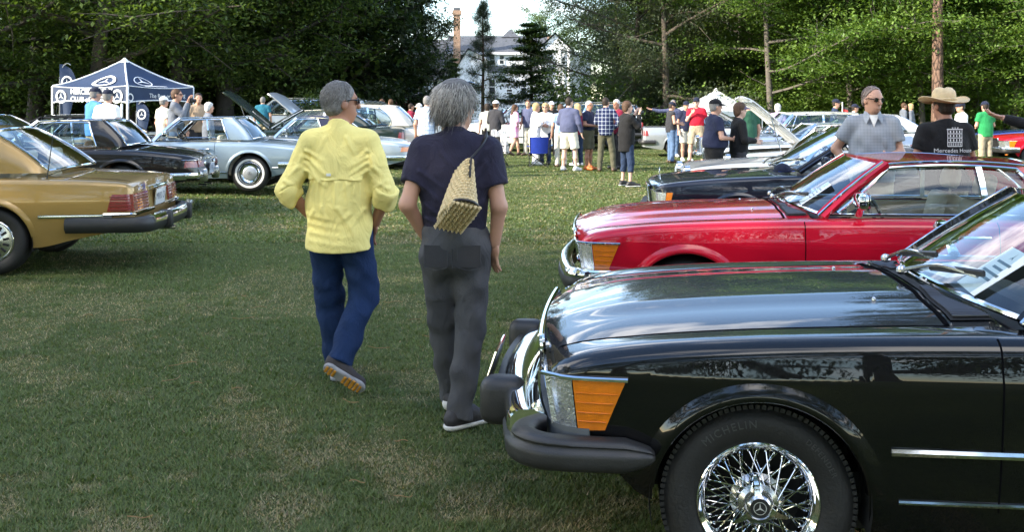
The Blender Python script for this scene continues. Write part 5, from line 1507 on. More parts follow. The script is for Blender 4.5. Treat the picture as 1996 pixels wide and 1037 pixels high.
# ------------------------------------------------------------------ the white house
HD = 118.0
def hp(px, py): return wx(px, HD), H_CAM - (py - Y_HOR) / F_PX * HD
def clap():
    m = mat('white_clapboard', (.74, .76, .79), rough=.6, var=.05, scale=.6)
    n, l, b = nodes_of(m); t = n.new('ShaderNodeTexCoord'); w = n.new('ShaderNodeTexWave'); w.bands_direction = 'Z'; w.wave_profile = 'SAW'; w.inputs['Scale'].default_value = 2.2
    l.new(t.outputs['Object'], w.inputs['Vector']); bp = n.new('ShaderNodeBump'); bp.inputs['Strength'].default_value = .5; bp.inputs['Distance'].default_value = .03
    l.new(w.outputs['Fac'], bp.inputs['Height']); l.new(bp.outputs[0], b.inputs['Normal']); return m
CLAP = clap()
SHINGLE = mat('grey_roof_shingle', (.075, .08, .092), rough=.85, var=.35, scale=4, bump=.8, bscale=9)
SHINGLE2 = mat('brown_grey_shingle', (.09, .08, .08), rough=.85, var=.3, scale=5, bump=.8, bscale=9)
TRIMW = mat('white_trim', (.80, .81, .83), rough=.5, var=.03)
PANE = mat('dark_window_pane', (.02, .025, .035), rough=.06, var=.3, scale=.7, spec=.8)
house = empty('white_house', (wx(1000, HD), HD, 0)); HO = np.array((wx(1000, HD), HD, 0.0))
tag(house, 'white clapboard inn with grey shingle roofs and rows of dark windows behind the trees', 'house')
def hbox(name, m, x0, x1, z0, z1, y0, y1, parent=house):
    return MB().box((x0 - HO[0], y0, z0), (x1 - HO[0], y1, z1)).build(name, m, parent, 0)
def hpoly(name, m, pts, dy, parent=house):
    """convex outline in x,z pushed dy deep"""
    n = len(pts); V = [(x - HO[0], y, z) for y in (pts[0][2], pts[0][2] + dy) for x, z, _ in pts]
    F = [tuple(range(n)), tuple(range(2 * n - 1, n - 1, -1))] + [(i, i + n, (i + 1) % n + n, (i + 1) % n) for i in range(n)]
    return mesh_obj(name, V, F, m, parent, 0)
def window(px0, px1, py0, py1, y=0.0, parent=house, sash=True):
    x0, z1 = hp(px0, py0); x1, z0 = hp(px1, py1)
    w = hbox('window', PANE, x0, x1, z0, z1, y - .04, y + .05, parent)
    f = MB(); t = .10
    for a, b_, c, d in ((x0 - t, x1 + t, z1, z1 + t * 1.3), (x0 - t, x1 + t, z0 - t, z0), (x0 - t, x0, z0, z1), (x1, x1 + t, z0, z1)):
        f.box((a - HO[0], y - .09, c), (b_ - HO[0], y + .02, d))
    if sash:
        zm = (z0 + z1) / 2; f.box((x0 - HO[0], y - .06, zm - .035), (x1 - HO[0], y + .0, zm + .035))
    f.build('frame', TRIMW, w, 0)
    return w
# main block
x0, zt_ = hp(940, 101); x1, _ = hp(1152, 101)
hbox('wall', CLAP, x0, x1, 0, zt_, 0.0, 12)
# roof of the main block: slope up and back
xa, zr = hp(868, 62); xb, ze = hp(1120, 101)
mesh_obj('roof', [(xa - HO[0], -.5, ze), (xb - HO[0], -.5, ze), (xb - HO[0] - 1.5, 6, zr), (xa - HO[0], 6, zr), (xa - HO[0], 12.5, ze), (xb - HO[0], 12.5, ze)], [(0, 1, 2, 3), (3, 2, 5, 4), (1, 5, 2), (0, 3, 4)], SHINGLE, house, 0)
hbox('eave', TRIMW, xa, xb, ze - .28, ze - .02, -.55, -.1)
# dormers on the roof
for pa, pb in ((1068, 1108),):
    pass
# right-hand gabled bay with pediment and columns
gx0, gz0 = hp(1050, 98); gx1, _ = hp(1112, 98); gxm, gzt = hp(1081, 68)
hpoly('pediment', TRIMW, [(gx0, gz0, -1.6), (gx1, gz0, -1.6), (gxm, gzt, -1.6)], 4)
for sg, (xA, xB) in ((-1, (gx0, gxm)), (1, (gx1, gxm))):
    mesh_obj('gable_roof', [(xA - HO[0] + sg * .4, -1.9, gz0 - .1), (xB - HO[0], -1.9, gzt + .25), (xB - HO[0], 5, gzt + .25), (xA - HO[0] + sg * .4, 5, gz0 - .1)], [(0, 1, 2, 3)], SHINGLE, house, 0)
hbox('bay_wall', CLAP, gx0 + .3, gx1 - .2, 0, gz0, -1.3, 0)
for px in (1056, 1091, 1108):
    cx, _ = hp(px, 100); MB().lathe([(.22, 0), (.22, gz0)], 14, Matrix.Translation((cx - HO[0], -1.75, 0))).build('column', TRIMW, house)
# small pyramid roof behind
px_, pz = hp(995, 47); qx0, qz = hp(976, 66); qx1, _ = hp(1014, 66)
mesh_obj('tower_roof', [(qx0 - HO[0], 5, qz), (qx1 - HO[0], 5, qz), (qx1 - HO[0], 8, qz), (qx0 - HO[0], 8, qz), (px_ - HO[0], 6.5, pz)], [(0, 1, 4), (1, 2, 4), (2, 3, 4), (3, 0, 4)], SHINGLE, house, 0)
# pent roofs between the storeys
for pa, pb, pya, pyb in ((946, 1050, 128, 142), (1050, 1152, 190, 197)):
    xa2, za = hp(pa, pya); xb2, zb = hp(pb, pyb)
    mesh_obj('pent_roof', [(xa2 - HO[0], -.05, za), (xb2 - HO[0], -.05, za), (xb2 - HO[0] + .2, -1.0, zb), (xa2 - HO[0] - .2, -1.0, zb)], [(0, 3, 2, 1)], SHINGLE, house, 0)
    hbox('pent_trim', TRIMW, xa2 - .2, xb2 + .2, zb - .22, zb - .02, -1.02, -.06)
    hbox('wall_return', CLAP, xa2, xb2, 0, zb - .2, -.95, -.02)
for a in ((955, 964, 107, 124), (974, 982, 108, 124), (1066, 1075, 110, 124, -1.3), (1092, 1100, 112, 126, -1.3), (1130, 1138, 112, 128)):
    window(*a[:4], y=a[4] if len(a) > 4 else 0.0)
for a in ((954, 965, 155, 183), (988, 998, 174, 184), (1016, 1026, 156, 184), (1072, 1080, 168, 186), (1092, 1098, 166, 186), (1112, 1120, 166, 186), (1132, 1140, 166, 186), (955, 963, 206, 222), (1000, 1012, 205, 225), (1068, 1080, 206, 225)):
    window(*a, y=-.95 if a[0] < 1050 else -1.3 if a[0] < 1105 else -.95)
# left wing: steep gable and a shingled lower part
wx0, wz = hp(893, 152); wx1, _ = hp(950, 152); wxm, wzt = hp(914, 98)
hpoly('gable_wall', CLAP, [(wx0, 0, -2), (wx1, 0, -2), (wx1, wz + 2.2, -2), (wxm, wzt, -2), (wx0, wz + 1.2, -2)], 8)
for sg, xA, zA in ((-1, wx0, wz + 1.2), (1, wx1, wz + 2.2)):
    mesh_obj('gable_roof', [(xA - HO[0] + sg * .35, -2.4, zA - .35), (wxm - HO[0], -2.4, wzt + .2), (wxm - HO[0], 6, wzt + .2), (xA - HO[0] + sg * .35, 6, zA - .35)], [(0, 1, 2, 3)], SHINGLE, house, 0)
lx0, lz = hp(740, 155); lx1, _ = hp(895, 155)
hbox('wing_wall', CLAP, lx0, lx1, 0, lz, -1, 8)
rx0, rz1 = hp(735, 150); rx1, rzt = hp(900, 72)
mesh_obj('wing_roof', [(rx0 - HO[0], -1.6, lz - .1), (rx1 - HO[0], -1.6, lz - .1), (rx1 - HO[0], 4, rzt), (rx0 - HO[0] + 3, 4, rzt)], [(0, 1, 2, 3)], SHINGLE, house, 0)
sx0, sz = hp(774, 188); sx1, _ = hp(826, 160)
hbox('shingle_skirt', SHINGLE2, sx0, sx1, 0, hp(774, 158)[1], -1.5, -1.02)
for a in ((757, 764, 160, 176), (783, 791, 156, 182), (808, 817, 156, 182), (846, 854, 158, 180), (905, 913, 160, 182, -2.0)):
    window(*a[:4], y=a[4] if len(a) > 4 else -1.5 if 774 < a[0] < 826 else -1.0)
ax0, az = hp(768, 196); ax1, az0 = hp(826, 203)
mesh_obj('awning', [(ax0 - HO[0], -1.6, az), (ax1 - HO[0], -1.6, az), (ax1 - HO[0], -3.6, az0), (ax0 - HO[0], -3.6, az0), (ax1 - HO[0], -3.6, az0 - .5), (ax0 - HO[0], -3.6, az0 - .5)], [(0, 3, 2, 1), (3, 5, 4, 2)], mat('maroon_awning', (.13, .015, .025), rough=.8), house, 0)
# brick chimney: stack with corbelled cap
cx0, cz0 = hp(885.5, 100); cx1, cz1 = hp(898.5, 24)
def brickm():
    m = mat('brick', (.28, .15, .09), rough=.9, var=.2); n, l, b = nodes_of(m); t = n.new('ShaderNodeTexCoord'); k = n.new('ShaderNodeTexBrick')
    k.inputs['Scale'].default_value = 3.2; k.inputs['Color1'].default_value = (.33, .20, .12, 1); k.inputs['Color2'].default_value = (.22, .12, .075, 1); k.inputs['Mortar'].default_value = (.35, .30, .25, 1)
    mp = n.new('ShaderNodeMapping'); mp.inputs['Rotation'].default_value = (PI / 2, 0, 0); l.new(t.outputs['Object'], mp.inputs[0]); l.new(mp.outputs[0], k.inputs['Vector']); l.new(k.outputs['Color'], b.inputs['Base Color']); return m
BRICK = brickm()
b = MB(); b.box((cx0 - HO[0], -1.9, cz0 - 4), (cx1 - HO[0], -.9, cz1 - .4)); ch = b.build('chimney', BRICK, house, 0)
MB().box((cx0 - HO[0] - .12, -2.02, cz1 - .4), (cx1 - HO[0] + .12, -.78, cz1 + .1)).build('chimney_cap', BRICK, ch, 0)
MB().box((cx0 - HO[0] + .02, -1.9, cz1 + .1), (cx1 - HO[0] - .02, -.9, cz1 + .42)).build('chimney_pot', SHINGLE, ch, 0)
# chimney of the right wing seen over the trees
b = MB(); qa, qz1 = hp(1070, 64); b.box((qa - HO[0], 4, qz1 - 2), (qa - HO[0] + .7, 5, qz1)); b.build('chimney', BRICK, house, 0)

# ------------------------------------------------------------------ tents, flags, lamp
NAVY = mat('navy_tent_fabric', (.010, .028, .075), rough=.7, var=.12, scale=4, bump=.15, bscale=30)
TENTW = mat('white_tent_fabric', (.74, .75, .77), rough=.7, var=.05, scale=4, bump=.1, bscale=20)
PRINT = mat('white_print', (.72, .75, .78), rough=.6, var=.03)
ALU = mat('tent_pole_metal', (.55, .56, .58), rough=.35, metal=.8)
def canopy(name, X, Y, s, eave, peak, rot, m, label, logos=False, edge=PRINT, cat='tent', val=.35):
    root = empty(name, (X, Y, gz(X, Y)), rot); h = s / 2
    C4 = [(-h, -h), (h, -h), (h, h), (-h, h)]
    for x, y in C4:
        lg = MB().rbox((x - .025, y - .025, 0), (x + .025, y + .025, eave), .006).build('leg', ALU, root)
        MB().box((x - .06, y - .06, 0), (x + .06, y + .06, .012)).build('foot_plate', ALU, lg)
    def roofpt(k, u, v):               # side k: u along the eave 0..1, v up to the peak
        a, b_ = np.array(C4[k]), np.array(C4[(k + 1) % 4]); e_ = a * (1 - u) + b_ * u
        z = eave + (peak - eave) * (v ** 1.35) - .05 * math.sin(PI * u) * (1 - v)
        return np.array((*(e_ * (1 - v)), z))
    def valpt(k, u, t):                # valance hanging below the eave, arched in the middle
        a, b_ = np.array(C4[k]), np.array(C4[(k + 1) % 4]); e_ = a * (1 - u) + b_ * u
        dz = val * (1 - .28 * math.sin(PI * u) ** .7)
        nrm = np.array((e_[0], e_[1])) / np.linalg.norm(e_) * .015
        return np.array((e_[0] + nrm[0], e_[1] + nrm[1], eave - .05 * math.sin(PI * u) - t * dz))
    names = []
    for k in range(4):
        b = MB(); b.grid([[roofpt(k, u, v) for u in np.linspace(0, 1, 15)] for v in np.linspace(0, .985, 10)])
        p = b.build('roof_panel', m, root, 60)
        b = MB(); b.grid([[valpt(k, u, t) for u in np.linspace(0, 1, 21)] for t in np.linspace(0, 1, 4)], flip=True); vp = b.build('valance', m, root, 60)
        names.append((p, vp))
        if edge is not None:
            MB().tube([roofpt(k, 0, v) + np.array((0, 0, .012)) for v in np.linspace(0, .98, 10)], .022, 6).build('roof_seam', edge, root)
            MB().tube([valpt(k, u, 1) for u in np.linspace(0, 1, 21)], .016, 5).build('hem', edge, vp)
            MB().tube([valpt(k, u, 0) for u in np.linspace(0, 1, 21)], .010, 5).build('eave_piping', edge, vp)
    MB().lathe([(.10, peak - .06), (.08, peak + .0), (.03, peak + .05), (.001, peak + .06)], 12).build('peak_cap', edge or m, root)
    if logos:
        def onroof(k, V, F, cu, cv, su, sv, nm, off=.02):
            P = [roofpt(k, cu + x * su, cv + y * sv) + (lambda q: np.array((q[0] * off, q[1] * off, off)))(np.array(((C4[k][0] + C4[(k + 1) % 4][0]) / s, (C4[k][1] + C4[(k + 1) % 4][1]) / s))) for x, y, _ in V]
            mesh_obj(nm, P, F, PRINT, names[k][0], 0)
        def onval(k, V, F, cu, ct, sc, nm):
            P = []
            for x, y, _ in V:
                q = valpt(k, cu + x * sc / s, 0); q[2] = eave - .05 * math.sin(PI * (cu + x * sc / s)) - ct + y * sc
                nn = np.array((C4[k][0] + C4[(k + 1) % 4][0], C4[k][1] + C4[(k + 1) % 4][1])) / s
                P.append(q + np.array((nn[0] * .02, nn[1] * .02, 0)))
            mesh_obj(nm, P, F, PRINT, names[k][1], 0)
        SV, SF = star_geo(1, True, w=.13, rw=.12)
        rg = MB(); rg.lathe([(1.0, 0), (.78, 0)], 36); 
        return root, onroof, onval, SV, SF
    return root
# the navy tent: near corner edge between its two visible sides
TX, TY = wx(243, 26.5), 26.5
rt, onroof, onval, SV, SF = canopy('canopy_tent', TX, TY, 2.40, 1.93, 2.62, R_(-22), NAVY, '', logos=True, val=.42)
tag(rt, 'navy canopy tent with white emblems and lettering beyond the left cars', 'tent')
def ringgeo(r0, r1, n=36):
    V = [];
    for k in range(n): a = k * 2 * PI / n; V += [(r0 * math.cos(a), r0 * math.sin(a), 0), (r1 * math.cos(a), r1 * math.sin(a), 0)]
    return np.array(V), [(2 * k, 2 * ((k + 1) % n), 2 * ((k + 1) % n) + 1, 2 * k + 1) for k in range(n)]
for k in (0, 1):
    if k == 0:
        rv, rf_ = ringgeo(1, .72); onroof(k, rv, rf_, .60, .30, .20, .21, 'emblem_ring')
        onroof(k, SV * .66, SF[:6], .60, .30, .20, .21, 'emblem_star')
        for cu in (.13, .87):
            rv, rf_ = ringgeo(1, .70); onval(k, rv, rf_, cu, .24, .17, 'emblem_ring'); onval(k, SV * .68, SF[:6], cu, .24, .17, 'emblem_star')
        for t_, cz in (('MERCEDES-BENZ', .10), ('CLUB of AMERICA', .29)):
            V, F = text_geo(t_, .175, bold=.004, align='LEFT'); onval(k, V, F, .26, cz, 1.0, 'lettering')
    else:
        onroof(k, SV, SF, .30, .28, .17, .19, 'emblem_star')
        V, F = text_geo('The Best or Nothing', .17, align='LEFT'); onval(k, V, F, .30, .20, .92, 'lettering')
        rv, rf_ = ringgeo(1, .70); onval(k, rv, rf_, .03, .28, .10, 'emblem_ring')
        onroof(k, np.array([(-1, -.08, 0), (1, -.08, 0), (1, .08, 0), (-1, .08, 0)]), [(0, 1, 2, 3)], .44, .07, .18, .2, 'underline')
t2 = canopy('canopy_tent', wx(1396, 42), 42, 2.6, 1.95, 2.78, R_(25), TENTW, '', edge=None, val=.3)
t2.location.z = -.5
tag(t2, 'plain white canopy tent behind the raised white hood', 'tent')
def feather_flag(X, Y, h, w, rot, label):
    root = empty('feather_flag', (X, Y, gz(X, Y)), rot)
    pole = [(0, 0, z) for z in np.linspace(0, h * .8, 6)] + [(w * (.5 - .5 * math.cos(a)), 0, h * .8 + h * .2 * math.sin(a)) for a in np.linspace(.3, 2.0, 7)]
    MB().tube(pole, .012, 6).build('pole', ALU, root)
    rows = []
    for t in np.linspace(0, 1, 16):
        z = h * .28 + (h * .99 - h * .28) * t
        wd = w * (.35 + .65 * math.sin(min(1, t * 1.25) * PI / 2)) * math.sqrt(max(.02, 1 - max(0, (t - .72) / .29) ** 2))
        rows.append([(wd * s_ + .01, .03 * math.sin(s_ * 4 + t * 5), z) for s_ in np.linspace(0, 1, 6)])
    MB().grid(rows).build('banner', NAVY, root, 60)
    rv, rf_ = ringgeo(1, .72)
    for V, F, nm in ((rv, rf_, 'emblem_ring'), (SV * .66, SF[:6], 'emblem_star')):
        mesh_obj(nm, [(w * .5 + x * w * .36, -.05, h * .80 + y * w * .42) for x, y, _ in V], F, PRINT, root, 0)
    MB().rbox((-.2, -.2, 0), (.2, .2, .05), .02).build('base', BLACKPL, root)
    return tag(root, label, 'flag')
feather_flag(wx(116, 28.5), 28.5, 2.62, .42, .1, 'navy feather flag with a round emblem behind the canopy tent')
feather_flag(wx(266, 24.4), 24.4, 1.55, .30, -.1, 'short navy feather flag beside the front pole of the canopy tent')
# information table in the tent
tb = empty('folding_table', (wx(300, 27.2), 27.2, gz(wx(300, 27.2), 27.2)), .1)
MB().rbox((-.55, -.35, .70), (.55, .35, .74), .01).build('table_top', WHITE, tb)
for x in (-.5, .5):
    for y in (-.3, .3): MB().tube([(x, y, 0), (x, y, .7)], .015, 6).build('leg', ALU, tb)
MB().grid([[(x, -.37, .735 - t * .5) for x in np.linspace(-.57, .57, 8)] for t in (0, .5, 1)], flip=True).build('table_cloth', WHITE, tb)
tag(tb, 'white clothed folding table under the navy canopy tent', 'table')
lp = empty('street_lamp', (wx(490, 52), 52, gz(wx(490, 52), 52)))
MB().lathe([(.10, 0), (.09, .3), (.05, .4), (.04, 1.75), (.07, 1.8), (.05, 1.85)], 12).build('post', BLACKPL, lp)
MB().lathe([(.10, 1.85), (.20, 2.2), (.19, 2.24)], 12).build('lantern_glass', WHITE, lp)
MB().lathe([(.22, 2.24), (.10, 2.36), (.02, 2.44)], 12).build('lantern_cap', BLACKPL, lp)
tag(lp, 'black lamp post with a pale lantern at the wood edge', 'lamp')
# ------------------------------------------------------------------ camp chairs
def camp_chair(X, Y, rot, fab, label):
    root = empty('camp_chair', (X, Y, gz(X, Y)), rot); root.scale = (.88,) * 3
    for sx in (-1, 1):
        MB().tube([(sx * .27, -.24, 0), (-sx * .27, -.2, .42)], .010, 6).build('leg', BLACKPL, root)
        MB().tube([(sx * .27, .24, 0), (-sx * .27, .2, .42)], .010, 6).build('leg', BLACKPL, root)
        MB().tube([(sx * .27, -.24, 0), (sx * .27, .22, .40)], .010, 6).build('leg', BLACKPL, root)
        MB().tube([(sx * .27, .24, 0), (sx * .27, -.22, .40), (sx * .29, -.30, .90)], .011, 6).build('back_post', BLACKPL, root)
        MB().tube([(sx * .28, -.25, .62), (sx * .30, .25, .62)], .028, 6, flat=.5).build('arm_rest', fab, root)
    MB().grid([[(x, y, .42 - .05 * (1 - (x / .27) ** 2) * (1 - (y / .25) ** 2)) for x in np.linspace(-.27, .27, 9)] for y in np.linspace(-.22, .25, 7)]).build('seat', fab, root, 60)
    MB().grid([[(x, -.22 - .08 * t + -.05 * (1 - (x / .28) ** 2), .42 + t * .48) for x in np.linspace(-.28, .28, 9)] for t in np.linspace(0, 1, 7)]).build('backrest', fab, root, 60)
    return tag(root, label, 'chair')
CHB = mat('royal_blue_canvas', (.008, .035, .32), rough=.7, var=.12, bump=.2); CHK = mat('black_canvas', (.012, .012, .014), rough=.75, var=.2)
x_, d_ = foot(1049, 325); camp_chair(x_, d_, .1, CHB, 'empty blue folding camp chair on the lawn beside the woman in white')
x_, d_ = foot(968, 323); camp_chair(x_, d_, -.5, CHK, 'black folding camp chair draped with a white garment')
# ------------------------------------------------------------------ people: smooth bodies from blended limbs
def smin(a, b, k):
    h = np.maximum(k - np.abs(a - b), 0) / k
    return np.minimum(a, b) - h * h * k * .25
def surf_net(prims, h, planes=(), wr=None, pad=.03):
    """one continuous quad surface round blended primitives.
    prims: ('c', a, b, ra, rb, k, cut_end, sy) tapered limb | ('e', centre, radii, k, rz)"""
    lo = np.full(3, 1e9); hi = -lo
    bb = []
    for p in prims:
        if p[0] == 'c':
            a, b = np.array(p[1], float), np.array(p[2], float); r = max(p[3], p[4])
            l, u = np.minimum(a, b) - r, np.maximum(a, b) + r
        else:
            c = np.array(p[1], float); r = np.array(p[2], float); m_ = max(r[0], r[1]) if p[4] else None
            rr = np.array((m_, m_, r[2])) if m_ else r
            l, u = c - rr, c + rr
        bb.append((l, u)); lo = np.minimum(lo, l); hi = np.maximum(hi, u)
    lo -= pad + 2 * h; hi += pad + 2 * h
    n = np.ceil((hi - lo) / h).astype(int) + 1
    ax = [lo[i] + h * np.arange(n[i]) for i in range(3)]
    D = np.full(n, .25, np.float32)
    for p, (l, u) in zip(prims, bb):
        k = p[5] if p[0] == 'c' else p[3]
        i0 = np.maximum(((l - lo - k - 2.5 * h) / h).astype(int), 0); i1 = np.minimum(((u - lo + k + 2.5 * h) / h).astype(int) + 2, n)
        sl = tuple(slice(i0[i], i1[i]) for i in range(3))
        X, Y, Z = np.meshgrid(ax[0][sl[0]], ax[1][sl[1]], ax[2][sl[2]], indexing='ij', sparse=True)
        if p[0] == 'c':
            a, b = np.array(p[1], float), np.array(p[2], float); ra, rb = p[3], p[4]
            ba = b - a; L2 = ba.dot(ba) + 1e-9
            t = np.clip(((X - a[0]) * ba[0] + (Y - a[1]) * ba[1] + (Z - a[2]) * ba[2]) / L2, 0, 1)
            sy = p[7] if len(p) > 7 else 1.0
            d = np.sqrt((X - a[0] - t * ba[0]) ** 2 + ((Y - a[1] - t * ba[1]) * sy) ** 2 + (Z - a[2] - t * ba[2]) ** 2) - (ra + (rb - ra) * t)
            if len(p) > 6 and p[6]:
                L = math.sqrt(L2); d = np.maximum(d, ((X - b[0]) * ba[0] + (Y - b[1]) * ba[1] + (Z - b[2]) * ba[2]) / L)
        else:
            c, r = p[1], p[2]; x, y, z = X - c[0], Y - c[1], Z - c[2]
            if p[4]:
                ca, sa = math.cos(p[4]), math.sin(p[4]); x, y = x * ca + y * sa, -x * sa + y * ca
            k0 = np.sqrt((x / r[0]) ** 2 + (y / r[1]) ** 2 + (z / r[2]) ** 2); k1 = np.sqrt((x / r[0] ** 2) ** 2 + (y / r[1] ** 2) ** 2 + (z / r[2] ** 2) ** 2) + 1e-9
            d = k0 * (k0 - 1) / k1
        D[sl] = smin(D[sl], d.astype(np.float32), k)
    if wr is not None or planes:
        X, Y, Z = np.meshgrid(*ax, indexing='ij', sparse=True)
        if wr is not None: D = D + wr(X, Y, Z).astype(np.float32)
        for p0, nn in planes:
            D = np.maximum(D, ((X - p0[0]) * nn[0] + (Y - p0[1]) * nn[1] + (Z - p0[2]) * nn[2]).astype(np.float32))
    D[0] = D[-1] = .2; D[:, 0] = D[:, -1] = .2; D[:, :, 0] = D[:, :, -1] = .2
    ins = D < 0
    cs = np.zeros(n - 1, np.uint8)
    for dx in (0, 1):
        for dy in (0, 1):
            for dz in (0, 1): cs += ins[dx:n[0] - 1 + dx, dy:n[1] - 1 + dy, dz:n[2] - 1 + dz]
    act = np.argwhere((cs > 0) & (cs < 8))
    cid = np.full(n - 1, -1, np.int32); cid[tuple(act.T)] = np.arange(len(act))
    cor = np.array([(i, j, k) for i in (0, 1) for j in (0, 1) for k in (0, 1)])
    val = np.stack([D[tuple((act + c).T)] for c in cor], 1)
    acc = np.zeros((len(act), 3)); cnt = np.zeros(len(act))
    for a_ in range(8):
        for b_ in range(a_ + 1, 8):
            if np.abs(cor[a_] - cor[b_]).sum() != 1: continue
            x = (val[:, a_] < 0) != (val[:, b_] < 0)
            t = val[:, a_] / (val[:, a_] - val[:, b_] + 1e-12)
            q = cor[a_] + t[:, None] * (cor[b_] - cor[a_])
            acc[x] += q[x]; cnt[x] += 1
    V = lo + h * (act + acc / np.maximum(cnt, 1)[:, None])
    Q = []
    for axs in range(3):
        u, w = [(1, 2), (2, 0), (0, 1)][axs]
        s0 = [slice(1, -1)] * 3; s0[axs] = slice(0, -1); s1 = list(s0); s1[axs] = slice(1, None)
        A, B = ins[tuple(s0)], ins[tuple(s1)]
        e = np.argwhere(A != B); 
        if not len(e): continue
        fl = A[tuple(e.T)]
        off = np.ones(3, int); off[axs] = 0
        g = e + off
        def cell(du, dw):
            c = g.copy(); c[:, u] -= du; c[:, w] -= dw; return cid[tuple(c.T)]
        q = np.stack([cell(1, 1), cell(0, 1), cell(0, 0), cell(1, 0)], 1)
        q[~fl] = q[~fl][:, ::-1]; Q.append(q)
    return V, np.concatenate(Q)
def wrinkle(seed, amp, scale=1.0, n=7, vert=.35, segs=None):
    r = np.random.default_rng(seed); W = []
    for _ in range(n):
        d = r.normal(0, 1, 3) * np.array((1, 1, 1 - vert)); d /= np.linalg.norm(d)
        W.append((d * (22 + 40 * r.random()) * scale, r.random() * 6.28, d[::-1] * (9 + 8 * r.random()) * scale, .5 + r.random()))
    def f(X, Y, Z):
        s = 0; fade = np.clip((1.45 - Z) / .12, 0, 1)
        for k, ph, k2, a in W:
            s = s + a * np.sin(k[0] * X + k[1] * Y + k[2] * Z + ph + 1.6 * np.sin(k2[0] * X + k2[1] * Y + k2[2] * Z + ph * 2))
        s = amp * (s / n - .35) * fade
        for a, b, hgt, wid in segs or ():                # drawn folds: a ridge with a hollow along each side
            dx, dz = b[0] - a[0], b[2] - a[2]; L2 = dx * dx + dz * dz + 1e-9
            t = np.clip(((X - a[0]) * dx + (Z - a[2]) * dz) / L2, 0, 1)
            u = ((X - a[0] - t * dx) ** 2 + (Z - a[2] - t * dz) ** 2) / wid ** 2
            s = s - hgt * (1 - t * .7) * (1 - .9 * u) * np.exp(-u) * (Y < a[1] * .3)
        return s
    return f
SKIN = mat('skin', (.48, .27, .19), rough=.5, var=.12, scale=8, spec=.35)
SKIN_T = mat('tanned_skin', (.36, .18, .12), rough=.5, var=.14, scale=8, spec=.35)
SKIN_P = mat('pale_skin', (.56, .36, .28), rough=.5, var=.12, scale=8, spec=.35)
for m_ in (SKIN, SKIN_T, SKIN_P):
    b_ = m_.node_tree.nodes['Principled BSDF']; b_.inputs['Subsurface Weight'].default_value = .0
def folds(m):
    """soft creases over the weave"""
    n, l, b = nodes_of(m); t = n.new('ShaderNodeTexCoord'); mp = n.new('ShaderNodeMapping'); mp.inputs['Scale'].default_value = (1, 1, .55)
    w = n.new('ShaderNodeTexNoise'); w.inputs['Scale'].default_value = 9; w.inputs['Detail'].default_value = 3; w.inputs['Distortion'].default_value = 2.2
    l.new(t.outputs['Object'], mp.inputs[0]); l.new(mp.outputs[0], w.inputs['Vector'])
    bp = n.new('ShaderNodeBump'); bp.inputs['Strength'].default_value = .32; bp.inputs['Distance'].default_value = .05
    l.new(w.outputs['Fac'], bp.inputs['Height'])
    old = b.inputs['Normal'].links
    if old: l.new(bp.outputs[0], old[0].from_node.inputs['Normal'])
    else: l.new(bp.outputs[0], b.inputs['Normal'])
    return m
def cloth(name, col, var=.10, bump=.25): return mat(name, col, rough=.85, var=var, scale=6, bump=bump, bscale=220, spec=.2, sheen=.05) if name in MATS else folds(mat(name, col, rough=.85, var=var, scale=6, bump=bump, bscale=220, spec=.2, sheen=.05))
def checked(name, base, lines, scale, w=.5, two=None):
    """woven checks: bands in x, y and z"""
    if name in MATS: return MATS[name]
    m = mat(name, base, rough=.85, var=0, spec=.2); n, l, b = nodes_of(m); t = n.new('ShaderNodeTexCoord'); sp = n.new('ShaderNodeSeparateXYZ'); l.new(t.outputs['Object'], sp.inputs[0])
    cur = None
    for ax, sc in (('X', scale), ('Z', scale)):
        mu = n.new('ShaderNodeMath'); mu.operation = 'MULTIPLY'; mu.inputs[1].default_value = sc; l.new(sp.outputs[ax], mu.inputs[0])
        fr = n.new('ShaderNodeMath'); fr.operation = 'FRACT'; l.new(mu.outputs[0], fr.inputs[0])
        lt = n.new('ShaderNodeMath'); lt.operation = 'LESS_THAN'; lt.inputs[1].default_value = w; l.new(fr.outputs[0], lt.inputs[0])
        if cur is None: cur = lt
        else:
            ad = n.new('ShaderNodeMath'); ad.operation = 'ADD'; l.new(cur.outputs[0], ad.inputs[0]); l.new(lt.outputs[0], ad.inputs[1])
            hf = n.new('ShaderNodeMath'); hf.operation = 'MULTIPLY'; hf.inputs[1].default_value = .5; l.new(ad.outputs[0], hf.inputs[0]); cur = hf
    mx = n.new('ShaderNodeMixRGB'); mx.inputs[1].default_value = tuple(base) + (1,); mx.inputs[2].default_value = tuple(lines) + (1,); l.new(cur.outputs[0], mx.inputs[0]); l.new(mx.outputs[0], b.inputs['Base Color'])
    return m
HAIRM = {k: mat('hair_' + k, c, rough=.6, var=.45, scale=60, bump=.6, bscale=120, spec=.3) for k, c in
         dict(grey=(.17, .165, .16), dark=(.025, .017, .012), brown=(.075, .04, .022), blonde=(.42, .29, .14), white=(.52, .51, .49), salt=(.12, .115, .11), crop=(.20, .155, .135)).items()}
SHADES = mat('dark_lens', (.008, .008, .009), rough=.08, var=0, coat=1)
ARMS = {  # elbow, wrist for the right arm (left is mirrored)
    'down': ((.235, -.03, 1.14), (.245, .06, .90)), 'pocket': ((.285, -.08, 1.14), (.205, .02, .92)), 'camera': ((.21, .16, 1.24), (.09, .24, 1.50)),
    'hold': ((.235, .02, 1.15), (.08, .25, 1.12)), 'cross': ((.235, .06, 1.16), (-.06, .20, 1.18)), 'hip': ((.31, -.05, 1.18), (.19, .03, 1.02)),
    'point': ((.44, .06, 1.41), (.68, .10, 1.46)), 'back': ((.25, -.10, 1.14), (.10, -.17, .95)), 'chin': ((.22, .10, 1.16), (.07, .22, 1.36))}
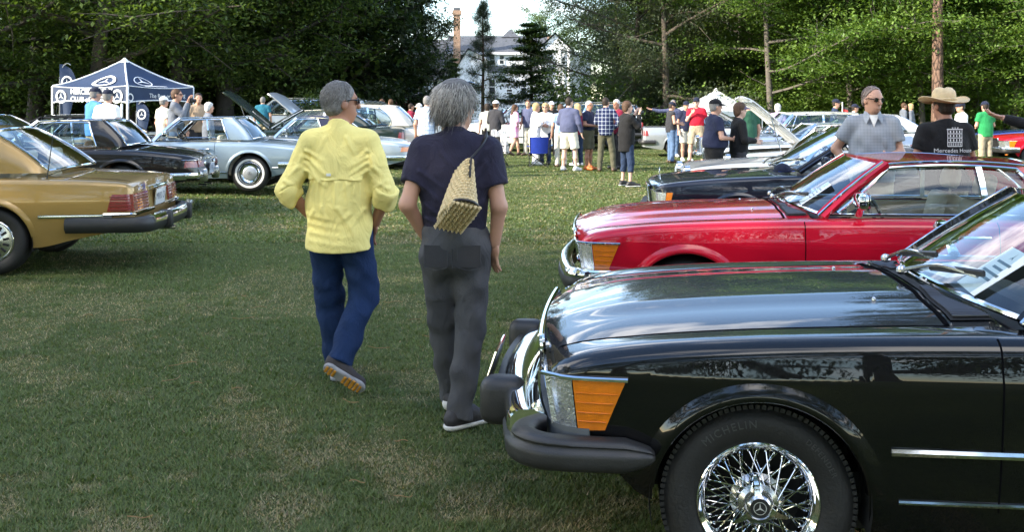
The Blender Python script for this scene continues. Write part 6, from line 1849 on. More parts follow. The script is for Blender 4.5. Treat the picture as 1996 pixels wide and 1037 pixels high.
LEGS = {'stand': (((.10, .02, .50), (.105, -.01, .085), (.125, .15, .03)), ((-.10, .02, .50), (-.105, -.01, .085), (-.125, .15, .03))),
        'apart': (((.15, .03, .50), (.185, -.01, .085), (.22, .14, .03)), ((-.12, .01, .50), (-.15, -.02, .085), (-.18, .13, .03))),
        'walk': (((.10, -.04, .50), (.10, -.24, .14), (.11, -.10, .03)), ((-.10, .16, .52), (-.10, .20, .085), (-.11, .36, .035)))}
_hand = None
def hand_geo():
    global _hand
    if _hand is None:
        P = [('e', (0, 0, -.045), (.040, .017, .05), .012, 0)]
        for k, (x, l) in enumerate(((-.030, .062), (-.010, .074), (.011, .070), (.031, .054))):
            P.append(('c', (x * .9, 0, -.075), (x * 1.05, .008, -.085 - l * .5), .0095, .009, .006)); P.append(('c', (x * 1.05, .008, -.085 - l * .5), (x * 1.02, .030, -.088 - l), .009, .0075, .004))
        P += [('c', (-.032, .004, -.03), (-.058, .018, -.062), .013, .011, .01), ('c', (-.058, .018, -.062), (-.056, .032, -.088), .0105, .0085, .005)]
        _hand = surf_net(P, .0052)
    return _hand
def person(name, px, spec, py=None, D=None, face=0, label='', group=None):
    g = dict(h=1.75, bulk=1.0, arms=('down', 'down'), legs='stand', top='short', hem=.88, bottom='trousers', hair='dark', hairstyle='short', res=.017, wr=.010, skin=SKIN, topm=None, botm=None, shoem=None, hat=None, head=0.0, nod=0.0, belly=0.0)
    g.update(spec)
    if py is not None: X, D = foot(px, py)
    else: X = wx(px, D)
    sc = g['h'] / 1.75
    root = empty(name, (X, D, gz(X, D) + g.get('dz', 0)), R_(face)); root.scale = (sc,) * 3
    tag(root, label, g.get('cat', 'person'), group)
    rs = g['res']; B = g['bulk']; bw = .5 + .5 * B
    sh = .165 * bw
    SH = {1: np.array((sh, 0, 1.412)), -1: np.array((-sh, 0, 1.412))}
    EL, WR = {}, {}
    for sg, a in ((1, g['arms'][1]), (-1, g['arms'][0])):
        e_, w_ = ARMS[a] if isinstance(a, str) else a
        e_, w_ = np.array(e_, float), np.array(w_, float)
        if isinstance(a, str):
            e_[0] += (B - 1) * .14; w_[0] += (B - 1) * (.16 if w_[0] > .15 else .03); w_[1] += (B - 1) * .12 if w_[1] > .1 else 0
        EL[sg] = e_ * (sg, 1, 1); WR[sg] = w_ * (sg, 1, 1)
    LG = LEGS[g['legs']] if isinstance(g['legs'], str) else g['legs']
    seat_dz = 0
    HIP = {1: np.array((.088 * bw, 0, .92)), -1: np.array((-.088 * bw, 0, .92))}
    KN = {1: np.array(LG[0][0], float), -1: np.array(LG[1][0], float)}; AN = {1: np.array(LG[0][1], float), -1: np.array(LG[1][1], float)}; TO = {1: np.array(LG[0][2], float), -1: np.array(LG[1][2], float)}
    # ---- head, turned on the neck
    hc = np.array((0, .025 + .02 * g['nod'], 1.635)); ha = R_(g['head'])
    def hd(x, y, z):
        n_ = g['nod'] * .5; y, z = y * math.cos(n_) + z * math.sin(n_), z * math.cos(n_) - y * math.sin(n_)
        return hc + np.array((x * math.cos(ha) - y * math.sin(ha), x * math.sin(ha) + y * math.cos(ha), z))
    body = [('e', hd(0, -.005, .02), (.076, .096, .098), .03, ha), ('e', hd(0, .028, -.055), (.056, .064, .068), .03, ha), ('e', hd(0, .045, -.10), (.030, .026, .02), .03, ha),
            ('c', hd(0, .092, .015), hd(0, .110, -.022), .010, .015, .012), ('e', hd(.078, -.005, -.01), (.012, .022, .032), .008, ha), ('e', hd(-.078, -.005, -.01), (.012, .022, .032), .008, ha),
            ('c', hd(-.018, .088, -.066), hd(.018, .088, -.066), .008, .008, .008), ('c', hd(-.04, .078, .032), hd(.04, .078, .032), .011, .011, .014),
            ('c', (0, -.015, 1.42), hd(0, -.015, -.07), .058 * bw, .052, .03)]
    T = [('e', (0, .0, 1.27), (.168 * bw, .108 * bw, .20), .08, 0), ('e', (0, .005 + .02 * g['belly'], 1.07), (.145 * B, .105 * B + .05 * g['belly'], .16), .08, 0), ('e', (0, -.01, .92), (.158 * bw, .115 * bw, .13), .07, 0), ('c', SH[-1] * .8 + np.array((0, 0, .29)), SH[1] * .8 + np.array((0, 0, .29)), .055, .055, .06)]
    T[-1] = ('c', (-sh * .82, -.01, 1.41), (sh * .82, -.01, 1.41), .054, .054, .06)
    T += [('c', (0, -.022, 1.485), (s_ * sh, -.005, 1.415), .040, .048, .04) for s_ in (-1, 1)]
    if g['top']: T = [(p[0], p[1], tuple(np.array(p[2]) * (.86, .84, .95))) + p[3:] if p[0] == 'e' else p[:3] + (p[3] * .8, p[4] * .8) + p[5:] for p in T]
    body += T
    leg = []; lt = .8 if g['bottom'] in ('trousers', 'capri') else 1
    for sg in (1, -1):
        body += [('c', SH[sg], EL[sg], .050, .040, .04), ('c', EL[sg], WR[sg], .041, .027, .02)]
        leg += [('c', HIP[sg] + np.array((0, 0, -.02)), KN[sg], .083 * bw * lt, .054 * lt, .05), ('c', KN[sg], KN[sg] * .55 + AN[sg] * .45 + np.array((0, -.012 if lt == 1 else 0, 0)), .052 * lt, .054 * lt, .03), ('c', KN[sg] * .55 + AN[sg] * .45, AN[sg] + np.array((0, 0, -.03)), .050 * lt, .033, .03)]
    V, Q = surf_net(body + leg, rs)
    bq = [Q]
    hv, hq = hand_geo()
    for sg in (1, -1):
        if g.get('hands', (True, True))[0 if sg < 0 else 1]:
            d = Vector(WR[sg] - EL[sg]).normalized(); q = Vector((0, 0, -1)).rotation_difference(d).to_matrix()
            R3 = np.array(q) @ np.array(Matrix.Rotation(-.9 * sg, 3, 'Z'))
            P = (hv * np.array((sg, 1, 1)) * 1.02) @ R3.T + WR[sg] - np.array(d) * .012
            bq.append((hq[:, ::-1] if sg < 0 else hq) + len(V)); V = np.concatenate([V, P])
    bo = quads_obj('body', V, np.concatenate(bq), g['skin'], root, 180)
    # ---- trousers, shorts, skirt
    inf = .014
    if g['bottom'] and g['bottom'] != 'skirt':
        ts = g.get('hipfit', .93) if g['hem'] < .985 else 1.0
        P = [('e', (0, -.01, .93), (.165 * bw * ts, .124 * bw * ts, .15), .06, 0), ('e', (0, .01 + .02 * g['belly'], 1.0), (.152 * B * ts, .115 * B * ts + .04 * g['belly'], .10), .05, 0)]
        cut = {'trousers': 1.0, 'shorts': .0, 'capri': .45}[g['bottom']]
        tight = g.get('tight', 1.0)
        for sg in (1, -1):
            hip = HIP[sg] + np.array((0, 0, -.02)); k_ = KN[sg]; a_ = AN[sg] + np.array((0, 0, -.035))
            if g['bottom'] == 'shorts':
                P.append(('c', hip, hip * .08 + k_ * .92, .098 * bw, .092 * bw, .035, True))
            else:
                e_ = k_ * (1 - cut) + a_ * cut
                P += [('c', hip, k_, .094 * bw, .070 * tight, .04), ('c', k_, e_, .069 * tight, (.060 if g['bottom'] == 'trousers' else .062) * tight, .03, True)]
        V, Q = surf_net(P, rs if g['res'] > .012 else rs, planes=[((0, 0, 1.03), (0, 0, 1))], wr=wrinkle(px, g.get('twr', g['wr'] * .8), 1.1, vert=-.6))
        quads_obj({'trousers': 'trousers', 'shorts': 'shorts', 'capri': 'capri_trousers'}[g['bottom']], V, Q, g['botm'], root, 180)
    # ---- shirt or jacket
    if g['top']:
        hem = g['hem']; fit = g.get('fit', 1.0)
        P = [('e', (0, -.0, 1.27), (.182 * bw * fit, .122 * bw * fit, .21), .08, 0), ('e', (0, .005 + .022 * g['belly'], 1.07), (.163 * B * fit, .125 * B * fit + .055 * g['belly'], .20), .08, 0),
             ('c', (-sh * .84, -.01, 1.405), (sh * .84, -.01, 1.405), .064, .064, .06)] + [('c', (0, -.024, 1.478), (s_ * sh, -.005, 1.412), .050, .060, .04) for s_ in (-1, 1)]
        if hem < .985: P.append(('c', (0, -.005, 1.08), (0, -.012, hem - .12), .158 * max(bw, B * .95) * fit, .172 * bw * fit * g.get('lowfit', 1), .08, True, 1.28))
        if hem < .78: P.append(('c', (0, 0, .95), (0, 0, hem - .05), .165 * bw, .165 * bw * g.get('flare', 1.0), .06, True, 1.25))
        slv = g['top']
        for sg in (1, -1):
            if slv == 'short': P.append(('c', SH[sg], SH[sg] * .38 + EL[sg] * .62, .072 * fit, .064 * fit, .03, True))
            elif slv == 'rolled':
                P += [('c', SH[sg], EL[sg], .066, .060, .03)]
            elif slv == 'long': P += [('c', SH[sg], EL[sg], .067 * fit, .057, .03), ('c', EL[sg], EL[sg] * .07 + WR[sg] * .93, .056, .042, .02, True)]
            elif slv == 'vest': P.append(('c', SH[sg], SH[sg] * .9 + EL[sg] * .1, .070, .070, .03, True))
        if g.get('collar', True): P.append(('c', (0, -.02, 1.44), (0, -.005, 1.498), .072 * bw, .064 * bw, .02, True))
        hs = g.get('hem_tilt', 0)
        V, Q = surf_net(P, rs, planes=[((0, 0, hem), (0, hs, -1))], wr=wrinkle(px + 3, g['wr'], g.get('wsc', 1.0), segs=g.get('creases')))
        quads_obj(g.get('topname', 'shirt'), V, Q, g['topm'], root, 180)
    # ---- shoes
    for sg in (1, -1):
        if sg in g.get('noshoe', ()): continue
        a_, t_ = AN[sg], TO[sg]; d = t_ - a_; dh = np.array((d[0], d[1], d[2] + .0)); 
        u = np.array((d[0], d[1], 0)); u = u / (np.linalg.norm(u) + 1e-6)
        heel = a_ - u * .045 + np.array((0, 0, -.045)); toe = t_ + u * .03 + np.array((0, 0, .008))
        P = [('c', heel, toe, .042, .036, .03), ('c', a_ - u * .02 + np.array((0, 0, -.01)), a_ * .5 + t_ * .5 + np.array((0, 0, .012)), .042, .036, .03), ('c', a_ + np.array((0, 0, .01)), a_ - np.array((0, 0, .03)), .042, .042, .02)]
        V, Q = surf_net(P, min(rs, .012), planes=[((a_ + np.array((0, 0, .035))), (0, 0, 1))] + ([((0, 0, .006), (0, 0, -1))] if a_[2] < .12 else []))
        so = quads_obj('shoe', V, Q, g['shoem'], root, 180)
        if g.get('solem'):
            P = [('c', heel + np.array((0, 0, -.022)), toe + np.array((0, 0, -.016)), .045, .040, .03)]
            V, Q = surf_net(P, min(rs, .010), planes=[((0, 0, .030), (0, 0, 1)), ((0, 0, .004), (0, 0, -1))] if a_[2] < .12 else [(heel + np.array((0, 0, -.012)), tuple(np.cross(np.cross(d / np.linalg.norm(d), (0, 0, 1)), d / np.linalg.norm(d))))])
            quads_obj('sole', V, Q, g['solem'], so, 180)
    # ---- hair
    hs = g['hairstyle']
    if hs and hs != 'bald':
        P = [('e', hd(0, -.012, .03), (.084, .100, .098), .02, ha)]
        if hs == 'bob': P += [('e', hd(0, -.045, -.035), (.088, .066, .085), .04, ha), ('e', hd(0, -.01, .055), (.092, .104, .088), .03, ha)]
        if hs == 'long': P += [('c', hd(0, -.05, .02), hd(0, -.085, -.22), .080, .075, .04), ('c', hd(0, -.085, -.2), hd(0, -.10, -.33), .075, .03, .04)]
        if hs == 'short': P += [('e', hd(0, -.04, -.03), (.076, .060, .055), .02, ha)]
        if hs == 'tail': P += [('c', hd(0, -.09, .05), hd(0, -.13, -.02), .03, .035, .03), ('c', hd(0, -.13, -.02), hd(0, -.115, -.24), .034, .016, .02)]
        # keep the face free
        fn = hd(0, 1, 0) - hc; fn[2] = 0; fn /= np.linalg.norm(fn)
        cutp = hd(0, g.get('hairline', .025), 0); nrm = fn * .80 + np.array((0, 0, -.60))
        V, Q = surf_net(P, min(rs, .013), planes=[(cutp, tuple(nrm / np.linalg.norm(nrm)))], wr=wrinkle(px + 9, .006 if hs in ('bob', 'long') else .003, 2.2))
        ho = quads_obj('hair', V, Q, HAIRM[g['hair']], root, 180)
    if g.get('shades'):
        b = MB()
        for sg in (-1, 1):
            c0 = hd(sg * .034, .094, .012)
            b.tube([hd(sg * .034 + .024 * math.cos(a), .094 - .012 * abs(math.cos(a)) * (1 if True else 0), .010 + .018 * math.sin(a)) for a in np.linspace(0, 2 * PI, 17)[:-1]], .003, 5, closed=True)
            rim = [hd(sg * .034 + .024 * math.cos(a), .095 - .006 * math.cos(a) * sg * 0, .010 + .018 * math.sin(a)) for a in np.linspace(0, 2 * PI, 17)[:-1]]
            o = len(b.v); b.v += [tuple(p) for p in rim]; b.f.append(tuple(range(o, o + 16)))
            b.tube([hd(sg * .058, .086, .016), hd(sg * .080, .04, .018), hd(sg * .085, -.01, .008)], .0035, 5)
        b.tube([hd(-.012, .100, .016), hd(.012, .100, .016)], .003, 5)
        b.build('sunglasses', SHADES, root)
    else:
        for sg in (-1, 1): MB().sphere(hd(sg * .031, .083, .010), (.012, .012, .009), 8, 6).build('eye', SHADES, root)
    if g.get('smile'):
        MB().tube([hd(x, .0885 - abs(x) * .40 + .003, -.062 + abs(x) * .22) for x in np.linspace(-.026, .026, 7)], [.002, .004, .005, .005, .005, .004, .002], 6).build('mouth', mat('teeth', (.62, .56, .5), rough=.3), root)
        MB().tube([hd(x, .0875 - abs(x) * .40 + .003, -.070 + abs(x) * .25) for x in np.linspace(-.028, .028, 7)], [.001, .003, .004, .004, .004, .003, .001], 6).build('lip', mat('lip', (.40, .14, .12), rough=.4), root)
    ht = g.get('hat')
    if ht:
        kind, hm = ht
        hz = .048
        if kind == 'cap':
            b = MB(); rows = []
            for t in np.linspace(0, 1, 8):
                a = t * PI / 2; rows.append([hd(.090 * math.cos(a) * math.cos(p), -.006 + .108 * math.cos(a) * math.sin(p), hz + .085 * math.sin(a)) for p in np.linspace(0, 2 * PI, 21)[:-1]])
            b.grid(rows, cv=True); cp = b.build('cap', hm, root, 60)
            rows = [[hd(math.cos(p) * (.086 + .004 * t), -.01 + math.sin(p) * (.104 + .085 * t * math.sin(p)), hz + .006 - .020 * t - .018 * abs(math.cos(p)) * t) for p in np.linspace(.35, PI - .35, 11)] for t in np.linspace(0, 1, 5)]
            b = MB(); b.grid(rows); b.grid([[q - np.array((0, 0, .004)) for q in r_] for r_ in rows], flip=True); b.build('brim', hm, cp, 60)
            MB().sphere(hd(0, -.006, hz + .086), (.008, .008, .005), 8, 5).build('button', hm, cp)
        else:      # wide straw hat, brim rolled up at the sides, dented crown
            b = MB(); rows = []
            prof = [(.096, .0), (.098, .03), (.096, .06), (.088, .085), (.070, .105), (.045, .108), (.02, .100), (.002, .098)]
            for rr, z in prof: rows.append([hd(rr * .94 * math.cos(p), -.005 + rr * 1.12 * math.sin(p), hz + z + (.020 * abs(math.cos(p)) ** 2 - .012) * (z / .1) ** 2) for p in np.linspace(0, 2 * PI, 33)[:-1]])
            b.grid(rows, cv=True, flip=False); cp = b.build('hat_crown', hm, root, 70)
            rows = []
            for t in np.linspace(0, 1, 9):
                rows.append([hd((.090 + .125 * t) * math.cos(p), -.005 + (.108 + .085 * t) * math.sin(p), hz + .004 - .018 * math.sin(t * PI) + .030 * t ** 2 * abs(math.cos(p)) ** 3 - .022 * t * abs(math.sin(p)) ** 2) for p in np.linspace(0, 2 * PI, 41)[:-1]])
            b = MB(); b.grid(rows, cv=True, flip=True); b.grid([[q - np.array((0, 0, .004)) for q in r_] for r_ in rows], cv=True); b.build('hat_brim', hm, cp, 70)
            MB().tube(rows_edge := [q for q in rows[-1]], .004, 5, closed=True).build('brim_edge', hm, cp)
            MB().tube([hd(.0925 * math.cos(p), -.005 + .111 * math.sin(p), hz + .012) for p in np.linspace(0, 2 * PI, 33)[:-1]], .009, 6, closed=True).build('hat_band', hm, cp)
    MR = Matrix.LocRotScale(root.location, root.rotation_euler, root.scale)
    def held(b, nm, m, lab, cat):                       # a thing in the hand is a thing of its own
        o = b.build(nm, m, None); o.matrix_world = MR; return tag(o, lab, cat)
    if g.get('camera'):
        c0 = (WR[1] + WR[-1]) / 2 + np.array((0, .05, .03))
        b = MB(); b.rbox(tuple(c0 - np.array((.07, .03, .045))), tuple(c0 + np.array((.07, .03, .045))), .012); b.lathe([(.036, 0), (.036, .07), (.03, .075), (.001, .07)], 14, Matrix.Translation(c0 + np.array((0, .02, 0))) @ Matrix.Rotation(-PI / 2, 4, 'X'))
        o = held(b, 'camera', BLACKPL, 'black photo camera held by the ' + g['camera'], 'camera')
    if g.get('paper'):
        c0 = (WR[1] + WR[-1]) / 2 + np.array((0, .09, .0))
        held(MB().box(tuple(c0 - np.array((.10, .002, .10))), tuple(c0 + np.array((.10, .002, .12)))), 'note_paper', PAPER, 'white sheet of paper held by the ' + g['paper'], 'paper')
    return root, hd, dict(MR=MR, SH=SH, EL=EL, WR=WR, AN=AN, TO=TO, KN=KN)
# ------------------------------------------------------------------ the two walkers in front
def denim(name, col, rib=260.0):
    m = mat(name, col, rough=.85, var=.22, scale=5, spec=.15); n, l, b = nodes_of(m)
    t = n.new('ShaderNodeTexCoord'); w = n.new('ShaderNodeTexWave'); w.inputs['Scale'].default_value = rib; w.inputs['Distortion'].default_value = 2; w.bands_direction = 'DIAGONAL'
    l.new(t.outputs['Object'], w.inputs['Vector']); bp = n.new('ShaderNodeBump'); bp.inputs['Strength'].default_value = .3; bp.inputs['Distance'].default_value = .002
    l.new(w.outputs['Fac'], bp.inputs['Height']); l.new(bp.outputs[0], b.inputs['Normal']); return m
BLUEDENIM = folds(denim('blue_denim', (.013, .030, .085))); GREYDENIM = folds(denim('grey_denim', (.075, .076, .084)))
YEL = cloth('yellow_cotton', (.80, .69, .25), var=.06); NAVYC = cloth('navy_cotton', (.022, .021, .042), var=.10)
def strands(root, hd, n, length, r0, m, seed, down=.6, back=.3, name='hair_strands', cover=.3, rad=(.088, .106, .104), zc=.03, curl=.02):
    """fine locks lying over the hair"""
    r = np.random.default_rng(seed); b = MB()
    for _ in range(n):
        th = r.random() * 2 * PI; ph = math.acos(1 - 1.35 * r.random())
        d = np.array((math.sin(ph) * math.cos(th), math.sin(ph) * math.sin(th), math.cos(ph)))
        if d[1] > cover + .35 * d[2]: continue
        p = np.array((rad[0] * d[0], -.012 + rad[1] * d[1], zc + rad[2] * d[2]))
        t = np.array((d[0] * .25 + r.normal(0, .16), -back + d[1] * .3 + r.normal(0, .14), -down + r.normal(0, .12))); t -= d * t.dot(d) * .9; t /= np.linalg.norm(t) + 1e-6
        L = length * (.5 + r.random()); pts = []; q = p.copy()
        for k in range(5):
            pts.append(hd(*q)); q = q + t * L / 4 + d * curl * .25 * r.normal(.3, .6); t = t + np.array((0, 0, -.22)) + r.normal(0, .07, 3); t /= np.linalg.norm(t)
        w = r0 * (.6 + .8 * r.random())
        b.tube(pts, [w, w, w * .9, w * .7, w * .2], 3, caps=False)
    return b.build(name, m, root, 180)
def crease(x0, z0, x1, z1, h=.0075, w=.013): return ((x0, -.1, z0), (x1, -.1, z1), h * 1.8, w * 1.1)
rc_ = np.random.default_rng(31)
CRM = []
for s_ in (-1, 1):                         # drawn from the armpits towards the middle of the back, and across the shoulders
    for z0, x1, z1 in ((1.36, .07, 1.30), (1.325, .04, 1.245), (1.29, .08, 1.20), (1.25, .03, 1.16)): CRM.append(crease(s_ * .175, z0, s_ * (x1 + rc_.normal(0, .02)), z1 + rc_.normal(0, .015)))
    CRM += [crease(s_ * .06, 1.44, s_ * .12, 1.32, .005), crease(s_ * .20, 1.33, s_ * .235, 1.24, .006), crease(s_ * .29, 1.19, s_ * .22, 1.15, .008), crease(s_ * .30, 1.15, s_ * .22, 1.19, .007), crease(s_ * .21, 1.27, s_ * .27, 1.22, .006)]
for k in range(9):                         # pleats below the back flap, slack above the hem
    x = -.15 + .30 * k / 8 + rc_.normal(0, .01)
    CRM.append(crease(x, 1.185, x + rc_.normal(0, .03), 1.02 + rc_.normal(0, .03), .006, .011))
    if k % 2 == 0: CRM.append(crease(x + .02, 1.03 + rc_.normal(0, .02), x + rc_.normal(0, .07), .93 + rc_.normal(0, .02), .006, .015))
for k in range(4): CRM.append(crease(-.17 + .01 * k, 1.0 - .05 * k, .02 + .04 * k, .97 - .05 * k, .0045, .016))
CRW = [crease(.16, 1.42, .02, 1.22, .006), crease(.165, 1.35, .0, 1.12, .006), crease(-.17, 1.31, -.04, 1.22, .006), crease(-.165, 1.24, -.02, 1.12, .006), crease(-.15, 1.14, .0, 1.05, .005), crease(.15, 1.16, .03, 1.04, .005), crease(-.06, 1.40, .04, 1.30, .004), crease(-.15, 1.07, .05, 1.02, .005)]
man, mhd, mj = person('person', 662, dict(h=1.76, res=.0085, top='rolled', topm=YEL, hem=.80, hem_tilt=.10, botm=BLUEDENIM, fit=1.02, lowfit=1.15, hipfit=.86, creases=CRM, wr=.016, wsc=.75, twr=.016, noshoe=(1,), shoem=mat('dark_grey_suede', (.035, .03, .03), rough=.9, var=.2), solem=mat('rubber_sole_grey', (.25, .25, .26), rough=.7, var=.2),
    skin=SKIN_T, hair='grey', hairstyle='short', head=-58, shades=True, arms=(((.285, -.06, 1.13), (.165, .07, .95)), ((.275, -.04, 1.11), (.195, .06, .93))), tight=1.12,
    legs=(((.135, .05, .52), (.035, -.16, .21), (.15, -.03, .055)), ((-.085, .09, .50), (-.045, .15, .085), (-.075, .32, .03)))), py=752, face=-4,
    label='grey-haired person in an untucked yellow shirt and blue jeans walking with hands in pockets')
strands(man, mhd, 1500, .030, .0011, mat('short_grey_hair', (.24, .235, .23), rough=.6, var=.4, scale=80), 3, rad=(.086, .102, .100), curl=.01)
# yoke seam, back flap and box pleat of the shirt
def on_back(x, z, off=.0): return (x, -(.118 * math.sqrt(max(.02, 1 - (x / .205) ** 2)) + off + (.012 if z < 1.2 else 0)), z)
yk = MB()
for zz in (1.205,):
    yk.grid([[on_back(x, zz + .045 - t * .05 + .004 * math.sin(x * 40), .012 + .010 * t) for x in np.linspace(-.155, .155, 20)] for t in (0, .5, 1)], flip=True)
yk.build('back_flap', YEL, man, 60)
MB().box((-.04, -.152, 1.222), (-.015, -.148, 1.237)).build('label_tab', PAPER, man)
for sg in (-1, 1):                     # the sleeves, rolled to the elbow
    e_ = mj['EL'][sg]; w_ = mj['WR'][sg]; d = (w_ - e_) / np.linalg.norm(w_ - e_)
    V, Q = surf_net([('c', e_ - d * .035, e_ + d * .055, .064, .063, .01, True), ('c', e_ - d * .0, e_ + d * .068, .056, .058, .01, True)], .008, planes=[(e_ - d * .045, tuple(-d))], wr=wrinkle(50 + sg, .016, 1.2))
    quads_obj('sleeve_cuff', V, Q, YEL, man, 180)
V, Q = surf_net([('c', (0, -.022, 1.47), (0, -.008, 1.535), .071, .063, .01, True, 1.05)], .007, planes=[((0, 0, 1.475), (0, 0, -1)), ((0, 0, 1.50), (0, .7, 0.9))], wr=None)
quads_obj('collar', V, Q, YEL, man, 180)
# the lifted right shoe shows its tread
def canon(P, h=.0085, planes=()): return surf_net(P, h, planes)
hl = np.array((-.035, -.235, .165)); dd = Vector((.78, .10, -.50)).normalized(); nn_ = Vector((-.15, -.80, -.58)); nn_ = (nn_ - dd * nn_.dot(dd)).normalized(); yy = (-nn_).cross(dd)
MS = Matrix([[dd[0], yy[0], -nn_[0], hl[0]], [dd[1], yy[1], -nn_[1], hl[1]], [dd[2], yy[2], -nn_[2], hl[2]], [0, 0, 0, 1]])
def xf(V): return np.array(V) @ np.array(MS)[:3, :3].T + np.array(MS)[:3, 3]
V, Q = canon([('c', (.035, 0, .045), (.215, 0, .035), .043, .040, .03), ('c', (.03, 0, .085), (.12, 0, .055), .040, .038, .03)], planes=[((0, 0, .018), (0, 0, -1))])
sho = quads_obj('shoe', xf(V), Q, mat('dark_grey_suede', (.035, .03, .03), rough=.9), man, 180)
V, Q = canon([('c', (.04, 0, .02), (.12, 0, .02), .044, .038, .02), ('c', (.12, 0, .02), (.215, 0, .02), .038, .048, .02)], .007, planes=[((0, 0, .0), (0, 0, -1)), ((0, 0, .024), (0, 0, 1))])
quads_obj('sole', xf(V), Q, mat('rubber_sole_grey', (.25, .25, .26), rough=.7), sho, 180)
OT = mat('orange_tread', (.50, .22, .02), rough=.7, var=.3)
for x0, x1, w in ((.012, .028, .026), (.034, .052, .032), (.058, .074, .030), (.125, .142, .032), (.149, .168, .038), (.175, .194, .040), (.201, .218, .038), (.225, .238, .030)):
    b = MB(); b.rbox((x0, -w, -.005), (x1, w, .006), .003, MS); b.build('tread_pad', OT, sho)

wom, whd, wj = person('person', 888, dict(h=1.74, res=.0085, top='short', topm=NAVYC, topname='polo_shirt', hem=.99, botm=GREYDENIM, fit=1.0, creases=CRW, wr=.012, wsc=.8, twr=.014, shoem=mat('black_trainer', (.02, .018, .022), rough=.6, var=.3, bump=.4, bscale=60), solem=mat('white_sole', (.62, .60, .58), rough=.6, var=.1),
    skin=SKIN, hair='salt', hairstyle='bob', head=-40, nod=.15, arms=(((.235, -.07, 1.14), (.15, .06, .94)), ((.225, -.04, 1.13), (.20, .0, .935))), bulk=.98,
    legs=(((.075, .02, .50), (.02, -.02, .10), (.13, .08, .035)), ((-.085, .12, .52), (-.055, .26, .13), (-.06, .42, .04)))), py=834, face=-4,
    label='grey-haired person in a navy polo and grey jeans carrying a straw bag')
strands(wom, whd, 2300, .085, .0014, mat('silver_hair', (.46, .44, .41), rough=.5, var=.5, scale=50), 4, rad=(.089, .105, .103), zc=.033, curl=.010, cover=.45)
strands(wom, whd, 1000, .095, .0015, mat('dark_silver_hair', (.12, .11, .10), rough=.5, var=.4, scale=50), 5, rad=(.088, .104, .096), zc=.0, curl=.010, cover=.25)
MB().sphere(whd(.088, -.003, -.045), (.006, .006, .006), 8, 6).build('earring', mat('pearl', (.8, .8, .78), rough=.2), wom)
MB().tube([whd(.085 * math.cos(a), .03 + .03 * math.sin(a) , .115 + .012 * math.sin(a)) for a in np.linspace(.1, 3.0, 9)], .006, 6).build('sunglasses_on_head', SHADES, wom)
V, Q = surf_net([('c', (0, -.022, 1.465), (0, -.01, 1.525), .070, .064, .01, True, 1.05)], .007, planes=[((0, 0, 1.47), (0, 0, -1)), ((0, 0, 1.495), (0, .7, 0.9))])
quads_obj('collar', V, Q, NAVYC, wom, 180)
# back pockets of the jeans
for sg in (-1, 1):
    pk = MB(); pts = [[(sg * .083 + x, -(.128 - .9 * (abs(sg * .083 + x) - .06) ** 2) - .004 - .004 * math.sin((z - .8) * 20), z) for x in np.linspace(-.058, .058, 7)] for z in np.linspace(.945, .835, 6)]
    pk.grid(pts, flip=False); po = pk.build('back_pocket', denim('charcoal_denim', (.048, .048, .053)), wom, 60)
    MB().tube([pts[0][i] for i in range(7)] + [pts[j][-1] for j in range(1, 6)] + [(pts[-1][3][0], pts[-1][3][1], .82)] + [pts[j][0] for j in range(5, 0, -1)], .0022, 4, closed=True).build('stitching', GREYDENIM, po)
MB().tube([(0, -.133, z) for z in np.linspace(.95, .83, 6)], .003, 4).build('seat_seam', denim('charcoal_denim', (.048, .048, .053)), wom)
# wristlet of purple sock above the trainer
a_ = wj['AN'][1]; MB().tube([a_ + np.array((.040 * math.cos(t), .040 * math.sin(t), .035)) for t in np.linspace(0, 2 * PI, 17)[:-1]], .008, 6, closed=True).build('sock_edge', mat('purple_knit', (.35, .06, .36), rough=.8), wom)

# ---- woven straw bag: every stitch of the weave stands proud
STRAW = mat('woven_straw', (.62, .49, .28), rough=.8, var=.3, scale=40, bump=.3, bscale=200)
bag = empty('straw_bag', (0, 0, 0))
bag.matrix_world = wj['MR'] @ Matrix.Translation((.045, -.21, 1.205)) @ Matrix.Rotation(R_(28), 4, 'Z') @ Matrix.Rotation(R_(-30), 4, 'X') @ Matrix.Rotation(R_(16), 4, 'Y')
def bag_pt(a, t):
    """a round the bag, t from base to rim"""
    gx = .075 * (1 - .72 * t); gy = .150 * (1 - .10 * t)
    c, s_ = math.cos(a), math.sin(a); q = (abs(c) ** 2.5 + abs(s_) ** 2.5) ** (1 / 2.5)
    return np.array((gx * c / q, gy * s_ / q, -.12 + .25 * t))
b = MB(); A = np.linspace(0, 2 * PI, 57)[:-1]
b.grid([[bag_pt(a, t) for a in A] for t in np.linspace(0, 1, 12)], cv=True, flip=False); bs = b.build('bag_shell', STRAW, bag, 60)
b = MB()
b.grid([[np.array((.072 * u, .146 * v, -.121)) for u in np.linspace(-1, 1, 6)] for v in np.linspace(-1, 1, 10)]); b.build('bag_base', STRAW, bag, 60)
st = MB()
for k, t in enumerate(np.linspace(.03, .97, 15)):
    for j in range(26):
        a = (j + .5 * (k % 2)) * 2 * PI / 26; p = bag_pt(a, t); e_ = bag_pt(a + .13, t); e0 = bag_pt(a - .13, t)
        n_ = np.array((p[0], p[1], 0)); n_ /= np.linalg.norm(n_) + 1e-6
        st.tube([e0, p + n_ * .006, e_], [.0065, .0095, .0065], 6)
for k, u in enumerate(np.linspace(-.9, .9, 7)):
    for j, v in enumerate(np.linspace(-.95, .95, 11)):
        st.tube([(.072 * u - .006, .146 * v, -.121), (.072 * u, .146 * v, -.130), (.072 * u + .006, .146 * v, -.121)], [.008, .0115, .008], 6)
tag(st.build('weave', STRAW, bag, 60), kind='stuff')
BL = mat('black_leather', (.012, .011, .011), rough=.4, var=.2, bump=.2)
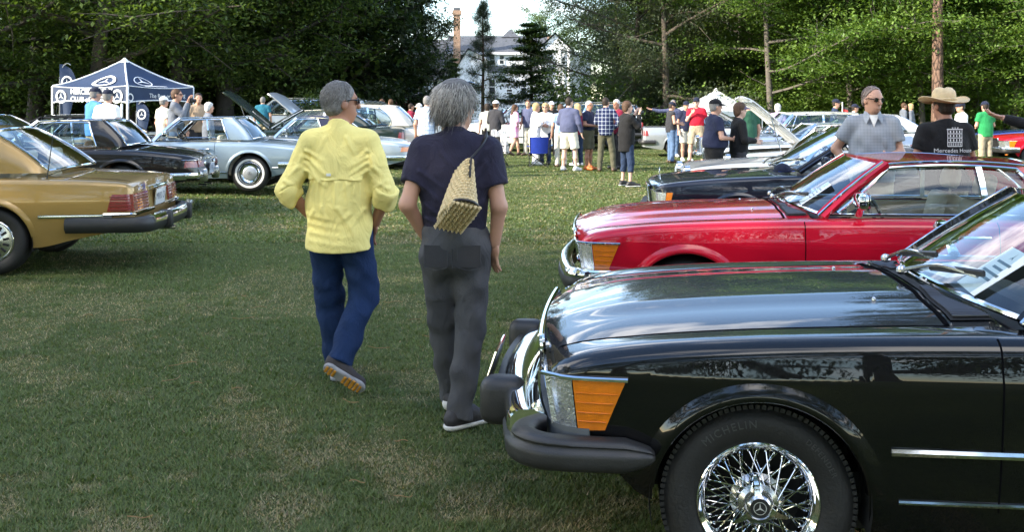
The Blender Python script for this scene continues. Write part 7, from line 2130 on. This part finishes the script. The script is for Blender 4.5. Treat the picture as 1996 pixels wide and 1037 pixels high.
for sgy in (-1, 1):
    sb = MB(); sb.tube([bag_pt(a, .03) * np.array((1.06, 1.04, 1)) for a in np.linspace(sgy * PI / 2 - .72, sgy * PI / 2 + .72, 11)], .016, 6, flat=.5); sb.build('leather_band', BL, bag)
    sb = MB(); sb.tube([bag_pt(sgy * PI / 2 * 1.0, t) * np.array((1, 1.05, 1)) for t in np.linspace(.55, 1.0, 6)], .013, 6, flat=.5); sb.build('leather_tab', BL, bag)
tag(bag, 'woven straw shoulder bag with black leather trim hanging behind the navy polo', 'bag')
MRi = wj['MR']
top1 = bag.matrix_world @ Vector((0, -.135, .13)); top2 = bag.matrix_world @ Vector((0, .135, .13))
shp = MRi @ Vector((.155, -.02, 1.505))
BI = bag.matrix_world.inverted()
for i, tpnt in enumerate((top1, top2)):
    mid = (tpnt + shp) / 2 + Vector((.02, -.03, 0))
    pts = bez([tuple(BI @ tpnt), tuple(BI @ mid), tuple(BI @ (shp + Vector((0, -.045, -.03)))), tuple(BI @ (shp + Vector((0, .03 * i, .012)))), tuple(BI @ (shp + Vector((.0, .09, -.05))))], 28)
    MB().tube(pts, .011, 6, flat=.45).build('shoulder_strap', BL, bag)

# ------------------------------------------------------------------ the other people
C = dict(navy=cloth('navy_fabric', (.018, .022, .05)), blueg=cloth('slate_blue_fabric', (.075, .085, .15)), white=cloth('white_fabric', (.74, .74, .74), var=.05), cream=cloth('cream_fabric', (.62, .60, .50), var=.06), khaki=cloth('khaki_fabric', (.36, .30, .21)), stone=cloth('stone_fabric', (.56, .53, .46), var=.05),
    olive=cloth('olive_fabric', (.09, .085, .055)), dark=cloth('black_fabric', (.011, .011, .012)), jean=denim('light_denim', (.10, .16, .27), 60), navyd=cloth('dark_blue_fabric', (.02, .035, .075)), red=cloth('red_fabric', (.46, .012, .03)), green=cloth('green_fabric', (.02, .22, .07)), grey=cloth('grey_knit', (.13, .145, .175)),
    blue=cloth('bright_blue_fabric', (.06, .20, .52)), tan=cloth('tan_fabric', (.34, .25, .17)), teal=cloth('teal_fabric', (.02, .13, .19)), char=cloth('charcoal_fabric', (.035, .035, .04)), lav=cloth('lavender_fabric', (.38, .28, .48)), wine=cloth('wine_fabric', (.16, .01, .03)), brown=cloth('brown_fabric', (.10, .06, .04)), sky=cloth('sky_blue_fabric', (.32, .44, .62)))
PINK = checked('pink_tie_dye', (.70, .25, .48), (.72, .50, .62), 3.1, .55); PLAID = checked('navy_plaid', (.012, .018, .06), (.45, .50, .58), 11, .16); PLAIDL = checked('pale_blue_plaid', (.50, .58, .68), (.20, .30, .50), 12, .3); CHECK = checked('grey_check', (.27, .29, .32), (.19, .21, .25), 36, .18)
SHW = mat('white_shoe', (.68, .68, .68), rough=.6, var=.06); SHB = mat('brown_shoe', (.07, .04, .025), rough=.5, var=.2); SHK = mat('black_shoe', (.015, .015, .017), rough=.5, var=.2); SHO = mat('orange_shoe', (.50, .13, .025), rough=.6, var=.1)
CAPN = cloth('navy_cap', (.012, .016, .035)); CAPW = cloth('white_cap', (.70, .70, .70)); CAPP = cloth('purple_grey_cap', (.12, .10, .16)); CAPK = cloth('black_cap', (.01, .01, .012))
GC = 'people chatting on the lawn'
def P_(px, spec, label, py=None, D=None, face=0): return person('person', px, spec, py=py, D=D, face=face, label=label, group=GC)
# centre group
P_(1003, dict(h=1.66, top='long', topm=PINK, topname='tunic', hem=.62, bottom=None, skin=SKIN, shoem=SHB, hair='brown', hairstyle='long', legs='walk', arms=('hold', 'hip'), collar=False), 'person with long brown hair in a pink tie-dye tunic', py=303, face=-65)
P_(1030, dict(h=1.80, top='short', topm=C['blueg'], botm=C['stone'], shoem=SHB, hair='brown', hairstyle='short', head=20), 'person in a slate shirt and stone trousers between pink tunic and white jacket', py=303, face=150)
P_(1044, dict(h=1.68, top='long', topm=C['white'], topname='jacket', hem=.80, botm=C['white'], shoem=SHW, hair='blonde', hairstyle='bob', arms=('hold', 'cross'), fit=1.08), 'blonde person in a white jacket and white trousers beside the blue camp chair', py=322, face=-75)
P_(1063, dict(h=1.68, top='long', topm=C['white'], topname='cardigan', hem=.78, botm=C['navyd'], shoem=SHK, hair='blonde', hairstyle='bob', shades=True, arms=('hold', 'hold')), 'blonde person in sunglasses and white cardigan facing us, dark trousers', py=320, face=170)
P_(1075, dict(h=1.75, top='long', topm=C['dark'], botm=C['dark'], shoem=SHK, hair='grey', hat=('cap', CAPW)), 'person in a white cap and dark jacket behind the blonde pair', D=33, face=190)
P_(1093, dict(h=1.66, top='short', topm=C['sky'], botm=C['stone'], shoem=SHB, hair='brown', hairstyle='long', hem=.95, arms=('down', 'hold')), 'person with long brown hair in a pale denim top and stone trousers', py=325, face=10)
P_(1109, dict(h=1.82, bulk=1.35, belly=.6, top='long', topm=C['blueg'], hem=.92, bottom='shorts', botm=C['cream'], shoem=SHW, hair='dark', hairstyle='short', arms=('hold', 'down'), skin=SKIN_P, legs='apart', head=-25), 'stout person in a slate pullover, cream shorts and white trainers', py=333, face=-30)
P_(1126, dict(h=1.68, top='short', topm=C['wine'], botm=C['navyd'], shoem=SHW, hair='blonde', hairstyle='long'), 'blonde person in dark jeans half hidden behind the slate pullover', py=323, face=30)
P_(1147, dict(h=1.74, bulk=1.12, top='short', topm=C['navy'], bottom='shorts', botm=C['olive'], hem=1.0, shoem=SHO, hair='white', shades=True, arms=('hold', 'hold'), skin=SKIN_T, legs='stand', head=-20), 'white-haired person in a navy polo, olive shorts and orange shoes', py=331, face=-120)
P_(1181, dict(h=1.82, top='long', topm=PLAID, hem=.86, botm=C['olive'], shoem=SHB, hair='dark', arms=('cross', 'hip'), legs='apart', head=-30), 'person in a navy plaid shirt with white lines and olive trousers', py=334, face=-10)
P_(1203, dict(h=1.78, top='short', topm=C['wine'], botm=C['char'], shoem=SHK, hair='white', head=20, skin=SKIN_T), 'white-haired person in a wine red top behind the photographer in black', py=329, face=120)
P_(1221, dict(h=1.70, bulk=1.08, top='long', topm=C['dark'], topname='jacket', hem=.72, bottom='capri', botm=C['navyd'], shoem=SHK, solem=SHW, hair='brown', hairstyle='bob', arms=('camera', 'camera'), camera='photographer in black', legs='apart', head=-10, skin=SKIN_P, fit=1.08), 'photographer in a long black jacket and dark blue capri trousers', py=363, face=-70)
P_(966, dict(h=1.75, top='long', topm=C['char'], botm=C['dark'], shoem=SHK, hair='brown', hat=('cap', CAPW), arms=('hold', 'hold')), 'person in a charcoal pullover and white cap behind the black camp chair', D=29, face=-30)
P_(950, dict(h=1.66, top='short', topm=C['cream'], botm=C['dark'], shoem=SHK, hair='dark', hairstyle='bob'), 'dark-haired person in a cream top left of the charcoal pullover', D=31, face=10)
# right of the group
P_(1312, dict(h=1.80, top='long', topm=C['blueg'], botm=C['jean'], shoem=SHW, hair='grey', shades=True, arms=('down', 'point')), 'person in a slate pullover and light jeans pointing with an outstretched arm', py=306, face=180)
P_(1308, dict(h=1.72, bulk=1.1, top='vest', topm=C['char'], topname='vest', botm=C['jean'], shoem=SHB, hair='dark', hat=('cap', CAPN), arms=('hold', 'hold'), nod=.4), 'person in a charcoal vest and jeans wearing a navy cap', py=317, face=-80)
P_(1337, dict(h=1.74, top='short', topm=C['navy'], bottom='shorts', botm=C['stone'], shoem=SHW, hair='dark', hat=('cap', CAPN)), 'person in navy shirt and stone shorts behind the red polo', py=314, face=190)
P_(1358, dict(h=1.84, bulk=1.12, top='short', topm=C['red'], botm=C['khaki'], bottom='shorts', hem=1.0, shoem=SHB, hair='dark', hat=('cap', CAPN), arms=('down', 'chin'), legs='apart', skin=SKIN_P), 'person in a bright red polo and khaki shorts', py=320, face=160)
P_(1392, dict(h=1.72, bulk=1.28, belly=.7, top='short', topm=C['navy'], botm=C['dark'], hem=.98, shoem=SHK, hair='grey', hat=('cap', CAPK), arms=('hold', 'hold'), paper='person in the navy polo', skin=SKIN), 'stout person in a navy polo and black cap taking notes', D=16.1, face=-80)
P_(1440, dict(h=1.66, bulk=1.1, top='long', topm=C['dark'], topname='jacket', botm=C['char'], hem=.90, shoem=SHK, hair='brown', hairstyle='bob', hat=('cap', CAPP), arms=('hold', 'hold'), skin=SKIN_P), 'person in a black jacket and greyish purple cap beside the open white hood', D=16.2, face=-85)
P_(1458, dict(h=1.75, bulk=1.1, top='short', topm=cloth('bottle_green_fabric', (.02, .075, .045)), botm=C['white'], shoem=SHW, hair='grey', hat=('cap', CAPW)), 'person in a bottle green shirt behind the open white hood', D=21.2, face=20)
P_(1516, dict(h=1.66, top='short', topm=C['lav'], botm=C['white'], shoem=SHW, hair='white', hairstyle='bob'), 'white-haired person in lavender beyond the white roadster', D=29, face=-20)
P_(1628, dict(h=1.80, top='long', topm=C['navyd'], botm=C['dark'], shoem=SHK, hair='dark', hat=('cap', CAPN)), 'person in a navy cap and dark vest beyond the white roof', D=29, face=-110)
P_(1665, dict(h=1.66, top='long', topm=C['white'], botm=C['dark'], shoem=SHK, hair='dark', hat=('cap', CAPN)), 'person in a navy cap beside the small flag beyond the white roof', D=30, face=-100)
P_(1761, dict(h=1.72, top='long', topm=C['grey'], botm=C['dark'], shoem=SHK, hair='brown'), 'brown-haired person standing with a blonde companion far behind the straw hat', D=37, face=-90)
P_(1776, dict(h=1.68, top='long', topm=C['grey'], botm=C['dark'], shoem=SHK, hair='blonde', hairstyle='bob'), 'blonde person far behind the straw hat', D=37, face=60)
P_(1874, dict(h=1.70, top='short', topm=C['white'], botm=C['khaki'], shoem=SHW, hair='dark', hat=('cap', CAPN), arms=('hold', 'hold')), 'person in a white shirt and navy cap just right of the straw hat', D=24, face=90)
P_(1921, dict(h=1.72, top='short', topm=C['green'], botm=C['khaki'], shoem=SHW, hair='dark', hat=('cap', CAPN), arms=('hold', 'hold')), 'person in a green shirt and khaki trousers seen from behind', D=25, face=10)
# left side
P_(184, dict(h=1.80, bulk=1.1, top='short', topm=C['blue'], botm=C['khaki'], shoem=SHK, hair='grey', hat=('cap', CAPN), arms=('hold', 'down')), 'person in a bright blue polo and navy cap near the canopy tent', D=19.0, face=-40)
P_(209, dict(h=1.76, bulk=1.25, belly=.5, top='short', topm=C['white'], botm=C['khaki'], shoem=SHK, hair='grey', hat=('cap', CAPN)), 'stout person in a white shirt and navy cap before the canopy tent', D=18.2, face=-20)
P_(318, dict(h=1.66, top='short', topm=C['cream'], botm=C['dark'], shoem=SHK, hair='grey', hat=('cap', CAPW)), 'person in a cream shirt and white cap beside the tent', D=22.5, face=-40)
P_(342, dict(h=1.82, top='long', topm=C['grey'], botm=C['jean'], shoem=SHK, hair='brown', shades=True, arms=('camera', 'camera'), camera='person in the grey pullover', skin=SKIN), 'person in a grey pullover taking a picture behind the silver-blue roadster', D=20.3, face=-80)
P_(386, dict(h=1.76, top='long', topm=C['tan'], topname='jacket', botm=C['char'], shoem=SHB, hair='dark', arms=('hold', 'down')), 'person in a tan jacket beside the raised dark green hood', D=23.0, face=-150)
P_(406, dict(h=1.55, top='long', topm=C['grey'], botm=C['char'], shoem=SHB, hair='white', hairstyle='bob'), 'short white-haired person in grey next to the tan jacket', D=22.0, face=-60)
P_(512, dict(h=1.74, bulk=1.15, top='short', topm=C['teal'], botm=C['khaki'], shoem=SHB, hair='grey'), 'person in a teal shirt and khakis by the white utility vehicle', D=33, face=0)
P_(832, dict(h=1.80, bulk=1.1, top='short', topm=PLAIDL, botm=C['khaki'], shoem=SHB, hair='grey', arms=('down', 'hold')), 'person in a pale blue plaid shirt behind the cream saloon', D=22.8, face=-10)
P_(846, dict(h=1.70, top='short', topm=C['white'], botm=C['navyd'], shoem=SHB, hair='white'), 'person in a white shirt beside the pale blue plaid shirt', D=24, face=0)
P_(818, dict(h=1.62, top='short', topm=C['red'], botm=C['dark'], shoem=SHK, hair='white', hat=('cap', CAPW)), 'person in a red shirt and white cap left of the pale blue plaid', D=32, face=60)
P_(800, dict(h=1.62, top='long', topm=C['wine'], botm=C['dark'], shoem=SHK, hair='dark'), 'person in dark red next to the red shirt and white cap', D=33, face=-60)
P_(744, dict(h=1.76, top='long', topm=C['brown'], botm=C['dark'], shoem=SHK, hair='brown'), 'brown-haired person in brown beyond the cream saloon', D=36, face=-40)
P_(762, dict(h=1.76, top='long', topm=C['tan'], botm=C['dark'], shoem=SHK, hair='brown'), 'brown-haired person in tan beyond the cream saloon', D=36, face=40)
# behind the red car
sm, shd, sj = person('person', 1700, dict(h=1.80, res=.0105, top='short', topm=CHECK, hem=.88, botm=C['khaki'], shoem=SHB, hair='crop', hairstyle='short', shades=True, smile=True, hairline=-.012, head=34, nod=.25, arms=('hold', 'hip'), camera='smiling person in the grey checked shirt', fit=1.12, wr=.012, skin=SKIN, bulk=1.06), D=9.7, face=168,
    label='smiling person in sunglasses and a grey checked short-sleeved shirt behind the red roadster')
strands(sm, shd, 900, .018, .0012, mat('cropped_hair', (.20, .16, .14), rough=.7, var=.4, scale=60), 8, rad=(.085, .101, .099), curl=.006, cover=.0)
MB().grid([[(x, .122 - .8 * abs(x) ** 1.5 + .004, 1.50 - t * (.115 - abs(x) * 2.6)) for x in np.linspace(-.034, .034, 9)] for t in np.linspace(0, 1, 6)]).build('undershirt', C['white'], sm, 60)
for sg in (-1, 1):
    q = [[(sg * .070, .010, 1.535), (sg * .082, .018, 1.49)], [(sg * .052, .070, 1.525), (sg * .088, .080, 1.462)], [(sg * .026, .108, 1.492), (sg * .070, .140, 1.415)]]
    b = MB(); b.grid(q, flip=sg > 0); b.grid([[np.array(p) - np.array((sg * .003, .004, .004)) for p in r_] for r_ in q], flip=sg < 0); b.build('collar', CHECK, sm, 60)
MB().rbox((-.115, .128, 1.19), (-.035, .136, 1.29), .004).build('breast_pocket', CHECK, sm)
STRAWH = mat('straw_hat', (.62, .47, .27), rough=.8, var=.12, scale=30, bump=.4, bscale=150)
hm, hhd, hj = person('person', 1842, dict(h=1.74, res=.0105, bulk=1.22, top='short', topm=C['dark'], hem=.9, botm=C['khaki'], shoem=SHK, hair='dark', hairstyle='short', hat=('straw', STRAWH), arms=('hold', 'hold'), head=12, skin=SKIN_T, fit=1.06), D=8.9, face=8,
    label='person in a wide straw hat and black shirt with a printed building on the back')
# print on the back of the black shirt: a small building with rows of windows, and the shop's name under it
def backp(x, z): return (x, -(.135 * math.sqrt(max(.02, 1 - (x / .24) ** 2))) - .022 - .03 * max(0, 1.30 - z), z)
pr = MB(); PW = mat('white_shirt_print', (.62, .62, .62), rough=.7, var=.05)
def bar(x0, x1, z0, z1, n=3): pr.grid([[backp(x, z) for x in np.linspace(x0, x1, n)] for z in (z1, z0)])
bx, bz_, bw_, bh_ = .0, 1.285, .13, .15
for z in (0, .035, .072, .108): bar(bx - bw_ / 2, bx + bw_ / 2, bz_ + z, bz_ + z + .007, 6)
bar(bx - bw_ / 2 - .008, bx + bw_ / 2 + .008, bz_ + bh_ - .006, bz_ + bh_ + .004, 6)
for sx in (-1, 1): bar(bx + sx * bw_ / 2 - .003, bx + sx * bw_ / 2 + .003, bz_, bz_ + bh_)
for k in range(4):
    for z in (.046, .083, .118): bar(bx - .048 + k * .028, bx - .036 + k * .028, bz_ + z, bz_ + z + .02)
for k in range(7): bar(bx - .05 + k * .016, bx - .044 + k * .016, bz_ + .010, bz_ + .032)
for k in range(3): bar(bx - .03 + k * .024, bx - .018 + k * .024, bz_ + bh_ + .008, bz_ + bh_ + .016)
pr.build('back_print', PW, hm, 0)
V, F = text_geo('Mercedes House', .050, spacing=1.02)
mesh_obj('back_lettering', [backp(x, 1.25 + y) for x, y, _ in V], F, PW, hm, 0)
person('person', 2122, dict(h=1.80, top='long', topm=C['dark'], botm=C['khaki'], shoem=SHK, hair='dark', arms=(((.43, .10, 1.40), (.66, .20, 1.475)), 'down')), D=9.2, face=0, label='person in black whose pointing arm reaches in beside the straw hat')
# a small flag on a stick beyond the cars, and a black bag on the grass
fl = empty('small_flag', (wx(1642, 27), 27, 0)); MB().tube([(0, 0, 0), (0, 0, 1.72)], .012, 6).build('pole', WHITE, fl)
for k, c in enumerate(((.02, .02, .02), (.45, .02, .02), (.62, .42, .03))):
    MB().grid([[(x, .02 * math.sin(x * 30), 1.62 - .07 * k - t * .07 - x * .4) for x in np.linspace(.01, .14, 6)] for t in (0, 1)]).build('stripe', mat('flag_stripe_%d' % k, c, rough=.8), fl)
tag(fl, 'small black, red and yellow flag on a white pole beyond the white roof', 'flag')
x_, d_ = foot(1334, 306)
bg = MB(); bg.rbox((-.20, -.16, 0), (.20, .16, .46), .10, None, 5); bo = empty('black_bag', (x_, d_, gz(x_, d_)), .2); bg.build('bag_body', C['dark'], bo)
MB().tube([(-.1, 0, .44), (-.06, 0, .56), (.06, 0, .56), (.1, 0, .44)], .015, 6).build('handle', C['dark'], bo); tag(bo, 'black bag standing on the grass beside the charcoal vest', 'bag')
# white garment over the black camp chair
x_, d_ = foot(975, 321); rows = []
for t in np.linspace(0, 1, 10): rows.append([(u * .24, -.30 + .05 * math.sin(u * 9 + t * 6) + .10 * t, .95 - t * .62 + .03 * math.sin(u * 7)) for u in np.linspace(-1, 1, 14)])
ga = MB().grid(rows).build('white_garment', C['white'], None, 60); ga.location = (x_ + .12, d_, gz(x_, d_)); ga.rotation_euler = (0, 0, -.5)
tag(ga, 'white garment hanging over the black camp chair', 'garment')
# blue cap left on the hood of the blue-black convertible
hx, hdp = wx(1533, 10.4), 10.55
cp = empty('blue_cap', (hx, hdp, .945), R_(200)); rows = []
for t in np.linspace(0, 1, 7): a = t * PI / 2; rows.append([(.09 * math.cos(a) * math.cos(p), .105 * math.cos(a) * math.sin(p), .09 * math.sin(a)) for p in np.linspace(0, 2 * PI, 19)[:-1]])
MB().grid(rows, cv=True).build('crown', CAPN, cp, 60)
MB().grid([[(math.cos(p) * .088, math.sin(p) * (.104 + .09 * t * math.sin(p)), .004 + .012 * t) for p in np.linspace(.35, PI - .35, 9)] for t in (0, .5, 1)]).build('brim', cloth('royal_blue_cap', (.03, .05, .30)), cp, 60)
tag(cp, 'blue cap lying at the windscreen of the blue-black convertible', 'cap')
